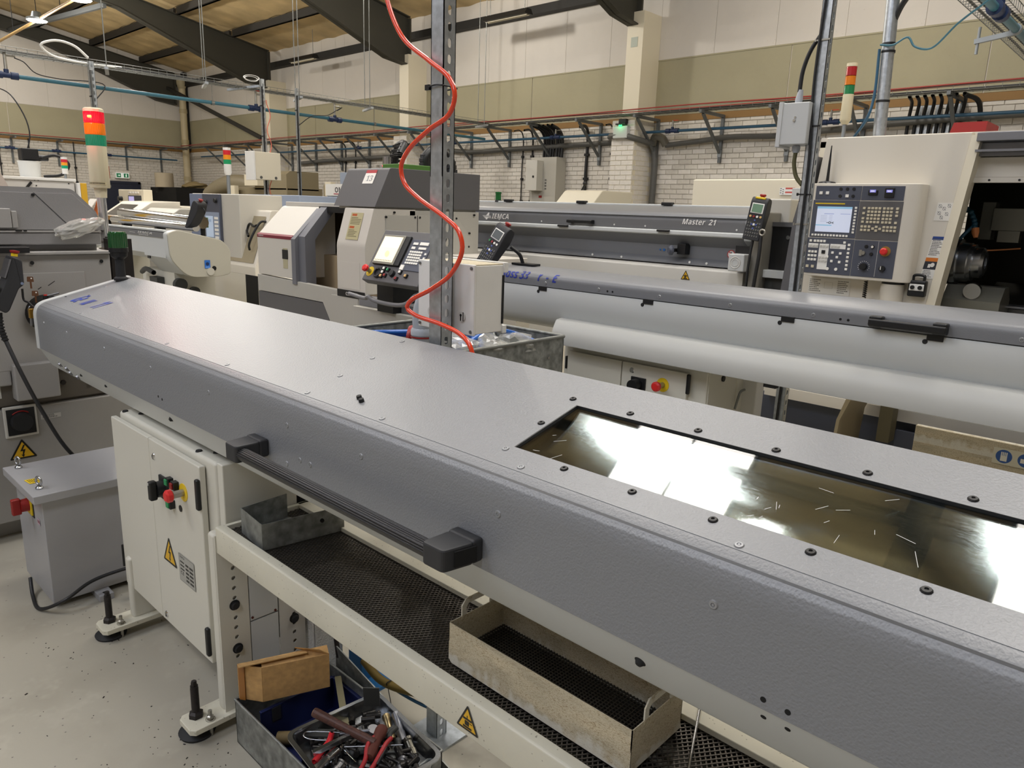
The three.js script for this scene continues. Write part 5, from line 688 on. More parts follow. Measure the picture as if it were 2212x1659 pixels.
// ---------------------------------------------------------------- third bar feeder with white lettering
{
  const f = thing('bar_feeder', 'grey bar feeder with white IEMCA and Master 21 lettering', 'bar feeder', [-3.5, 0.4, -4.4]); const X0 = -5.2, X1 = -2.04;
  part(f, 'cover', PX(fillet([[-4.2, 1.535], [-4.2, 1.605], [-4.24, 1.645], [-4.6, 1.688], [-4.66, 1.66], [-4.66, 1.53]], [0, 0.02, 0.03, 0.02, 0.01, 0], 5), X0, X1, { crease: 0.5 }), M.feederDark);
  part(f, 'rear_trim', B(X0, X1, 1.684, 1.698, -4.64, -4.6, 0.004), M.feederWhite); part(f, 'fold_line', PX([[-4.2, 1.612], [-4.196, 1.618], [-4.204, 1.63], [-4.21, 1.625]], X0, X1), M.feederGreyFar);
  part(f, 'white_rail', PX(fillet([[-4.195, 1.5], [-4.185, 1.505], [-4.185, 1.528], [-4.2, 1.533], [-4.3, 1.533], [-4.3, 1.5]], 0.004, 2), X0, X1), M.feederWhite);
  part(f, 'undercut', PX([[-4.2, 1.5], [-4.28, 1.435], [-4.28, 1.36], [-4.24, 1.33], [-4.24, 1.318], [-4.6, 1.318], [-4.6, 1.5]], X0, X1), M.feederGreyFar); part(f, 'lower_shell', PX(fillet([[-4.24, 1.31], [-4.18, 1.3], [-4.18, 1.0], [-4.3, 0.9], [-4.62, 0.9], [-4.62, 1.31]], [0, 0.01, 0.05, 0.03, 0, 0], 4), X0, X1 + 0.02, { crease: 0.5 }), M.palegrey);
  part(f, 'end_cap', PX(fillet([[-4.18, 1.49], [-4.18, 1.61], [-4.26, 1.67], [-4.66, 1.69], [-4.66, 1.2], [-4.3, 1.2], [-4.3, 1.42]], [0.01, 0.03, 0.03, 0.02, 0, 0, 0.02], 4), X1, X1 + 0.05, { bevel: 0.004 }), M.feederWhite);
  for (const x of [-3.43, -2.592]) part(f, 'clip', [B(x - 0.05, x + 0.04, 1.518, 1.532, -4.19, -4.165, 0.004)], M.black); for (const x of [-4.38, -3.6, -2.837, -2.1]) part(f, 'top_clip', B(x - 0.04, x + 0.04, 1.69, 1.712, -4.62, -4.57, 0.005), M.black);
  part(f, 'handle', [B(-3.39, -3.17, 1.55, 1.572, -4.18, -4.155, 0.005), B(-3.385, -3.35, 1.548, 1.574, -4.2, -4.165, 0.004), B(-3.21, -3.17, 1.548, 1.574, -4.2, -4.165, 0.004)], M.black);
  const wm = plain(0xd9d9d6, 0.5); part(f, 'rivet', [-4.6, -4.1, -3.66, -3.0, -2.75, -2.1].map(x => C([x, 1.55, -4.2], [x, 1.55, -4.197], 0.006, 0.006, 8)).concat([-4.0, -3.2, -2.95, -2.42, -2.3].map(x => C([x, 1.335, -4.24], [x, 1.335, -4.235], 0.008, 0.008, 8))), wm);
  print(f, 'maker_lettering', 512, 96, (c) => { c.clearRect(0, 0, 512, 96); c.fillStyle = '#eceae6'; c.font = 'italic bold 84px sans-serif'; c.fillText('IEMCA', 150, 76); c.beginPath(); c.moveTo(60, 44); c.lineTo(100, 4); c.lineTo(116, 10); c.lineTo(108, 44); c.fill(); for (let i = 0; i < 4; i++) c.fillRect(8 + i * 10, 42 + i * 9, 130 - i * 8, 5); c.beginPath(); c.moveTo(50, 60); c.lineTo(60, 90); c.lineTo(76, 92); c.lineTo(104, 60); c.fill(); }, [-4.29, 1.541, -4.198], [0.36, 0, 0], [0, 0.062, 0], { clear: true });
  print(f, 'model_lettering', 512, 80, (c) => { c.clearRect(0, 0, 512, 80); c.fillStyle = '#eceae6'; c.font = 'italic bold 72px sans-serif'; c.fillText('Master  21', 16, 62); }, [-2.49, 1.56, -4.198], [0.34, 0, 0], [0, 0.052, 0], { clear: true });
  const k = part(f, 'knob', lathe([[0, 0.03], [0.02, 0.03], [0.034, 0.018], [0.034, 0.006], [0.014, 0]], [-2.53, 1.405, -4.2], [-0.5, 0, 0.85], 8), M.slate); part(k, 'knob_mount', [B(-2.51, -2.45, 1.38, 1.45, -4.29, -4.22, 0.004), C([-2.52, 1.405, -4.25], [-2.53, 1.405, -4.2], 0.012, 0.012, 10)], M.black); part(f, 'blue_plug', [[-2.6, 0.012], [-2.64, 0.009], [-2.67, 0.006]].map(([x, r]) => C([x, 1.4, -4.281], [x, 1.4, -4.275], r, r, 10)), plain(0x2c6ab0, 0.4));
  const s = part(f, 'socket_box', B(-2.065, -1.965, 1.315, 1.415, -4.16, -4.06, 0.006), M.elecGrey); part(s, 'socket_ring', [new THREE.TorusGeometry(0.032, 0.003, 6, 24).translate(-2.02, 1.365, -4.06), new THREE.TorusGeometry(0.02, 0.002, 6, 20).translate(-2.02, 1.365, -4.06)], M.palegrey); part(s, 'socket_back', B(-2.07, -1.94, 1.32, 1.46, -4.2, -4.15), M.black);
  print(f, 'no_entry_sign', 96, 96, (c) => { c.clearRect(0, 0, 96, 96); c.fillStyle = '#e2e0da'; c.beginPath(); c.arc(48, 48, 40, 0, 7); c.fill(); c.fillStyle = '#555'; c.fillRect(40, 24, 14, 46); c.strokeStyle = '#b8403c'; c.lineWidth = 9; c.beginPath(); c.arc(48, 48, 38, 0, 7); c.stroke(); c.beginPath(); c.moveTo(22, 22); c.lineTo(74, 74); c.stroke(); }, [-2.19, 1.37, -4.279], [0.06, 0, 0], [0, 0.06, 0], { clear: true });
  print(f, 'warning_sign', 128, 128, (x, w, h) => warnTri(x, w, h, 'crush'), [-2.44, 1.225, -4.179], [0.065, 0, 0], [0, 0.062, 0], { clear: true });
  part(f, 'leg', B(-4.6, -4.4, 0, 0.92, -4.6, -4.25), M.palegrey); part(f, 'leg', B(-2.5, -2.3, 0, 0.92, -4.6, -4.25), M.palegrey);
}
pendant('hand_controller', 'black hand controller with lit green screen at the Master 21 feeder right end', [-1.915, 1.615, -4.06], 0.05, -0.12, true, null, -0.12);
{ const c = thing('controller_cables', 'two black cables hanging below the Master 21 hand controller', 'cable', [-1.9, 1.1, -4.05]); part(c, 'cable', T([[-1.92, 1.5, -4.05], [-1.925, 1.4, -4.04], [-1.93, 1.2, -4.04], [-1.935, 1.0, -4.04]], 0.008, 8, 8), M.cable); part(c, 'cable', T([[-1.87, 1.53, -4.04], [-1.865, 1.42, -4.03], [-1.88, 1.2, -4.03], [-1.88, 1.0, -4.03]], 0.011, 8, 8), M.cable); part(c, 'cable_joint', [new THREE.TorusGeometry(0.016, 0.006, 8, 14).translate(-1.862, 1.545, -4.035)], M.zinc); }
{ const m = thing('feeder_nose', 'dark mechanical nose unit between the Master 21 feeder and white lathe', 'machine part', [-1.85, 0.5, -4.4]); part(m, 'housing', B(-1.97, -1.9, 1.16, 1.66, -4.6, -4.14, 0.01), plain(0x77746c, 0.5)); part(m, 'block', B(-1.9, -1.68, 1.3, 1.6, -4.6, -4.25, 0.004), M.black); part(m, 'cap_block', [B(-1.9, -1.72, 1.58, 1.605, -4.58, -4.24)], M.steelDull); part(m, 'white_bar', B(-1.9, -1.7, 1.285, 1.33, -4.25, -4.18, 0.003), M.feederWhite); part(m, 'lower_box', B(-1.95, -1.66, 0.5, 1.28, -4.6, -4.22), M.steelDark); part(m, 'top_cover', B(-1.99, -1.85, 1.6, 1.74, -4.75, -4.35, 0.01), M.machGrey); part(m, 'bolt', C([-1.8, 1.52, -4.25], [-1.8, 1.52, -4.245], 0.012, 0.012, 10), M.steel); }

// ---------------------------------------------------------------- white turning centre on the right with its control
{
  const m = thing('turning_centre', 'large cream turning centre with open door and control panel at right', 'lathe', [-0.6, 0, -4.8]);
  part(m, 'left_panel', [PZ([[-1.62, 0.66], [-1.06, 0.66], [-0.985, 1.2], [-0.905, 2.045], [-1.575, 2.045], [-1.6, 1.8], [-1.66, 1.27]], -4.12, -4.06, { bevel: 0.004 })], M.warmWhite);
  part(m, 'door_edge', PZ([[-1.06, 0.66], [-1.02, 0.66], [-0.945, 1.2], [-0.865, 2.03], [-0.905, 2.03], [-0.985, 1.2]], -4.16, -4.05), M.ivory);
  part(m, 'side_wall', [B(-1.62, -1.58, 0.1, 2.03, -5.6, -4.1), B(-2.0, -1.6, 0.1, 1.83, -5.6, -5.0)], M.ivory); part(m, 'grey_corner', PZ([[-1.74, 1.0], [-1.69, 1.0], [-1.6, 1.95], [-1.64, 1.95], [-1.7, 1.62]], -4.16, -4.05), plain(0x5c5c60, 0.5));
  part(m, 'roof', B(-1.62, 1.2, 2.0, 2.05, -5.6, -4.1), M.warmWhite); part(m, 'door_rail', [B(-0.88, 1.2, 2.0, 2.04, -4.14, -4.03, 0.004), B(-0.88, 1.2, 1.955, 1.965, -4.1, -4.04), B(-0.88, 1.2, 1.94, 1.998, -4.16, -4.1)], M.steelDull); part(m, 'upper_fascia', [B(-0.9, 1.2, 1.845, 1.938, -4.2, -4.14, 0.004), B(-0.9, 1.2, 1.822, 1.845, -4.18, -4.13)], M.warmWhite); each(m, 'fascia_screw', [-0.82, -0.7, -0.58, -0.46].map(x => C([x, 1.833, -4.13], [x, 1.833, -4.126], 0.005, 0.005, 8)), M.black);
  part(m, 'chamber', [B(-1.2, 1.2, 0.7, 1.95, -5.62, -5.6), B(-1.3, -1.28, 0.7, 1.95, -5.6, -4.3), B(-1.2, 1.2, 1.9, 1.95, -5.6, -4.25), B(-1.3, 1.2, 0.7, 0.75, -5.6, -4.2)], plain(0x2e2c22, 0.4)); part(m, 'sloped_bed', PX([[-4.3, 1.0], [-5.2, 1.3], [-5.2, 0.8], [-4.3, 0.8]], -0.9, 1.2), plain(0x3c3a33, 0.35, 0.4)); part(m, 'bed_way', [B(-1.0, 1.2, 1.215, 1.225, -4.62, -4.5), B(-0.75, 1.2, 1.0, 1.2, -4.7, -4.62)], M.steelDull);
  part(m, 'lower_front', [B(-2.05, 1.2, 0.63, 1.0, -4.12, -4.05, 0.01), PX([[-4.05, 0.72], [-3.98, 0.7], [-3.98, 0.64], [-4.05, 0.63]], -1.72, 1.2)], M.warmWhite); part(m, 'base', B(-2.05, 1.2, 0.0, 0.645, -5.4, -4.04), M.slate);
  // chuck and turret
  const ax = [1, 0, 0], ck = [-1.07, 1.435, -4.45];
  part(m, 'headstock', [lathe([[0.15, 0], [0.15, 0.05], [0.13, 0.07]], [-1.19, 1.435, -4.45], ax, 28)], plain(0x8e8a66, 0.4)); part(m, 'chuck', lathe([[0.118, 0], [0.118, 0.06], [0.112, 0.062], [0.112, 0.068], [0.12, 0.07], [0.12, 0.085], [0.112, 0.087], [0.112, 0.093], [0.12, 0.095], [0.118, 0.12], [0.1, 0.122], [0.1, 0.165], [0.094, 0.17], [0.094, 0.185], [0.078, 0.187], [0.078, 0.222], [0.06, 0.235], [0.03, 0.235], [0.028, 0.2]], ck, ax, 40), M.steel);
  part(m, 'turret', [PX(Array.from({ length: 12 }, (_, i) => [-4.9 + 0.2 * cos(i * PI / 6), 1.62 + 0.2 * sin(i * PI / 6)]), -0.7, -0.55)], plain(0x585850, 0.4, 0.5)); part(m, 'tool_holder', [B(-0.9, -0.72, 1.6, 1.72, -4.86, -4.76, 0.004), B(-0.86, -0.76, 1.54, 1.6, -4.84, -4.76), B(-0.96, -0.9, 1.55, 1.75, -4.9, -4.8)], plain(0x8d8d84, 0.4, 0.6)); part(m, 'lower_turret', [PX(Array.from({ length: 8 }, (_, i) => [-4.45 + 0.13 * cos(i * PI / 4 + 0.39), 1.2 + 0.13 * sin(i * PI / 4 + 0.39)]), -0.98, -0.72)], plain(0x8a897e, 0.35, 0.6)); part(m, 'turret_cap', C([-0.85, 1.3, -4.36], [-0.85, 1.296, -4.33], 0.04, 0.04, 24), M.steel);
  part(m, 'coolant_pipe', [C([-1.1, 1.5, -4.55], [-1.1, 1.72, -4.55], 0.018, 0.018, 12), T([[-1.1, 1.5, -4.55], [-1.12, 1.48, -4.53], [-1.25, 1.45, -4.5]], 0.016, 6, 10), T([[-1.1, 1.72, -4.55], [-1.095, 1.745, -4.55], [-1.06, 1.75, -4.55]], 0.02, 6, 10)], M.steelDark);
  const hoseP = [[-1.06, 1.72, -4.53], [-1.0, 1.72, -4.52], [-0.95, 1.69, -4.5], [-0.925, 1.64, -4.5], [-0.92, 1.6, -4.5]]; part(m, 'segmented_hose', [T(hoseP, 0.011, 8, 10), ...Array.from({ length: 11 }, (_, i) => { const t = i / 10 * (hoseP.length - 1), a = min(floor(t), 3), f = t - a, P = hoseP[a].map((v, j) => v + (hoseP[a + 1][j] - v) * f); return new THREE.SphereGeometry(0.015, 10, 8).translate(...P); }), T([[-0.93, 1.62, -4.5], [-0.97, 1.56, -4.48], [-0.99, 1.51, -4.47]], 0.009, 6, 8)], M.teal); for (const [x, y, z] of [[-0.918, 1.6, -4.5], [-0.99, 1.51, -4.47]]) part(m, 'orange_nozzle', lathe([[0.018, 0], [0.018, 0.022], [0.01, 0.05], [0.007, 0.05]], [x, y + 0.01, z], [x > -0.95 ? 0.2 : -0.45, -0.9, 0.1], 12), M.orangeNozzle); part(m, 'copper_pipe', T([[-0.9, 1.5, -4.5], [-0.84, 1.5, -4.52], [-0.72, 1.515, -4.6]], 0.005, 6, 6), M.copper);
  print(m, 'safety_notice', 128, 384, (c, w, h) => { c.fillStyle = '#e9e6df'; c.fillRect(0, 0, w, h); c.fillStyle = '#24458a'; c.fillRect(0, 0, w, h * 0.08); linesOfText(c, w, h * 0.5, 11, 6, '#55524e'); c.fillStyle = '#d97a2a'; c.fillRect(0, h * 0.5, w, h * 0.09); c.fillStyle = '#2b2e36'; c.fillRect(0, h * 0.59, w, h * 0.19); c.fillStyle = '#e9e6df'; c.beginPath(); c.arc(w * 0.62, h * 0.67, 20, 0, 7); c.fill(); c.fillRect(w * 0.3, h * 0.65, 26, 34); c.translate(0, h * 0.78); linesOfText(c, w, h * 0.22, 5, 7, '#666'); }, [-1.03, 1.36, -4.0592], [0.06, 0, 0], [0.03, 0.205, 0]); print(m, 'tool_chart', 128, 128, (c, w, h) => { c.fillStyle = '#e5e2da'; c.fillRect(0, 0, w, h); c.strokeStyle = '#777'; c.lineWidth = 3; for (const [x, y] of [[25, 25], [95, 22], [60, 42], [30, 75], [90, 80], [55, 105]]) { c.beginPath(); c.arc(x, y, 11, 0, 7); c.moveTo(x - 15, y - 13); c.lineTo(x + 15, y + 13); c.stroke(); } }, [-1.01, 1.64, -4.0592], [0.07, 0, 0], [0.008, 0.085, 0]);
  print(m, 'rear_labels', 160, 64, (c, w, h) => { c.clearRect(0, 0, w, h); c.fillStyle = '#ecebe6'; c.fillRect(0, 0, w, h); c.fillStyle = '#c9584e'; c.fillRect(60, 0, 100, 14); c.fillRect(60, 34, 100, 14); c.fillStyle = '#333'; for (let i = 0; i < 6; i++) c.fillRect(6 + (i % 2) * 24, 6 + i * 9, 14, 6); }, [-2.3, 1.79, -5.19], [0.11, 0, 0], [0, 0.05, 0]);
  part(m, 'rear_housing', B(-3.0, -2.05, 0.2, 1.9, -5.6, -5.2, 0.01), M.ivory); part(m, 'grey_panel', B(-2.13, -1.9, 1.2, 1.83, -5.2, -5.0, 0.004), M.elecGrey); print(m, 'round_sign', 96, 96, (c) => { c.clearRect(0, 0, 96, 96); c.strokeStyle = '#c46a62'; c.lineWidth = 8; c.beginPath(); c.arc(48, 48, 38, 0, 7); c.moveTo(22, 22); c.lineTo(74, 74); c.stroke(); c.fillStyle = '#555'; c.fillRect(40, 30, 18, 36); }, [-2.08, 1.71, -4.998], [0.08, 0, 0], [0, 0.08, 0], { clear: true });
  const sp = part(m, 'pedal_switch', B(-1.065, -0.985, 1.27, 1.35, -4.05, -4.01, 0.008), M.black); part(sp, 'switch_face', B(-1.058, -0.992, 1.3, 1.332, -4.011, -4.006, 0.002), M.white); part(sp, 'switch_button', [-1.042, -1.008].map(x => C([x, 1.316, -4.006], [x, 1.316, -3.998], 0.01, 0.01, 12)), M.black); part(sp, 'switch_handle', T([[-1.05, 1.35, -4.03], [-1.048, 1.372, -4.03], [-1.002, 1.372, -4.03], [-1.0, 1.35, -4.03]], 0.007, 6, 8), M.black);
}
{ // the control itself
  const c = thing('cnc_control', 'slate blue CNC control panel with screen and keypad on the cream lathe', 'control panel', [-1.31, 1.25, -4.0]); const zf = -3.955;
  part(c, 'housing', [PY(fillet([[-1.572, zf], [-1.115, zf], [-1.06, zf - 0.02], [-1.05, -4.06], [-1.572, -4.06]], [0.004, 0.02, 0.03, 0.01, 0.004], 5), 1.335, 1.81, { bevel: 0.004 })], M.warmWhite); part(c, 'swivel_column', [C([-1.14, 1.22, -4.03], [-1.14, 1.322, -4.03], 0.055, 0.055, 28)], M.warmWhite); part(c, 'swivel_gap', C([-1.14, 1.322, -4.03], [-1.14, 1.336, -4.03], 0.052, 0.052, 28), M.black);
  const P = (x0, x1, y0, y1, dz, m, n, r = 0.001) => part(c, n, B(x0, x1, y0, y1, zf - 0.002, zf + dz, r), m);
  const a = P(-1.556, -1.328, 1.728, 1.797, 0.002, M.slate, 'upper_panel'), b2 = P(-1.326, -1.128, 1.728, 1.797, 0.002, M.slate, 'upper_panel'); const scr = P(-1.562, -1.33, 1.538, 1.726, 0.003, M.slate, 'screen_panel'), kb = P(-1.328, -1.126, 1.535, 1.724, 0.002, M.citizenDark, 'key_panel'), lo = P(-1.568, -1.33, 1.35, 1.534, 0.003, M.slate, 'operator_panel'), lr = P(-1.328, -1.126, 1.35, 1.532, 0.002, M.slate, 'switch_panel');
  print(scr, 'screen', 320, 240, (x, w, h) => { x.fillStyle = '#b9c0d2'; x.fillRect(0, 0, w, h); x.fillStyle = '#7fa9c4'; x.fillRect(0, 0, w, 20); x.fillRect(0, 172, 150, 10); x.fillStyle = '#7784b4'; x.fillRect(70, 66, 90, 5); x.fillRect(220, 66, 90, 4); x.fillStyle = '#a2a9be'; for (let i = 0; i < 5; i++) { x.fillRect(40, 84 + i * 14, 60, 5); x.fillRect(120, 84 + i * 14, 30, 5); } x.strokeStyle = '#30343c'; x.lineWidth = 5; x.beginPath(); x.moveTo(100, 152); x.lineTo(120, 152); x.arc(130, 152, 9, PI, 3 * PI); x.moveTo(140, 152); x.lineTo(150, 152); x.moveTo(166, 144); x.lineTo(152, 152); x.lineTo(166, 160); x.stroke(); }, [-1.536, 1.566, zf + 0.0038], [0.176, 0, 0], [0, 0.128, 0], { glow: 0.55, rough: 0.2 });
  part(scr, 'yellow_strip', B(-1.55, -1.4, 1.706, 1.712, zf + 0.003, zf + 0.004), M.yellow);
  const keyset = (parent, name, arr, m, s = 0.0125, d = 0.005) => { const g = join(BC(0, 0, 0, s, s * 0.92, d, 0.001, 1)); for (const [x, y] of arr) { const k = new THREE.Mesh(g, m); k.name = name; k.castShadow = k.receiveShadow = true; const bb = BASE.get(parent); k.position.set(x - bb[0], y - bb[1], zf + 0.004 - bb[2]); parent.add(k); } };
  const grid = (x0, y0, nx, ny, dx, dy) => { const o = []; for (let j = 0; j < ny; j++) for (let i = 0; i < nx; i++) o.push([x0 + i * dx, y0 - j * dy]); return o; };
  const cream = plain(0xcfc6ad, 0.5); keyset(scr, 'soft_key', grid(-1.545, 1.549, 12, 1, 0.0158, 0), M.whiteBtn, 0.011); keyset(scr, 'soft_key', grid(-1.343, 1.69, 1, 9, 0, 0.0152), M.whiteBtn, 0.011);
  keyset(kb, 'key', [...grid(-1.28, 1.69, 4, 5, 0.0168, 0.0168), ...grid(-1.208, 1.69, 3, 5, 0.0168, 0.0168), ...grid(-1.303, 1.69, 1, 1, 0, 0), ...grid(-1.303, 1.665, 1, 1, 0, 0), ...grid(-1.303, 1.64, 1, 2, 0, 0.0168), ...grid(-1.148, 1.69, 1, 3, 0, 0.0168), [-1.148, 1.622], ...grid(-1.303, 1.6, 2, 2, 0.0168, 0.0168), [-1.268, 1.6], [-1.268, 1.583], [-1.25, 1.591], [-1.234, 1.6], [-1.234, 1.582], [-1.217, 1.591], ...grid(-1.198, 1.6, 4, 2, 0.0168, 0.0168)], cream);
  keyset(lo, 'white_key', [...grid(-1.55, 1.518, 1, 1, 0, 0), ...grid(-1.528, 1.518, 4, 1, 0.0165, 0), [-1.376, 1.516], ...grid(-1.55, 1.462, 3, 3, 0.0165, 0.0205), ...grid(-1.352, 1.505, 1, 7, 0, 0.0205), [-1.43, 1.462], [-1.43, 1.418], [-1.455, 1.44], [-1.405, 1.44], [-1.39, 1.46], [-1.39, 1.416]], M.whiteBtn, 0.0128);
  part(lo, 'key_group', [B(-1.56, -1.508, 1.482, 1.505, zf + 0.003, zf + 0.0045), B(-1.502, -1.452, 1.372, 1.505, zf + 0.003, zf + 0.0045), B(-1.446, -1.368, 1.482, 1.506, zf + 0.003, zf + 0.0045)], M.white); keyset(lo, 'group_key', [...grid(-1.55, 1.493, 3, 1, 0.0165, 0), ...grid(-1.494, 1.493, 3, 1, 0.0165, 0), ...grid(-1.494, 1.434, 3, 2, 0.0165, 0.0175), ...grid(-1.436, 1.494, 3, 1, 0.0165, 0)], M.palegrey, 0.0125, 0.008); keyset(lo, 'amber_key', grid(-1.553, 1.385, 2, 1, 0.028, 0), cream, 0.015); part(lo, 'dark_key', BC(-1.477, 1.463, zf + 0.006, 0.018, 0.018, 0.006, 0.001), M.black); for (const x of [-1.446, -1.402]) part(lo, 'round_key', C([x, 1.378, zf + 0.003], [x, 1.378, zf + 0.007], 0.008, 0.008, 16), M.whiteBtn);
  keyset(a, 'power_key', [[-1.528, 1.762], [-1.495, 1.762], [-1.395, 1.748]], M.whiteBtn, 0.016); part(a, 'blank_plug', [[-1.43, 1.782], [-1.398, 1.782], [-1.366, 1.782], [-1.43, 1.747], [-1.366, 1.747]].map(([x, y]) => C([x, y, zf], [x, y, zf + 0.005], 0.008, 0.008, 16)), M.black);
  for (const [x, w, h] of [[-1.272, 0.044, 0.024], [-1.195, 0.044, 0.046]]) { const k = part(b2, 'counter', BC(x, 1.765, zf + 0.004, w, h, 0.01, 0.002), M.black); print(k, 'counter_display', 64, 32, (q, ww, hh) => { q.fillStyle = '#8f8fe0'; q.fillRect(0, 0, ww, hh); q.fillStyle = '#dcdcff'; q.fillRect(10, 9, 40, 14); }, [x - w * 0.32, 1.766, zf + 0.0095], [w * 0.64, 0, 0], [0, 0.013, 0], { glow: 0.4 }); }
  eStop(lr, [-1.176, 1.483, zf + 0.002], [0, 0, 1], 0.85, 0.03, plain(0x9a7430, 0.5)); part(lr, 'override_dial', [C([-1.268, 1.402, zf], [-1.268, 1.402, zf + 0.022], 0.019, 0.016, 24)], M.black); part(lr, 'dial_scale', Array.from({ length: 13 }, (_, i) => { const t = -0.6 + i * 0.36; return BC(-1.268 + 0.027 * cos(t), 1.402 + 0.027 * sin(t), zf + 0.0024, 0.003, 0.003, 0.001); }), M.white, { stuff: true }); part(lr, 'mode_knob', [C([-1.178, 1.398, zf], [-1.178, 1.398, zf + 0.015], 0.015, 0.014, 20)], M.black); part(lr, 'knob_mark', B(-1.185, -1.181, 1.393, 1.41, zf + 0.015, zf + 0.0165), M.white); part(lr, 'divider', B(-1.212, -1.211, 1.355, 1.53, zf + 0.002, zf + 0.003), M.white); part(lr, 'key_switch', [C([-1.278, 1.47, zf], [-1.278, 1.47, zf + 0.012], 0.01, 0.01, 14), B(-1.296, -1.283, 1.455, 1.485, zf + 0.01, zf + 0.013)], M.zinc); part(lr, 'selector', [[-1.268, 1.502], [-1.238, 1.502], [-1.24, 1.466]].map(([x, y]) => C([x, y, zf], [x, y, zf + 0.008], 0.009, 0.008, 16)), M.black); part(lr, 'white_button', C([-1.238, 1.502, zf + 0.008], [-1.238, 1.502, zf + 0.0095], 0.006, 0.006, 12), M.whiteBtn);
  part(c, 'coiled_lead', T(Array.from({ length: 40 }, (_, i) => [-1.26 + 0.008 * cos(i * 1.3), 1.328 - i * 0.0022, -4.0 + 0.008 * sin(i * 1.3)]), 0.003, 3, 5), M.black);
  part(c, 'magnet_base', lathe([[0.045, 0], [0.04, 0.008], [0.008, 0.014], [0.006, 0.1], [0.0025, 0.19], [0, 0.191]], [-1.53, 1.812, -4.02]), M.satinBlack);
  print(c, 'instruction_sheet', 256, 128, (x, w, h) => { x.fillStyle = '#d9d6cd'; x.fillRect(0, 0, w, h); linesOfText(x, w * 0.35, h, 7, 2, '#6b6860'); x.save(); x.translate(w * 0.68, 0); linesOfText(x, w * 0.32, h, 7, 4, '#6b6860'); x.restore(); x.strokeStyle = '#8d8a82'; x.strokeRect(100, 30, 50, 50); }, [-1.575, 1.235, -4.058], [0.22, 0, 0], [0, 0.085, 0]);
}
{ const t = thing('signal_tower', 'red amber green signal tower above the cream lathe at upper right', 'signal light', [-1.84, 1.9, -5.0]); const x = -1.84, z = -5.0; part(t, 'pole', C([x, 1.9, z], [x, 2.23, z], 0.012, 0.012, 12), M.galvFar); part(t, 'body', lathe([[0.016, 0], [0.03, 0.02], [0.033, 0.025], [0.032, 0.18], [0.03, 0.18]], [x, 2.22, z], [0, 1, 0], 20), M.ivoryLamp); [['green_lens', 0x1c7d4a, 2.4], ['amber_lens', 0xd97a16, 2.455], ['red_lens', 0xa81c24, 2.51]].forEach(([n, col, y]) => part(t, n, lathe([[0.031, 0], [0.031, 0.052]], [x, y, z], [0, 1, 0], 20), phys({ color: col, roughness: 0.25, clearcoat: 0.5 }))); part(t, 'cap', lathe([[0.032, 0], [0.032, 0.02], [0, 0.024]], [x, 2.563, z], [0, 1, 0], 20), M.ivoryLamp); }
{ const p = thing('conduit_pole', 'galvanised round pole rising from the cream lathe at upper right', 'pole', [-1.5, 2.05, -4.6]); part(p, 'tube', C([-1.49, 2.03, -4.6], [-1.52, 2.83, -4.6], 0.034, 0.034, 20), M.galv); part(p, 'strap', [[2.28], [2.54], [2.58]].map(([y]) => C([-1.499 - (y - 2.28) * 0.03, y, -4.6], [-1.499 - (y - 2.28) * 0.03, y + 0.012, -4.6], 0.037, 0.037, 18)), M.black); part(p, 'air_line', T([[-1.54, 2.58, -4.56], [-1.47, 2.57, -4.55], [-1.4, 2.6, -4.55], [-1.36, 2.55, -4.55], [-1.28, 2.53, -4.55], [-1.15, 2.63, -4.5], [-1.0, 2.72, -4.45]], 0.0055, 10, 8), M.pipeTeal); part(p, 'side_cable', T([[-1.545, 2.56, -4.57], [-1.54, 2.3, -4.57], [-1.56, 2.2, -4.57], [-1.7, 2.06, -4.7]], 0.008, 8, 8), M.pipeBlue); part(p, 'arched_cable', T([[-1.5, 2.7, -4.6], [-1.46, 2.78, -4.58], [-1.38, 2.86, -4.55], [-1.2, 2.93, -4.5]], 0.015, 8, 10), M.cable); }
single('red_box', 'dull red box top behind the cream lathe roof', 'box', PZ([[-1.26, 2.05], [-1.06, 2.05], [-1.05, 2.2], [-1.22, 2.2]], -5.3, -5.0), M.redDark);
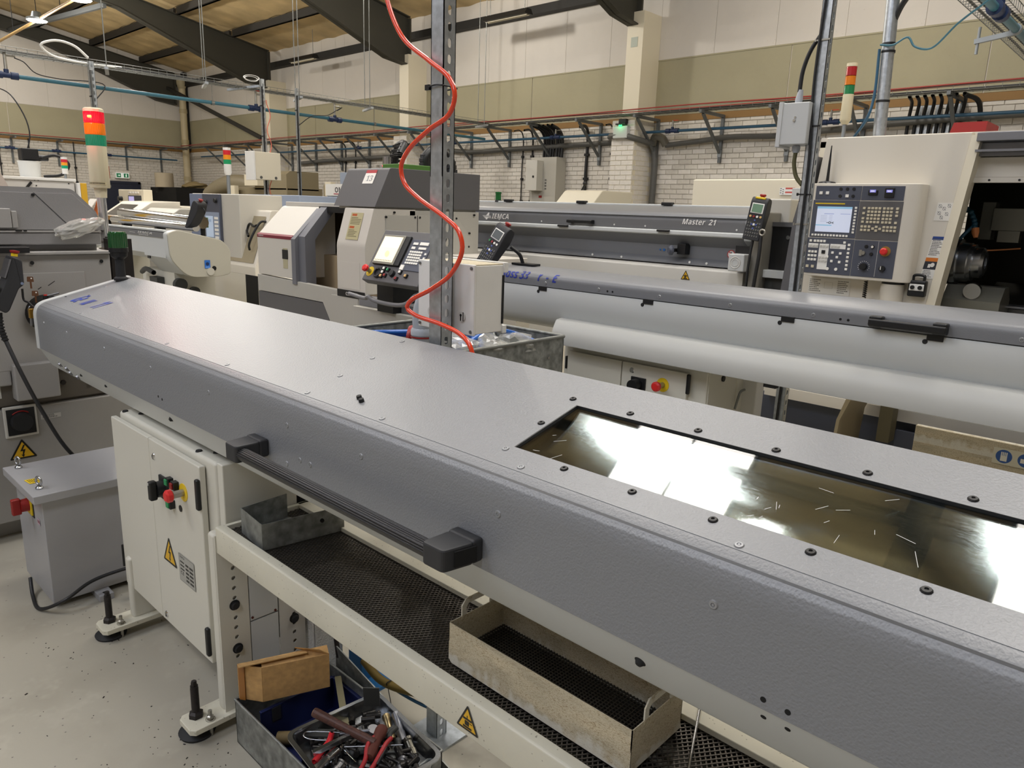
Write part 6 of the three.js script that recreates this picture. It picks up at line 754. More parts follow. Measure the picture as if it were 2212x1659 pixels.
{ const t = thing('coolant_tray', 'oil stained beige coolant tray under the Boss feeder at right', 'tray', [-0.3, 0, -3.6]); part(t, 'front', B(-0.83, 0.7, 0.6, 0.735, -3.62, -3.59, 0.004), M.dirtyTray); part(t, 'bed', B(-0.83, 0.7, 0.55, 0.6, -3.94, -3.6), M.oily); print(t, 'mandatory_signs', 256, 96, (c) => { c.fillStyle = '#c9c4ae'; c.fillRect(0, 0, 256, 96); for (let i = 0; i < 2; i++) { c.fillStyle = '#27508f'; c.beginPath(); c.arc(54 + i * 106, 48, 40, 0, 7); c.fill(); c.fillStyle = '#d9d6c8'; if (i) c.fillRect(134, 40, 56, 26); else { c.fillRect(38, 44, 32, 32); for (let k = 0; k < 4; k++) c.fillRect(38 + k * 8.5, 22, 6, 24); } } }, [-0.52, 0.64, -3.5895], [0.19, 0, 0], [0, 0.07, 0]); each(t, 'rear_plate', [B(-1.0, 0.7, 0.3, 0.6, -3.97, -3.95), B(-1.0, 0.7, 0.735, 0.98, -3.97, -3.95)], M.slate); each(t, 'support', [B(-0.8, -0.74, 0, 0.6, -3.9, -3.62), B(0.6, 0.66, 0, 0.6, -3.9, -3.62)], M.oily); part(t, 'curved_guard', PZ([[-1.19, 0.5], [-1.18, 0.68], [-1.14, 0.82], [-1.05, 0.95], [-1.035, 0.94], [-1.12, 0.81], [-1.165, 0.68], [-1.175, 0.5]], -3.96, -3.6), plain(0xb7a98a, 0.5)); part(t, 'inner_post', B(-1.06, -1.0, 0.55, 0.95, -3.94, -3.85), plain(0x6a6248, 0.5)); part(t, 'guard_leg', B(-1.19, -1.165, 0, 0.5, -3.95, -3.62), M.oily); }

// ---------------------------------------------------------------- pale sliding-head lathe number 13
{
  const m = thing('pale_lathe', 'pale grey lathe with dark hood and white number 13 tag', 'lathe', [-4.0, 0, -3.2]);
  const zf = -2.7, xl = -5.14, xr = -2.8;
  part(m, 'base_front', [PZ([[xl, 0.98], [-4.27, 0.98], [-4.17, 0.84], [-4.17, 0.1], [-3.785, 0.1], [-3.785, 1.075], [xl, 1.1]], zf - 0.04, zf, { bevel: 0.003 })], M.machGrey);
  part(m, 'dark_skirt', PZ([[xl, 0.1], [-4.175, 0.1], [-4.175, 0.838], [-4.275, 0.975], [xl, 0.975]], zf - 0.05, zf - 0.004), M.citizenDark);
  part(m, 'base_body', [B(xl, -3.79, 0.1, 1.0, -3.66, zf - 0.045)], M.machGrey); part(m, 'plinth', B(xl + 0.1, -3.9, 0, 0.1, -3.6, zf - 0.15), M.black);
  part(m, 'access_door', B(-4.16, -3.86, 0.5, 1.045, zf - 0.004, zf + 0.004, 0.002), M.machGrey); part(m, 'door_surround', B(-4.168, -3.852, 0.49, 1.053, zf - 0.006, zf - 0.0005), M.machGrey);
  // sliding door at left, sloping upper half
  part(m, 'left_door', PX(fillet([[zf, 1.105], [zf, 1.385], [-2.92, 1.6], [-3.05, 1.61], [-3.05, 1.105]], [0.004, 0.02, 0.02, 0, 0], 4), -5.12, -4.63, { bevel: 0.004 }), M.citizenLight);
  part(m, 'red_stripe', PX([[zf + 0.0015, 1.372], [zf + 0.0015, 1.392], [zf - 0.012, 1.404], [zf - 0.014, 1.372]], -5.118, -4.632), plain(0x7c1f33, 0.4)); print(m, 'stripe_text', 128, 16, (c) => { c.clearRect(0, 0, 128, 16); c.fillStyle = '#e8d8d8'; c.font = 'bold 14px sans-serif'; c.fillText('CityTurn', 4, 12); }, [-5.1, 1.376, zf + 0.0025], [0.16, 0, 0], [0, 0.016, 0], { clear: true });
  part(m, 'door_frame', [PX([[zf + 0.01, 1.07], [zf + 0.01, 1.38], [-2.9, 1.59], [-2.93, 1.59], [zf - 0.05, 1.38], [zf - 0.05, 1.07]], -4.63, -4.58), PX([[zf - 0.02, 1.07], [zf - 0.02, 1.4], [-2.9, 1.6], [-2.98, 1.6], [zf - 0.1, 1.38], [zf - 0.1, 1.07]], -4.58, -4.5)], plain(0x6f7076, 0.45));
  part(m, 'door_label', B(-4.76, -4.7, 1.17, 1.31, zf, zf + 0.002), plain(0xb5ad8d, 0.5)); part(m, 'door_sign', B(-4.768, -4.692, 1.235, 1.3, zf + 0.002, zf + 0.003), M.black); part(m, 'left_roof', [B(-5.1, -4.23, 1.6, 1.63, -3.6, -2.93, 0.004)], M.citizenLight); part(m, 'opening_lintel', B(-4.6, -4.02, 1.565, 1.605, -3.0, -2.9), M.black);
  // working space
  part(m, 'chamber', [B(-4.9, -3.8, 1.0, 1.6, -3.62, -3.6), B(-4.92, -4.9, 1.0, 1.59, -3.6, -3.06), B(-4.9, -3.8, 1.58, 1.6, -3.6, -2.95), B(-4.9, -3.8, 0.99, 1.01, -3.6, -2.75)], M.interior); part(m, 'chamber_block', [B(-4.45, -4.05, 1.0, 1.27, -3.4, -3.05, 0.006), B(-4.85, -4.4, 1.0, 1.27, -3.5, -2.95, 0.006)], M.interiorLight);
  // right pillar and body
  part(m, 'pillar', PX(fillet([[zf, 1.075], [zf, 1.38], [-2.77, 1.605], [-3.1, 1.605], [-3.1, 1.075]], [0.004, 0.02, 0.01, 0, 0], 4), -4.09, -3.785, { bevel: 0.004 }), M.citizenLight); part(m, 'pillar_panel', B(-4.05, -3.84, 1.1, 1.27, zf, zf + 0.002), M.citizenLight);
  print(m, 'safety_label', 128, 192, (c, w, h) => { c.fillStyle = '#b8b089'; c.fillRect(0, 0, w, h); c.fillStyle = '#b5562a'; c.fillRect(14, 8, 50, 16); c.fillRect(14, 96, 50, 16); c.fillStyle = '#6d664a'; for (let i = 0; i < 5; i++) { c.fillRect(12, 34 + i * 11, 70 + (i * 37) % 40, 5); c.fillRect(12, 122 + i * 11, 60 + (i * 29) % 40, 5); } }, [-4.0, 1.41, -2.7065], [0.13, 0, 0], [0, 0.165, -0.0525]);
  part(m, 'black_strip', B(-4.085, -3.79, 1.045, 1.09, zf, zf + 0.006), M.black); print(m, 'maker_name', 192, 40, (c) => { c.fillStyle = '#101012'; c.fillRect(0, 0, 192, 40); c.fillStyle = '#e8e6e0'; c.font = 'bold 34px serif'; c.fillText('CITIZEN', 14, 32); }, [-4.0, 1.05, zf + 0.0066], [0.17, 0, 0], [0, 0.035, 0]);
  part(m, 'right_body', [B(-3.9, -3.785, 0.98, 1.6, -3.67, -3.05, 0.004), B(-4.1, -3.785, 0.6, 1.0, -3.67, -2.745), B(-3.9, -3.795, 1.0, 1.6, -3.1, -2.9)], M.machGrey);
  part(m, 'service_panel', PX([[-2.84, 1.1], [-2.86, 1.568], [-3.45, 1.568], [-3.605, 1.41], [-3.605, 1.1]], -3.786, -3.778, { bevel: 0.001 }), M.machGrey); part(m, 'panel_joint', B(-3.778, -3.7765, 1.1, 1.568, -3.112, -3.108), M.black);
  each(m, 'panel_screw', [[1.555, -2.86], [1.584, -2.925], [1.556, -3.09], [1.556, -3.13], [1.555, -3.45], [1.456, -3.577], [1.364, -3.571], [1.58, -3.62], [1.2, -2.8]].map(([y, z]) => C([-3.79, y, z], [-3.774, y, z], 0.007, 0.007, 8)), M.black);
  part(m, 'side_table', [B(-3.78, -3.3, 1.28, 1.315, -3.66, -3.35, 0.004), B(-3.7, -3.35, 0.2, 1.28, -3.62, -3.4)], M.citizenLight);
  part(m, 'swarf_tray', [B(-3.775, -3.2, 0.1, 1.02, -3.2, -2.6, 0.004)], M.machGrey); part(m, 'tray_edge', B(-3.77, -3.2, 1.02, 1.07, -2.75, -2.64, 0.004), M.citizenMid); part(m, 'tray_floor', B(-3.75, -3.25, 1.021, 1.026, -3.15, -2.76), M.machGrey);
  part(m, 'tool_rail', T([[-3.74, 1.1, -2.55], [-3.5, 1.1, -2.5], [-3.45, 1.115, -2.48], [-3.4, 1.1, -2.48], [-3.15, 1.1, -2.47], [-3.08, 1.12, -2.47], [-3.05, 1.16, -2.5], [-3.03, 1.17, -2.58]], 0.012, 8, 10), M.citizenMid); part(m, 'panel_arm', B(-3.5, -3.35, 1.02, 1.25, -2.85, -2.58), M.black);
  // hood
  part(m, 'hood', PX(fillet([[-2.77, 1.614], [-2.89, 1.853], [-3.665, 1.853], [-3.665, 1.614]], [0, 0.015, 0, 0], 3), -4.22, -3.775, { bevel: 0.003 }), M.citizenDark); part(m, 'hood_neck', B(-4.2, -3.8, 1.6, 1.616, -3.65, -2.8), M.machGrey);
  print(m, 'number_tag', 96, 96, (c) => { c.fillStyle = '#efece4'; c.fillRect(0, 0, 96, 96); c.fillStyle = '#b23a3f'; c.fillRect(0, 0, 96, 22); c.fillStyle = '#8a8a8a'; c.font = 'bold 54px serif'; c.fillText('13', 22, 78); }, [-4.0, 1.755, -2.8395], [0.11, 0, 0], [0, 0.085, -0.0427]);
  part(m, 'green_crate', B(-4.0, -3.82, 1.852, 1.885, -3.35, -3.0, 0.004), plain(0x4f7a35, 0.5)); 
}
{ // tilted control panel on the pale lathe
  const c = thing('cnc_control', 'tilted dark grey control panel with bright screen on the pale lathe', 'control panel', [-3.24, 1.2, -2.5]);
  const ang = Math.atan2(0.17, 0.273), U = v3(0, cos(ang), -sin(ang)), N = v3(0, sin(ang), cos(ang)), O = v3(-3.47, 1.214, -2.45), mt = new THREE.Matrix4().makeBasis(v3(1, 0, 0), U, N).setPosition(O), L = g => { g = Array.isArray(g) ? join(g) : g; return g.applyMatrix4(mt); }, W = 0.49, H = 0.325;
  part(c, 'panel', L(B(0, W, 0, H, -0.05, 0, 0.006)), M.citizenDark); const s = part(c, 'screen_bezel', L(B(0.04, 0.275, 0.1, 0.288, 0, 0.014, 0.006)), M.black); part(s, 'clear_cover', L(B(0.045, 0.235, 0.102, 0.285, 0.013, 0.018, 0.003)), plain(0x8c8a80, 0.2));
  const pt = (x, y, z) => v3(x, y, z).applyMatrix4(mt).toArray(), uu = [1, 0, 0], vv = U.toArray(); print(s, 'screen', 200, 160, (x, w, h) => { x.fillStyle = '#f3e6c6'; x.fillRect(0, 0, w, h); x.fillStyle = '#f8f2e2'; x.fillRect(10, 8, 180, 60); x.fillStyle = '#e8cfa2'; x.beginPath(); x.ellipse(110, 110, 26, 18, 0.5, 0, 7); x.fill(); x.fillStyle = '#8d8878'; for (let i = 0; i < 10; i++) x.fillRect(8 + i * 18, 148, 12, 7); }, pt(0.055, 0.115, 0.0186), uu.map(k => k * 0.165), vv.map(k => k * 0.158), { glow: 0.7, rough: 0.15 });
  const kp = part(c, 'key_panel', L(B(0.285, 0.46, 0.085, 0.275, 0, 0.004, 0.002)), M.slate); const ks = [], add = (x, y, w = 0.014, h = 0.011) => ks.push([x, y, w, h]); for (let r = 0; r < 5; r++) for (let q = 0; q < 6; q++) add(0.318 + q * 0.018, 0.198 - r * 0.017); add(0.33, 0.248, 0.04, 0.014); add(0.4, 0.25, 0.07, 0.018); add(0.325, 0.222, 0.03, 0.014); add(0.4, 0.222, 0.06, 0.013); add(0.445, 0.19); add(0.447, 0.165); add(0.305, 0.1, 0.03, 0.03); for (const [x, y, w, h] of ks) part(kp, 'key', L(BC(x, y, 0.006, w, h, 0.004)), M.whiteBtn);
  eStop(c, pt(0.045, 0.055, 0.0), N.toArray(), 1.0, 0.04); part(c, 'hand_wheel', L([lathe([[0.03, 0], [0.034, 0.006], [0.03, 0.016], [0.022, 0.016], [0.022, 0.004], [0, 0.004]], [0.125, 0.052, 0], [0, 0, 1], 24), C([0.14, 0.068, 0.016], [0.14, 0.068, 0.03], 0.006, 0.006, 10)]), M.softBlack); part(c, 'dial', L(lathe([[0.02, 0], [0.018, 0.018], [0, 0.02]], [0.25, 0.055, 0], [0, 0, 1], 20)), M.black);
  [[0.165, 0.08, M.whiteBtn], [0.165, 0.057, M.whiteBtn], [0.165, 0.034, M.amberBtn], [0.2, 0.075, M.greenBtn], [0.195, 0.04, M.redDark], [0.31, 0.07, M.whiteBtn], [0.3, 0.03, M.redDark], [0.37, 0.052, M.amberBtn]].forEach(([x, y, mm]) => { const h = part(c, 'button_housing', L(BC(x, y, 0.005, 0.022, 0.022, 0.012, 0.002)), M.black); part(h, 'button', L(BC(x, y, 0.012, 0.015, 0.015, 0.006, 0.002)), mm); });
  part(c, 'side_button', L([C([-0.004, 0.25, -0.03], [-0.02, 0.25, -0.03], 0.009, 0.009, 12)]), M.green); part(c, 'side_button', L([C([-0.004, 0.2, -0.03], [-0.02, 0.2, -0.03], 0.009, 0.009, 12)]), M.redDark);
}
single('warning_lamp', 'small red lamp on top of the pale lathe hood', 'lamp', [lathe([[0.045, 0], [0.045, 0.02], [0.02, 0.035], [0, 0.04]], [-4.05, 1.853, -3.2])], M.red);
{ const p = thing('steel_cylinder', 'polished steel cylinder on the pale lathe roof with black cable chain', 'cylinder', [-4.35, 1.63, -3.3]); part(p, 'barrel', lathe([[0.06, 0], [0.062, 0.01], [0.055, 0.02], [0.055, 0.25], [0.075, 0.252], [0.075, 0.27], [0, 0.27]], [-4.35, 1.63, -3.3], [0, 1, 0], 28), M.chrome); part(p, 'fitting', C([-4.35, 1.9, -3.3], [-4.35, 1.96, -3.3], 0.03, 0.028, 14), M.steel); const pts = [[-4.5, 1.8, -3.5], [-4.52, 1.95, -3.5], [-4.47, 2.05, -3.5], [-4.38, 2.06, -3.48], [-4.33, 1.98, -3.4]]; part(p, 'cable_chain', [T(pts, 0.03, 6, 8), ...Array.from({ length: 13 }, (_, i) => { const t = i / 12 * 3.99, a = floor(t), f = t - a; return BC(...pts[a].map((v, j) => v + (pts[a + 1][j] - v) * f), 0.05, 0.02, 0.075, 0.003); })], M.black); part(p, 'pole', C([-4.62, 1.63, -3.35], [-4.62, 1.72, -3.35], 0.07, 0.07, 14), M.citizenLight); }
{ const p = thing('cable_chain', 'black curved cable chain standing behind the pale lathe hood', 'cable chain', [-4.0, 1.855, -3.45]); const pts = [[-4.0, 1.875, -3.36], [-4.0, 1.95, -3.36], [-4.0, 2.0, -3.42], [-4.0, 2.0, -3.5], [-4.0, 1.95, -3.58], [-4.0, 1.875, -3.6]]; part(p, 'band', T(pts, 0.035, 6, 8), M.black); part(p, 'link', Array.from({ length: 14 }, (_, i) => { const t = i / 13 * 4.99, a = floor(t), f = t - a; return BC(...pts[a].map((v, j) => v + (pts[a + 1][j] - v) * f), 0.04, 0.025, 0.08, 0.003); }), M.softBlack, { stuff: true }); }

// ---------------------------------------------------------------- overhead and wall services
function wireTray(name, label, axis, c, y, a, b, w = 0.2, h = 0.055, step = 0.1) { // basket tray along x or z
  const p = (s, l, yy) => axis === 'z' ? [c + s, yy, l] : [l, yy, c + s]; const t = thing(name, label, 'cable tray', p(0, (a + b) / 2, y)); const g = [], r = 0.0028, r2 = 0.0024;
  for (let i = 0; i <= 4; i++) g.push(C(p(-w / 2 + w * i / 4, a, y), p(-w / 2 + w * i / 4, b, y), r, r, 5, true)); for (const s of [-1, 1]) g.push(C(p(s * w / 2, a, y + h), p(s * w / 2, b, y + h), r * 1.2, r * 1.2, 5, true));
  const n = floor(abs(b - a) / step); for (let i = 0; i <= n; i++) { const l = a + (b - a) * i / n; g.push(C(p(-w / 2, l, y), p(w / 2, l, y), r2, r2, 4, true), C(p(-w / 2, l, y), p(-w / 2, l, y + h), r2, r2, 4, true), C(p(w / 2, l, y), p(w / 2, l, y + h), r2, r2, 4, true)); }
  part(t, 'wire_basket', g, M.wire, { stuff: true }); const rr = rng(floor(abs(c) * 100)); for (let i = 0; i < 4; i++) part(t, 'cable', T(Array.from({ length: 9 }, (_, k) => p(-w * 0.35 + i * w * 0.22 + (rr() - 0.5) * 0.02, a + (b - a) * k / 8, y + 0.012 + (rr() - 0.5) * 0.006)), 0.009, 4, 6), i % 2 ? M.cable : M.cableGrey); return t;
}
wireTray('cable_tray', 'wire cable tray hanging on rods across the upper left', 'z', -10, 3.12, -1.2, -9.85);
const wt = wireTray('cable_tray', 'wire cable tray on brackets along the long brick wall', 'x', -9.93, 3.11, -23.6, 2.5, 0.22, 0.05, 0.16);
part(wt, 'red_cable', T(Array.from({ length: 14 }, (_, k) => [-23 + k * 1.9, 3.175 + 0.01 * sin(k * 2.3), -9.815]), 0.01, 4, 6), M.redCable); part(wt, 'red_cable', T(Array.from({ length: 14 }, (_, k) => [-23 + k * 1.9, 3.15 + 0.012 * cos(k * 1.7), -9.83]), 0.008, 4, 6), M.redCable);
wireTray('cable_tray', 'wire cable tray in the upper right picture corner', 'z', -1.42, 3.1, -4.2, -9.8, 0.26, 0.06, 0.07);
const wl = wireTray('cable_tray', 'wire cable tray along the end wall at far left', 'z', -23.72, 3.12, -2, -10.3, 0.2, 0.05, 0.2); part(wl, 'red_cable', T([[-23.6, 3.18, -2], [-23.6, 3.17, -5], [-23.6, 3.18, -8], [-23.6, 3.17, -10.2]], 0.012, 6, 6), M.redCable);
function pipeRun(name, label, a, b, r, m, joints, horiz) { const t = thing(name, label, 'pipe', [(a[0] + b[0]) / 2, a[1], (a[2] + b[2]) / 2]); part(t, 'tube', C(a, b, r, r, 12), m); for (const [p, valve, lev] of joints) { const d = v3(b[0] - a[0], b[1] - a[1], b[2] - a[2]).normalize(), q = s => [p[0] + d.x * s, p[1] + d.y * s, p[2] + d.z * s]; const c = part(t, 'coupling', [C(q(-0.11), q(-0.04), r * 1.75, r * 1.75, 14), C(q(0.04), q(0.11), r * 1.75, r * 1.75, 14), C(q(-0.05), q(0.05), r * 1.3, r * 1.3, 12), C(p, [p[0], p[1] + r * 2.6, p[2]], r * 1.1, r * 1.1, 12)], M.coupBlue); if (valve) { part(c, 'valve', [C([p[0], p[1] + r * 2.4, p[2]], [p[0], p[1] + r * 2.4 + valve, p[2]], r * 0.75, r * 0.65, 12), C([p[0], p[1] + r * 2.4 + valve * 0.75, p[2]], q(0.1).map((v, i) => i === 1 ? p[1] + r * 2.4 + valve * 0.75 : v), r * 0.5, r * 0.5, 10)], M.zinc); if (lev) part(c, 'lever', bar([p[0], p[1] + r * 2.4 + valve, p[2]], q(0.09).map((v, i) => i === 1 ? p[1] + r * 2.4 + valve : v), 0.012, 0.008), M.red); } } return t; }
const ap = pipeRun('air_pipe', 'teal blue air pipe crossing under the upper left cable tray', [-10, 2.89, -1.5], [-10, 2.87, -9.8], 0.023, M.pipeTeal, [[[-10, 2.89, -2.41], 0.2, false], [[-10, 2.88, -5.35], 0.18, true], [[-10, 2.87, -6.62], 0.18, false]]);
part(ap, 'air_line', T([[-10, 3.08, -2.5], [-9.98, 3.05, -2.58], [-9.97, 2.95, -2.68], [-9.97, 2.92, -2.9], [-9.97, 2.915, -3.4], [-9.9, 2.7, -3.25], [-9.86, 2.5, -3.2]], 0.006, 8, 6), M.cable); part(ap, 'air_line', T([[-10, 3.0, -6.66], [-9.95, 3.05, -6.72], [-9.9, 3.0, -6.6], [-9.85, 2.9, -6.4], [-9.8, 2.85, -6.1], [-9.78, 2.7, -5.87]], 0.006, 8, 6), M.cable);
part(ap, 'pipe_clip', [[-4.73], [-7.35]].map(([z]) => [C([-10, 2.88, z - 0.02], [-10, 2.88, z + 0.02], 0.03, 0.03, 10), C([-10, 2.9, z], [-10, 3.1, z], 0.004, 0.004, 6)]), M.wire);
pipeRun('air_pipe', 'blue air pipe running along the long brick wall', [-22.5, 2.88, -10.2], [2, 2.885, -10.2], 0.021, M.pipeBlue, [[[-6.32, 2.885, -10.2], 0.1, true], [[-3.94, 2.885, -10.2], 0.1, true], [[-8.65, 2.885, -10.2], 0.08, false], [[-11.3, 2.885, -10.2], 0.07, false], [[-14.5, 2.885, -10.2], 0.1, false], [[-19.2, 2.88, -10.2], 0, false]]);
pipeRun('air_pipe', 'blue air pipe on the end wall at far left', [-23.75, 2.81, -3], [-23.75, 2.79, -10], 0.022, M.pipeBlue, [[[-23.75, 2.81, -5.6], 0, false], [[-23.75, 2.81, -6.7], 0, false], [[-23.75, 2.8, -8.0], 0, false]]);
const ar = pipeRun('air_pipe', 'teal air pipe in the upper right picture corner', [-1.19, 2.88, -4.2], [-1.19, 2.88, -9.9], 0.026, M.pipeTeal, [[[-1.19, 2.88, -5.45], 0, false]]); part(ar, 'pipe_clip', [C([-1.19, 2.88, -6.02], [-1.19, 2.88, -5.98], 0.034, 0.034, 12), bar([-1.19, 2.86, -6], [-1.42, 2.83, -6], 0.03, 0.03), C([-1.4, 2.75, -6], [-1.4, 2.92, -6], 0.01, 0.01, 8)], M.galvFar);
[-3.45, -4.64, -6.0, -7.22, -9.7].forEach((z, i) => { const t = thing('tray_hanger', `${ORD[i]} pair of steel hanger rods on the upper left tray from the left`, 'hanger', [-10, 3.08, z], 'rods holding the overhead tray'); const top = roofY(z) - 0.05; for (const x of [-10.13, -9.87]) part(t, 'rod', C([x, 3.07, z + (x + 10) * 0.35], [x, top, z + (x + 10) * 0.35], 0.0065, 0.0065, 6), M.wire); part(t, 'cross_bar', bar([-10.2, 3.085, z - 0.07], [-9.75, 3.085, z + 0.09], 0.041, 0.03), M.galv); });
const postSpec = [[-3.19, 0.056, 3.14, 'galvanised slotted post behind the red amber green tower at left'], [-5.33, 0.05, 3.25, 'galvanised slotted post carrying the cream enclosure'], [-5.86, 0.042, 3.2, 'slim galvanised slotted post right of the cream enclosure']];
postSpec.forEach(([z, w, h, l], i) => { const p = thing('strut_post', l, 'post', [-9.8, 0, z]); strut(p, 'channel', -9.8 - w, -9.8, z - w, z, 0, h, M.galv, 0.075, w * 0.34, 0.045); for (const y of i ? [2.05, 2.5, 2.9] : [2.75]) part(p, 'cable_tie', [B(-9.805 - w, -9.795, y, y + 0.012, z, z + 0.006)], M.black); part(p, 'cable', T([[-9.795, h - 0.1, z - 0.01], [-9.79, 2.2, z - 0.012], [-9.79, 1.4, z - 0.01], [-9.79, 0.6, z - 0.01]], 0.009, 6, 6), i ? M.cable : M.cableGrey); });
{ const c = thing('cable_loop', 'white cable loop bulging above the upper left tray', 'cable', [-9.9, 3.15, -3]); part(c, 'loop', T([[-9.95, 3.14, -3.6], [-9.9, 3.12, -3.2], [-9.85, 3.15, -2.82], [-9.8, 3.23, -2.72], [-9.75, 3.29, -2.85], [-9.78, 3.27, -3.05], [-9.8, 3.17, -3.19]], 0.014, 10, 8), M.white); }
{ const c = thing('cable_loop', 'grey double cable loop at the head of the cream enclosure post', 'cable', [-9.85, 3.2, -5.25]); part(c, 'loop', [new THREE.TorusGeometry(0.1, 0.009, 6, 24).scale(1, 0.35, 1).rotateY(1.3).translate(-9.85, 3.25, -5.22), new THREE.TorusGeometry(0.09, 0.009, 6, 24).scale(1, 0.35, 1).rotateY(1.5).translate(-9.82, 3.23, -5.2)], M.white); part(c, 'arm', bar([-9.8, 3.15, -5.3], [-10.2, 3.1, -5.05], 0.045, 0.03), M.galv); }
{ const c = thing('coiled_hose', 'thin pink coiled air hose beside the cream enclosure post', 'hose', [-9.78, 1.6, -5.36]); part(c, 'tube', T(Array.from({ length: 36 }, (_, i) => [-9.78, 2.98 - i * 0.045, -5.38 - 0.055 * (0.5 - 0.5 * cos(i * 0.72))]), 0.006, 3, 5), plain(0xd9705c, 0.4)); }
{ const b = thing('enclosure', 'cream electrical enclosure on a slotted post at upper left', 'enclosure', [-9.7, 1.9, -5.2]); part(b, 'body', B(-9.86, -9.63, 1.92, 2.285, -5.48, -5.1, 0.006), M.ivory); part(b, 'door', B(-9.86, -9.62, 1.91, 2.29, -5.1, -5.075, 0.004), M.white); part(b, 'knockout', [C([-9.632, 1.95, -5.18], [-9.626, 1.95, -5.18], 0.02, 0.02, 10), C([-9.632, 1.95, -5.4], [-9.626, 1.95, -5.4], 0.02, 0.02, 10)], M.cableGrey); }
[-1.45, -2.49, -3.6, -4.6, -5.63, -6.75, -7.88, -8.95, -10, -11.05, -12.2, -13.33, -14.44, -15.55, -16.67, -17.8, -19, -20.2, -21.4].forEach((x, i) => { const near = i === 0 ? 'wall tray bracket at the right picture edge' : i < 12 ? `${ORD[i]} wall tray bracket from the right on the brick wall` : `${ORD[18 - i]} wall tray bracket on the brick wall from the far corner`; const t = thing('tray_bracket', near, 'bracket', [x, 2.45, -10.3], 'brackets of the wall cable tray'); part(t, 'wall_strut', B(x - 0.022, x + 0.022, 2.42, 3.1, -10.488, -10.447), M.darkBracket); part(t, 'arm', bar([x, 3.085, -10.47], [x, 3.085, -9.78], 0.041, 0.041), M.darkBracket); part(t, 'brace', bar([x, 3.06, -9.87], [x, 2.56, -10.45], 0.041, 0.03), M.darkBracket); part(t, 'end_plate', B(x - 0.028, x + 0.028, 2.5, 2.6, -10.455, -10.44), M.galvFar); });
[-3.9, -5.7, -6.8, -8.6, -9.6].forEach((z, i) => { const t = thing('tray_bracket', `${ORD[i]} tray bracket on the end wall counted from the left`, 'bracket', [-23.9, 2.45, z], 'brackets on the end wall'); part(t, 'wall_strut', B(-24, -23.955, 2.42, 3.1, z - 0.022, z + 0.022), M.darkBracket); part(t, 'arm', bar([-23.97, 3.085, z], [-23.5, 3.085, z], 0.041, 0.041), M.darkBracket); });
{ const g = thing('grey_conduit', 'thick sagging grey conduit along the long brick wall', 'conduit', [-8, 2.7, -10.4]); const z = -10.42; part(g, 'left_run', T([[-17.4, 2.62, z], [-16, 2.66, z], [-14.5, 2.68, z], [-13, 2.7, z]], 0.045, 8, 10), M.cableGrey); part(g, 'middle_run', T([[-12.2, 2.83, z], [-11, 2.72, z], [-10, 2.74, z], [-8.6, 2.76, z], [-7.5, 2.79, z], [-7.3, 2.82, -9.95], [-7.05, 2.83, -9.93], [-6.85, 2.78, -9.95], [-6.75, 2.72, -10.35]], 0.045, 8, 10), M.cableGrey); part(g, 'right_run', T([[-6.55, 2.7, z], [-6, 2.74, z], [-5.5, 2.78, z], [-4.7, 2.77, z], [-3.9, 2.82, z], [-3, 2.86, z], [-1.5, 2.9, z]], 0.04, 8, 10), M.cableGrey); part(g, 'drop', T([[-6.78, 2.7, -10.42], [-6.74, 2.5, -10.42], [-6.74, 1.5, -10.42], [-6.74, 1.0, -10.42]], 0.05, 8, 10), M.cableGrey); part(g, 'elbow', T([[-6.78, 2.72, -10.4], [-6.72, 2.83, -10.36], [-6.6, 2.8, -10.38], [-6.55, 2.7, -10.42]], 0.06, 8, 10), plain(0x6a675c, 0.5)); }
[[-9.66, 0.012, 'thin black conduit drop left of the wall cabinet'], [-9.42, 0.018, 'thicker black conduit drop beside the wall cabinet'], [-8.15, 0.028, 'thick black cable drop right of the wall cabinet'], [-7.62, 0.013, 'black conduit drop with a hooked top near the emergency lamp'], [-15.0, 0.015, 'black conduit drop between the far piers'], [-15.4, 0.015, 'second black conduit drop between the far piers']].forEach(([x, r, l]) => { const t = thing('conduit_drop', l, 'conduit', [x, 1.2, -10.46]); part(t, 'tube', T([[x + 0.12, 3.02, -10.1], [x + 0.06, 3.05, -10.3], [x, 2.98, -10.46], [x, 2.3, -10.46], [x, 1.2, -10.46]], r, 8, 8), M.cable); for (const y of [1.8, 2.2, 2.6]) part(t, 'clip', BC(x, y, -10.47, r * 3.2, 0.04, 0.05), M.black); });
[[-5.4, 'left conduit drop with clips on the end wall'], [-7.2, 'right conduit drop with clips on the end wall'], [-6.1, 'middle conduit drop on the end wall above the bucket']].forEach(([z, l]) => { const t = thing('conduit_drop', l, 'conduit', [-23.96, 1.0, z]); part(t, 'tube', C([-23.96, 1.0, z], [-23.96, 3.1, z], 0.014, 0.014, 6), M.cable); for (const y of [1.6, 2.0, 2.4, 2.8]) part(t, 'clip', BC(-23.95, y, z, 0.05, 0.05, 0.06), M.black); });
{ const b = thing('wall_cabinet', 'tall grey electrical cabinet on the brick wall below cable bundle', 'cabinet', [-8.95, 1.2, -10.35]); part(b, 'body', B(-9.22, -8.62, 1.2, 2.56, -10.487, -10.22, 0.006), M.machGrey); part(b, 'door', B(-9.19, -8.92, 1.98, 2.5, -10.22, -10.05, 0.006), M.palegrey); part(b, 'lock', C([-9.0, 2.22, -10.05], [-9.0, 2.22, -10.04], 0.02, 0.02, 10), M.black); part(b, 'vent', [0, 1, 2, 3].map(i => BC(-8.85, 2.02 + i * 0.05, -10.215, 0.03, 0.02, 0.01)), M.cableGrey, { stuff: true }); part(b, 'label', B(-9.0, -8.93, 1.86, 1.9, -10.22, -10.215), M.redDark); }
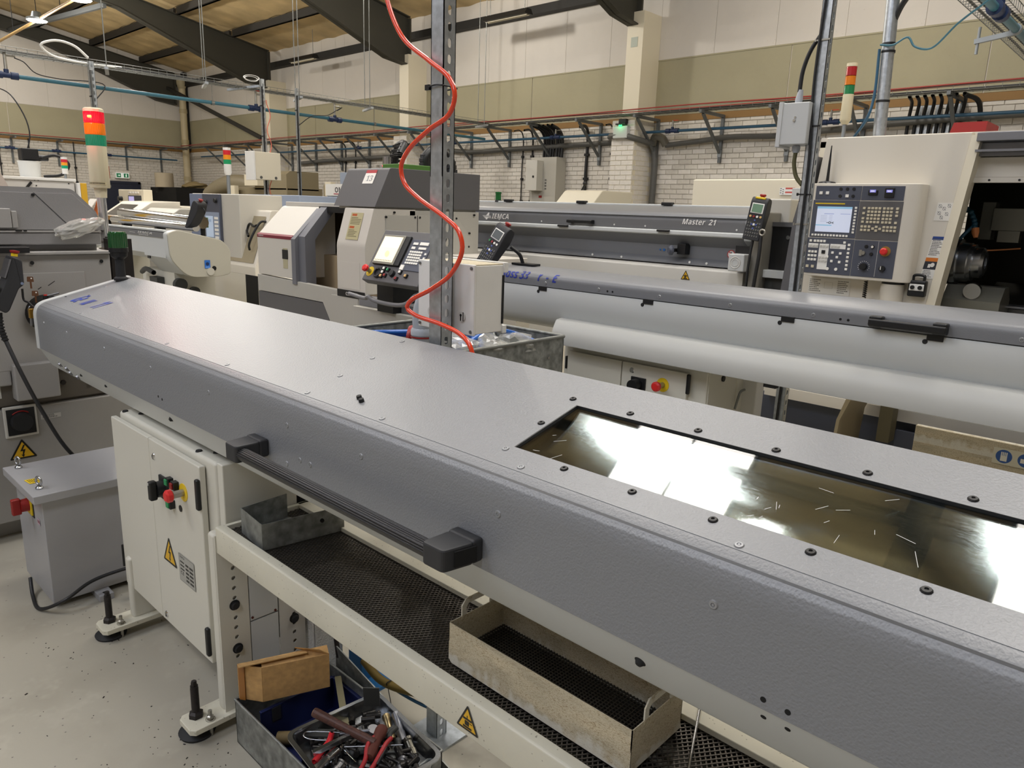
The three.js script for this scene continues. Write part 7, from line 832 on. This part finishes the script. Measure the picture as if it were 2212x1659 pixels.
{ const b = thing('cable_bundle', 'bundle of black cables dropping into the grey wall cabinet', 'cables', [-8.9, 2.56, -10.35]); [-9.08, -9.02, -8.97, -8.92, -8.86, -8.78, -8.72, -8.66].forEach((x, i) => part(b, 'cable', T([[x, 3.08, -10.05 - (i % 3) * 0.05], [x, 3.02, -10.3], [x, 2.9, -10.4], [x, 2.56, -10.4]], 0.02 + (i % 2) * 0.006, 6, 8), M.cable)); }
{ const b = thing('cable_ladder', 'perforated cable ladder with fat black cables behind the cream lathe', 'cables', [-2.8, 2.2, -10.4]); for (let i = 0; i < 5; i++) part(b, 'ladder_strip', B(-3.0 + i * 0.11, -2.93 + i * 0.11, 2.2, 3.05, -10.487, -10.47), M.galv); for (let i = 0; i < 8; i++) { const x = -3.06 + i * 0.083; part(b, 'cable', T([[x + 0.1, 3.1, -10.0], [x + 0.05, 3.06, -10.3], [x, 2.9, -10.43], [x - 0.01, 2.2, -10.43]], 0.02, 6, 8), M.cable); } part(b, 'side_cable', T([[-2.4, 3.1, -10.1], [-2.3, 3.05, -10.3], [-2.28, 2.9, -10.43], [-2.28, 2.4, -10.43]], 0.028, 6, 8), M.cable); }
{ const e = thing('emergency_light', 'white emergency light with two green indicators on the brick pier', 'emergency light', [-7.05, 2.75, -9.9]); part(e, 'housing', B(-7.2, -6.93, 2.78, 2.96, -9.97, -9.88, 0.01), M.elecGrey); part(e, 'twin_lamp', [B(-7.16, -6.98, 2.98, 3.0, -9.95, -9.88), B(-7.12, -6.98, 3.0, 3.07, -9.97, -9.9, 0.01)], M.black); for (const x of [-7.075, -7.04]) part(e, 'indicator', new THREE.SphereGeometry(0.014, 10, 8).translate(x, 2.965, -9.87), lamp(0x39d97a, 2.2)); const l = new THREE.PointLight(0x39d97a, 0.03); l.position.set(-7.06, 2.965, -9.83); l.castShadow = true; scene.add(l); }
[[-9.42, 'unlit tube light near the wall at upper centre'], [-15.86, 'unlit tube light near the far wall at upper left']].forEach(([x, l]) => { const t = thing('tube_light', l, 'light', [x, 4.8, -9.7]); part(t, 'reflector', PX([[-9.6, 4.8], [-9.65, 4.88], [-9.75, 4.88], [-9.8, 4.8], [-9.79, 4.795], [-9.61, 4.795]], x - 0.5, x + 0.5), M.black); part(t, 'tube', [C([x - 0.48, 4.79, -9.67], [x + 0.48, 4.79, -9.67], 0.013, 0.013, 8), C([x - 0.48, 4.79, -9.73], [x + 0.48, 4.79, -9.73], 0.013, 0.013, 8)], M.ivory); part(t, 'chain', [C([x - 0.4, 4.88, -9.7], [x - 0.42, 5.4, -9.7], 0.006, 0.006, 5), C([x + 0.4, 4.88, -9.7], [x + 0.4, 5.4, -9.7], 0.006, 0.006, 5)], M.wire); });
{ const p = thing('downpipe', 'cream downpipe in the far corner of the hall', 'pipe', [-23.75, 0, -10.3]); part(p, 'tube', C([-23.78, 0, -10.3], [-23.78, 5.0, -10.3], 0.1, 0.1, 16), plain(0xcdbf9d, 0.5)); part(p, 'hopper', lathe([[0.1, 0], [0.16, 0.15], [0.16, 0.3]], [-23.78, 4.9, -10.3], [0, 1, 0], 14), plain(0xb3a788, 0.5)); for (const y of [2.2, 3.3, 4.2]) part(p, 'collar', C([-23.78, y, -10.3], [-23.78, y + 0.12, -10.3], 0.115, 0.115, 16), plain(0xb9aa86, 0.5)); }
{ const s = thing('exit_sign', 'green and white exit sign box above the dark blue door', 'sign', [-23.9, 2.17, -8.42]); part(s, 'housing', B(-24, -23.9, 2.17, 2.34, -8.62, -8.22, 0.006), M.white); print(s, 'symbols', 160, 64, (c) => { c.fillStyle = '#dfe6e0'; c.fillRect(0, 0, 160, 64); c.fillStyle = '#1f6b45'; c.fillRect(6, 6, 54, 52); c.fillRect(96, 6, 58, 52); c.fillStyle = '#f2fff6'; c.beginPath(); c.moveTo(44, 22); c.lineTo(18, 32); c.lineTo(44, 42); c.fill(); c.fillRect(36, 28, 16, 8); c.beginPath(); c.arc(126, 18, 6, 0, 7); c.fill(); c.fillRect(118, 24, 14, 26); }, [-23.8985, 2.185, -8.24], [0, 0, -0.36], [0, 0.14, 0], { glow: 0.35 }); }
{ const s = thing('fire_notice', 'red fire notice on the end wall left of the door', 'sign', [-23.98, 2.2, -7.95]); part(s, 'board', B(-24, -23.985, 2.15, 2.5, -8.1, -7.75), plain(0xb4532f, 0.5)); print(s, 'symbol', 64, 64, (c) => { c.fillStyle = '#b4532f'; c.fillRect(0, 0, 64, 64); c.fillStyle = '#f0e2d6'; c.fillRect(16, 14, 14, 36); c.fillRect(36, 24, 14, 26); }, [-23.984, 2.18, -7.78], [0, 0, -0.28], [0, 0.28, 0]); }
single('pier_sticker', 'small white and blue sticker high on the nearest brick pier', 'sticker', B(-7.06, -6.94, 4.12, 4.26, -10.02, -10.015), plain(0xb8c0b4, 0.5));
// high-bay lamps on a conduit
{ const c = thing('lamp_conduit', 'yellowish conduit carrying the high bay lamps at upper left', 'conduit', [-15, 5.3, -5.3]); part(c, 'tube', C([-22.6, 5.2, -5.3], [-11.5, 5.38, -5.32], 0.03, 0.03, 8), plain(0xc9a468, 0.5)); for (const x of [-21, -17.6, -14]) part(c, 'drop_rod', C([x, 5.3, -5.3], [x, roofY(-5.3), -5.3], 0.008, 0.008, 6), M.cable); }
[[-19.1, 5.2, -5.28, 'glowing high bay lamp lower in the upper left corner'], [-16.4, 5.2, -5.3, 'glowing high bay lamp at the top edge left'], [-13.7, 5.2, -5.3, 'third high bay lamp along the yellowish conduit'], [-9.6, 5.3, -7.9, 'high bay lamp over the middle of the hall'], [-3.4, 5.3, -7.9, 'high bay lamp over the cream lathe'], [-4.5, 5.5, 1.8, 'high bay lamp behind the camera']].forEach(([x, y, z, l]) => { const t = thing('high_bay_lamp', l, 'lamp', [x, y, z], 'high bay lamps'); part(t, 'housing', [lathe([[0.17, 0.03], [0.2, 0.03], [0.2, 0.07], [0.11, 0.1], [0.08, 0.2], [0, 0.2]], [x, y, z], [0, 1, 0], 24)], M.galvFar); part(t, 'hook', C([x, y + 0.2, z], [x, min(roofY(z) - 0.02, y + 0.9), z], 0.008, 0.008, 6), M.cable); part(t, 'lamp_glass', lathe([[0, 0.0], [0.13, 0.004], [0.175, 0.015], [0.19, 0.032]], [x, y, z], [0, 1, 0], 24), std({ color: 0xffffff, emissive: HIGHBAY.color, emissiveIntensity: HIGHBAY.glow, roughness: 0.4 })); const L = new THREE.PointLight(HIGHBAY.color, HIGHBAY.candela); L.position.set(x, y - 0.14, z); L.shadow.radius = 5; L.castShadow = true; scene.add(L); });

// ---------------------------------------------------------------- machines further back
{ // bar feeder seen end on, beige end plate
  const f = thing('bar_feeder', 'bar feeder with plain beige rounded end plate and blue sticker', 'bar feeder', [-6.8, 0, -2.53]); const X0 = -7.9, X1 = -5.7;
  const prof = fillet([[-2.29, 1.37], [-2.36, 1.395], [-2.7, 1.32], [-2.775, 1.25], [-2.765, 1.05], [-2.66, 1.032], [-2.42, 1.035], [-2.3, 1.18]], [0.02, 0.03, 0.03, 0.05, 0.03, 0.02, 0.08, 0.05], 5);
  part(f, 'end_plate', PX(prof, X1 - 0.02, X1, { bevel: 0.004 }), plain(0xbcb8a8, 0.5)); part(f, 'end_collar', PX(prof.map(([z, y]) => [z, y]), X1 - 0.09, X1 - 0.02), M.feederWhite);
  part(f, 'lower_shell', [PX([[-2.3, 1.33], [-2.3, 1.18], [-2.42, 1.05], [-2.7, 1.05], [-2.75, 1.3]], X1 - 0.5, X1 - 0.09), PX([[-2.3, 1.33], [-2.3, 1.2], [-2.36, 1.15], [-2.7, 1.15], [-2.75, 1.3]], X0, X1 - 0.5)], M.feederWhite); part(f, 'cover', PX(fillet([[-2.292, 1.33], [-2.292, 1.372], [-2.36, 1.39], [-2.72, 1.31], [-2.72, 1.29]], [0, 0.01, 0.02, 0, 0], 3), X0, X1 - 0.09), M.feederDark); part(f, 'bright_edge', B(X0, X1 - 0.09, 1.376, 1.392, -2.32, -2.29, 0.004), M.feederWhite);
  print(f, 'lettering', 256, 64, (c) => { c.clearRect(0, 0, 256, 64); c.fillStyle = '#d7d7d4'; c.font = 'italic bold 40px sans-serif'; c.fillText('IEMCA', 90, 36); c.fillRect(20, 30, 50, 6); c.font = 'bold 22px sans-serif'; c.fillText('MASTER', 100, 60); }, [-6.5, 1.333, -2.2905], [0.6, 0, 0], [0, 0.036, 0], { clear: true });
  print(f, 'blue_sticker', 64, 96, (c) => { c.fillStyle = '#2f6fc4'; c.fillRect(0, 0, 64, 96); c.fillStyle = '#16305e'; c.beginPath(); c.arc(32, 44, 20, 0, 7); c.fill(); c.fillStyle = '#6d9be0'; c.fillRect(8, 74, 48, 14); }, [X1 + 0.002, 1.1, -2.555], [0, 0, -0.045], [0, 0.065, 0]); part(f, 'cover_hole', [C([X1, 1.1, -2.63], [X1 + 0.003, 1.1, -2.63], 0.018, 0.018, 14)], M.black); part(f, 'hole_cover', C([X1, 1.075, -2.6], [X1 + 0.006, 1.075, -2.6], 0.03, 0.03, 20), plain(0xc6c2b4, 0.5)); part(f, 'side_slot', BC(-6.1, 1.17, -2.295, 0.05, 0.02, 0.008), M.black); each(f, 'stand', [B(-6.6, -5.95, 0, 1.05, -2.75, -2.42), B(-7.85, -7.3, 0, 1.15, -2.75, -2.42)], M.cream);
  part(f, 'tube_magazine', [C([X0, 1.47, -2.75], [-6.05, 1.44, -2.72], 0.05, 0.05, 18), C([X0, 1.41, -2.66], [-6.0, 1.4, -2.64], 0.03, 0.03, 14)], M.chrome); part(f, 'magazine_bracket', [B(-7.0, -6.95, 1.3, 1.42, -2.78, -2.7), B(-7.8, -7.75, 1.3, 1.42, -2.78, -2.7)], M.black);
  part(f, 'lower_gear', [C([-5.95, 0.96, -2.45], [-5.9, 0.96, -2.45], 0.05, 0.05, 16), C([-5.92, 0.9, -2.55], [-5.88, 0.9, -2.55], 0.04, 0.04, 14), B(-6.3, -6.15, 0.85, 1.0, -2.42, -2.36), T([[-6.5, 1.02, -2.38], [-6.3, 1.06, -2.34], [-6.15, 1.04, -2.34]], 0.02, 6, 8)], M.steelDark, { stuff: true });
}
{ const b = thing('signal_beacon', 'small green beacon beside the beige end plate feeder', 'beacon', [-6.1, 1.28, -2.72]); part(b, 'stalk', C([-6.1, 1.28, -2.74], [-6.1, 1.4, -2.74], 0.02, 0.02, 10), M.black); part(b, 'lens', lathe([[0.045, 0], [0.045, 0.08], [0, 0.085]], [-6.1, 1.4, -2.74], [0, 1, 0], 18), phys({ color: 0x145a28, roughness: 0.2 })); }
pendant('hand_controller', 'black hand controller seen edge on above the beige end plate feeder', [-5.95, 1.5, -2.62], -1.2, -0.5, false, null, 0);
{ // white lathe with slate control
  const m = thing('white_lathe', 'white lathe with tall slate control panel and slanted beige window', 'lathe', [-7.6, 0, -4.1]); const z = -3.6;
  part(m, 'control_body', B(-8.28, -7.2, 0.85, 1.69, z - 0.5, z - 0.02, 0.01), plain(0xc5c1b6, 0.5)); part(m, 'control_side', B(-8.3, -7.98, 0.9, 1.685, z - 0.02, z, 0.004), M.slateBlue); const p = part(m, 'control_face', B(-7.98, -7.58, 0.86, 1.685, z - 0.02, z + 0.004, 0.004), M.slate); part(p, 'screen_frame', B(-7.93, -7.6, 1.2, 1.5, z + 0.004, z + 0.012), M.blueGrey); print(p, 'screen', 64, 64, (c) => { c.fillStyle = '#aebed2'; c.fillRect(0, 0, 64, 64); c.fillStyle = '#8ea3bd'; c.fillRect(8, 10, 40, 8); }, [-7.9, 1.24, z + 0.0125], [0.17, 0, 0], [0, 0.22, 0], { glow: 0.3 });
  for (let i = 0; i < 6; i++) part(p, 'key', BC(-7.655, 1.44 - i * 0.04, z + 0.014, 0.08, 0.026, 0.006), M.whiteBtn); eStop(p, [-7.63, 1.1, z + 0.004], [0, 0, 1], 1.5, 0.03, plain(0x77672a, 0.5)); for (const [x, y] of [[-7.85, 1.13], [-7.76, 1.14], [-7.8, 1.02], [-7.7, 1.0], [-7.63, 0.96], [-7.9, 0.98], [-7.88, 1.6], [-7.65, 1.62]]) part(p, 'switch', C([x, y, z], [x, y, z + 0.03], 0.025, 0.022, 10), M.black);
  part(m, 'body', [B(-9.4, -6.6, 0.3, 1.53, -5.0, -4.2, 0.01), B(-7.6, -6.2, 0.1, 0.9, -4.2, z, 0.006)], plain(0xd5d0c2, 0.5)); part(m, 'upper_hood', [B(-9.6, -8.35, 1.5, 1.71, -5.0, -4.6, 0.01), B(-8.3, -7.7, 1.5, 1.71, -5.2, -4.6, 0.01)], M.blueGrey);
  part(m, 'window_frame', PX(fillet([[z + 0.0, 0.9], [z + 0.0, 0.98], [-3.8, 1.54], [-4.05, 1.54], [-4.05, 0.9]], [0, 0, 0.02, 0, 0], 3), -7.52, -6.9, { bevel: 0.005 }), M.warmWhite); part(m, 'window', quad([-7.45, 1.02, z - 0.008], [0.5, 0, 0], [0, 0.46, -0.164]), plain(0x9a8f76, 0.35)); part(m, 'grab_handle', T([[-7.03, 1.15, -3.62], [-7.0, 1.2, -3.6], [-6.97, 1.35, -3.66], [-6.95, 1.43, -3.72], [-6.93, 1.43, -3.76]], 0.012, 6, 8), M.black); part(m, 'hose_loop', T([[-7.12, 1.28, -3.66], [-7.2, 1.34, -3.69], [-7.18, 1.4, -3.71], [-7.08, 1.38, -3.7], [-7.0, 1.39, -3.69]], 0.012, 6, 8), M.black); part(m, 'vent', [B(-6.75, -6.66, 0.82, 0.88, z, z + 0.004), B(-6.75, -6.66, 0.72, 0.78, z, z + 0.004)], M.cableGrey, { stuff: true }); part(m, 'cable_bay', B(-7.1, -6.85, 0.4, 0.9, z, z + 0.003), M.boreDark); part(m, 'plinth', B(-9.3, -6.3, 0, 0.3, -4.9, -3.7), M.steelDark); }
{ const t = thing('signal_tower', 'small red amber green tower above the slate control panel', 'signal light', [-8.5, 1.7, -4.2]); const x = -9.0, z = -4.4; part(t, 'pole', C([x, 1.7, z], [x, 1.95, z], 0.022, 0.022, 10), M.galvFar); part(t, 'body', lathe([[0.03, 0], [0.045, 0.03], [0.045, 0.13]], [x, 1.93, z], [0, 1, 0], 16), M.white); [['green_lens', 0x1c8f5a, 2.06], ['amber_lens', 0xe08a1c, 2.115], ['red_lens', 0xc4202a, 2.17]].forEach(([n, c, y]) => part(t, n, lathe([[0.045, 0], [0.045, 0.054]], [x, y, z], [0, 1, 0], 16), plain(c, 0.3, 0, { emissive: c, emissiveIntensity: 0.15 }))); part(t, 'cap', lathe([[0.046, 0], [0.046, 0.03], [0, 0.034]], [x, 2.225, z], [0, 1, 0], 16), M.white); }
{ // far white machine with sloped black window and screen
  const m = thing('small_white_lathe', 'far white machine with lit screen and sloped dark window', 'lathe', [-13.5, 0, -5.2]); part(m, 'body', B(-14.8, -11.2, 0.2, 1.5, -6.2, -5.2, 0.01), plain(0xd2cdbe, 0.5)); const p = part(m, 'control', B(-14.6, -13.45, 1.5, 1.76, -5.2, -5.05, 0.01), M.ivory); print(p, 'screen', 128, 48, (c) => { c.fillStyle = '#24262a'; c.fillRect(0, 0, 128, 48); c.fillStyle = '#b9b2ea'; c.fillRect(6, 6, 52, 36); }, [-14.15, 1.53, -5.047], [0.6, 0, 0], [0, 0.13, 0], { glow: 0.5 }); part(p, 'button_row', [0, 1, 2, 3].map(i => BC(-14.05 + i * 0.12, 1.71, -5.045, 0.08, 0.03, 0.02)), M.whiteBtn, { stuff: true }); part(p, 'side_knob', C([-14.45, 1.6, -5.05], [-14.45, 1.6, -4.98], 0.04, 0.04, 12), M.black);
  part(m, 'hood', PX(fillet([[-4.4, 1.1], [-4.4, 1.32], [-4.75, 1.56], [-5.2, 1.58], [-5.2, 1.1]], [0.02, 0.02, 0.02, 0, 0], 3), -13.6, -12.35, { bevel: 0.01 }), M.warmWhite); part(m, 'hood_window', quad([-13.45, 1.345, -4.425], [0.75, 0, 0], [0, 0.17, -0.25]), M.darkGlass); part(m, 'second_hood', PX(fillet([[-4.45, 1.0], [-4.45, 1.3], [-4.7, 1.48], [-5.2, 1.48], [-5.2, 1.0]], [0.02, 0.02, 0.02, 0, 0], 3), -12.3, -11.2, { bevel: 0.01 }), M.machGrey); part(m, 'grab_handle', T([[-12.5, 1.25, -4.38], [-12.5, 1.34, -4.36], [-12.25, 1.36, -4.36], [-12.2, 1.26, -4.38]], 0.025, 6, 8), M.black); part(m, 'base', B(-14.7, -11.3, 0, 1.0, -6, -4.6), M.machGrey); }
{ // long white cabinet behind the grey lathe
  const m = thing('long_white_machine', 'long white machine cabinet behind the grey lathe hood', 'machine', [-8.8, 0, -1.4]); part(m, 'cabinet', B(-9.6, -8.0, 0.1, 1.765, -2.38, -0.6, 0.01), plain(0xcfccc6, 0.5)); part(m, 'top_lip', B(-9.62, -7.98, 1.75, 1.775, -2.39, -0.6, 0.004), M.white); part(m, 'screw', [[1.75, -2.05], [1.75, -2.08], [1.7, -2.06], [1.73, -2.33]].map(([y, z]) => C([-8, y, z], [-7.995, y, z], 0.006, 0.006, 8)), M.black, { stuff: true }); part(m, 'latch', bar([-7.99, 1.68, -1.98], [-7.99, 1.73, -2.02], 0.02, 0.02), M.black); part(m, 'leaning_panel', bar([-7.6, 1.5, -1.7], [-7.55, 2.15, -1.42], 0.4, 0.08), plain(0xb9aca3, 0.5)); }
{ const b = thing('oil_bucket', 'clear tub with a black pump on the white cabinet at left', 'tub', [-8.3, 1.775, -2.1]); part(b, 'tub', [lathe([[0, 0], [0.085, 0], [0.095, 0.14], [0.1, 0.145], [0.1, 0.15]], [-8.3, 1.775, -2.1], [0, 1, 0], 20).scale(1, 1, 1)], plain(0xd5d6d2, 0.3)); part(b, 'pump', [B(-8.37, -8.23, 1.93, 2.04, -2.17, -2.03, 0.01), C([-8.3, 1.96, -2.18], [-8.3, 1.96, -2.26], 0.03, 0.025, 12)], M.black); part(b, 'hose', T([[-8.28, 1.96, -2.2], [-8.26, 1.99, -2.32], [-8.25, 1.92, -2.42], [-8.25, 1.82, -2.36], [-8.26, 1.79, -2.2]], 0.014, 8, 8), M.black); part(b, 'cables', T([[-8.3, 2.04, -2.1], [-8.3, 2.15, -2.13], [-8.32, 2.3, -2.12], [-8.4, 2.5, -2.05], [-9.2, 2.7, -2.0], [-9.9, 3.05, -2.0]], 0.006, 8, 6), M.cable); }
{ const t = thing('signal_tower', 'small signal tower on the white cabinet left of the big tower', 'signal light', [-8.1, 1.775, -2.34]); const x = -8.1, z = -2.34; part(t, 'pole', C([x, 1.775, z], [x, 1.83, z], 0.012, 0.012, 10), M.galvFar); part(t, 'body', lathe([[0.025, 0], [0.027, 0.05]], [x, 1.82, z], [0, 1, 0], 14), M.white); [['green_lens', 0x1c9a70, 1.87], ['amber_lens', 0xe89a2c, 1.898], ['red_lens', 0xc42a3a, 1.926]].forEach(([n, c, y]) => part(t, n, lathe([[0.027, 0], [0.027, 0.028]], [x, y, z], [0, 1, 0], 14), plain(c, 0.3, 0, { emissive: c, emissiveIntensity: 0.15 }))); part(t, 'cap', lathe([[0.028, 0], [0.028, 0.02], [0, 0.022]], [x, 1.954, z], [0, 1, 0], 14), M.white); }
{ const b = thing('yellow_box', 'yellow and white upright box right of the white cabinet', 'box', [-8.0, 1.2, -2.45]); part(b, 'front', B(-8.1, -7.95, 1.2, 1.74, -2.47, -2.415, 0.004), plain(0xd9a92a, 0.5)); part(b, 'side', B(-8.1, -7.95, 1.2, 1.74, -2.413, -2.39, 0.002), M.white); }
{ const b = thing('work_bench', 'dark wooden bench with orange and white papers by the end wall', 'bench', [-13, 0, -3.95]); part(b, 'top', B(-14.4, -12.4, 1.28, 1.34, -4.2, -3.6), M.wood); part(b, 'frame', [B(-14.3, -14.2, 0, 1.28, -4.18, -3.7), B(-12.6, -12.5, 0, 1.28, -4.18, -3.7), B(-14.3, -12.5, 0.5, 1.2, -4.2, -4.15)], M.boreDark); part(b, 'paper', bar([-13.0, 1.35, -3.95], [-13.0, 1.58, -4.12], 0.3, 0.01), M.white); part(b, 'orange_folder', bar([-12.9, 1.34, -4.1], [-12.9, 1.56, -4.18], 0.25, 0.02), plain(0xc96f2e, 0.6)); }
// row of beige machines along the far wall
{ const m = thing('beige_machine', 'large beige machine with boxy tower and curved duct near the far corner', 'machine', [-17, 0, -8.8]); part(m, 'body', [B(-19.2, -13.2, 0.2, 1.72, -9.6, -8.5, 0.02), B(-17.2, -14.9, 1.72, 1.95, -9.5, -8.6, 0.02)], M.beigeDark); part(m, 'tower', PX([[-8.6, 1.9], [-8.6, 2.22], [-8.7, 2.3], [-9.4, 2.3], [-9.4, 1.9]], -16.3, -14.9), M.beigeDark); part(m, 'tower_box', B(-16.4, -15.8, 1.98, 2.22, -8.6, -8.4), M.ivory); part(m, 'duct', T([[-19.2, 1.75, -8.9], [-18.6, 1.95, -8.9], [-17.9, 2.05, -8.95], [-17.2, 1.95, -9.1], [-17, 1.7, -9.2]], 0.22, 8, 14), plain(0x857c66, 0.5)); part(m, 'junction_box', [B(-19.1, -18.1, 1.58, 1.75, -8.5, -8.3), B(-17.2, -16.9, 1.72, 1.98, -8.5, -8.4), B(-16.6, -15.6, 1.58, 1.72, -8.5, -8.35)], M.ivory); part(m, 'plinth', B(-19, -13.4, 0, 0.2, -9.5, -8.6), M.boreDark); }
{ const m = thing('beige_machine', 'second beige machine with ventilated grey unit right of the enclosure post', 'machine', [-11.8, 0, -8.6]); part(m, 'body', [B(-13.1, -10.2, 0.2, 1.75, -9.4, -8.2, 0.02), B(-13.0, -10.4, 1.75, 2.0, -9.3, -8.3, 0.02)], M.beigeDark); part(m, 'fan_unit', B(-13.0, -12.5, 2.0, 2.25, -9.2, -8.7), M.blueGrey); part(m, 'dark_unit', B(-12.45, -11.4, 2.0, 2.24, -9.2, -8.7), M.slate); part(m, 'light_panel', [B(-12.7, -12.5, 1.78, 2.04, -8.25, -8.15), B(-12.9, -12.2, 1.58, 1.75, -8.2, -8.1), B(-11.0, -10.3, 1.7, 2.0, -8.3, -8.2)], M.ivory); part(m, 'plinth', B(-13.0, -10.4, 0, 0.2, -9.3, -8.3), M.boreDark); }
{ const m = thing('dark_feeder', 'dark slate bar feeder strip behind the pale lathe roof', 'bar feeder', [-10.8, 0, -6.8]); part(m, 'cover', B(-12.1, -9.35, 1.5, 1.72, -7.1, -6.5, 0.02), M.slate); part(m, 'top_strip', B(-10.6, -9.36, 1.66, 1.74, -7.05, -6.45, 0.01), plain(0xb3a59a, 0.5)); each(m, 'stand', [B(-11.8, -11.2, 0, 1.5, -7, -6.6), B(-9.9, -9.4, 0, 1.5, -7, -6.6)], M.machGrey); }
{ const m = thing('name_board', 'white machine fascia with dark letters behind the steel cylinder', 'machine', [-8.9, 0, -6.1]); part(m, 'body', B(-9.3, -8.1, 0.2, 1.9, -6.9, -6.0, 0.01), M.blueGrey); part(m, 'fascia', B(-9.3, -8.5, 1.74, 1.9, -6.0, -5.98), M.white); print(m, 'letters', 128, 40, (c) => { c.fillStyle = '#e9e6e0'; c.fillRect(0, 0, 128, 40); c.fillStyle = '#3a3a3e'; c.font = 'bold 34px sans-serif'; c.fillText('OMAT', 8, 32); c.fillStyle = '#b04a58'; c.fillRect(0, 36, 128, 4); }, [-9.1, 1.76, -5.978], [0.45, 0, 0], [0, 0.12, 0]); part(m, 'vent_unit', B(-9.0, -8.2, 1.9, 2.1, -6.8, -6.2), M.blueGrey); part(m, 'louvre', Array.from({ length: 18 }, (_, i) => BC(-8.85 + (i % 6) * 0.1, 1.95 + floor(i / 6) * 0.05, -6.198, 0.06, 0.025, 0.006)), M.slate, { stuff: true }); part(m, 'plinth', B(-9.2, -8.2, 0, 0.2, -6.8, -6.1), M.boreDark); }
{ const m = thing('cream_hood_machine', 'cream machine hood with sloped window behind the Master 21 feeder', 'machine', [-5.9, 0, -7.8]); part(m, 'hood', PX(fillet([[-7.35, 1.2], [-7.35, 1.72], [-7.55, 1.9], [-8.2, 1.9], [-8.2, 1.2]], [0, 0.03, 0.04, 0, 0], 3), -6.2, -5.6, { bevel: 0.01 }), plain(0xcfc9b6, 0.5)); part(m, 'window', quad([-6.12, 1.7, -7.335], [0.44, 0, 0], [0, 0.15, -0.165]), plain(0xa9a48f, 0.2)); part(m, 'lever', [C([-6.05, 1.9, -7.7], [-6.0, 1.98, -7.7], 0.012, 0.012, 8), new THREE.SphereGeometry(0.03, 12, 8).translate(-6.0, 1.99, -7.7)], M.black); part(m, 'base', B(-6.6, -5.2, 0, 1.2, -8.4, -7.4), M.machGrey); }
{ const b = thing('signal_beacon', 'green beacon on the Master 21 feeder left rear edge', 'beacon', [-4.53, 1.685, -4.62]); part(b, 'base', lathe([[0.03, 0], [0.026, 0.02]], [-4.53, 1.685, -4.62], [0, 1, 0], 16), M.black); part(b, 'lens', lathe([[0.024, 0], [0.024, 0.05], [0.027, 0.052], [0.027, 0.066], [0, 0.068]], [-4.53, 1.705, -4.62], [0, 1, 0], 18), phys({ color: 0x145a28, roughness: 0.2 })); }
{ const b = thing('dark_cabinet', 'black low cabinet with cardboard roll beside the blue door', 'cabinet', [-22.5, 0, -9.6]); part(b, 'case', B(-23.4, -21.6, 0, 1.95, -10.3, -9.0, 0.01), M.boreDark); part(b, 'roll', C([-22.6, 1.95, -9.1], [-22.6, 2.35, -9.1], 0.25, 0.25, 16), plain(0xb7ab94, 0.7)); part(b, 'sack', crumple(44, 0.35, 1.4, 0.4, 1).translate(-22.4, 2.0, -9.9), plain(0x9c8a62, 0.8)); }

renderer.render(scene, camera);
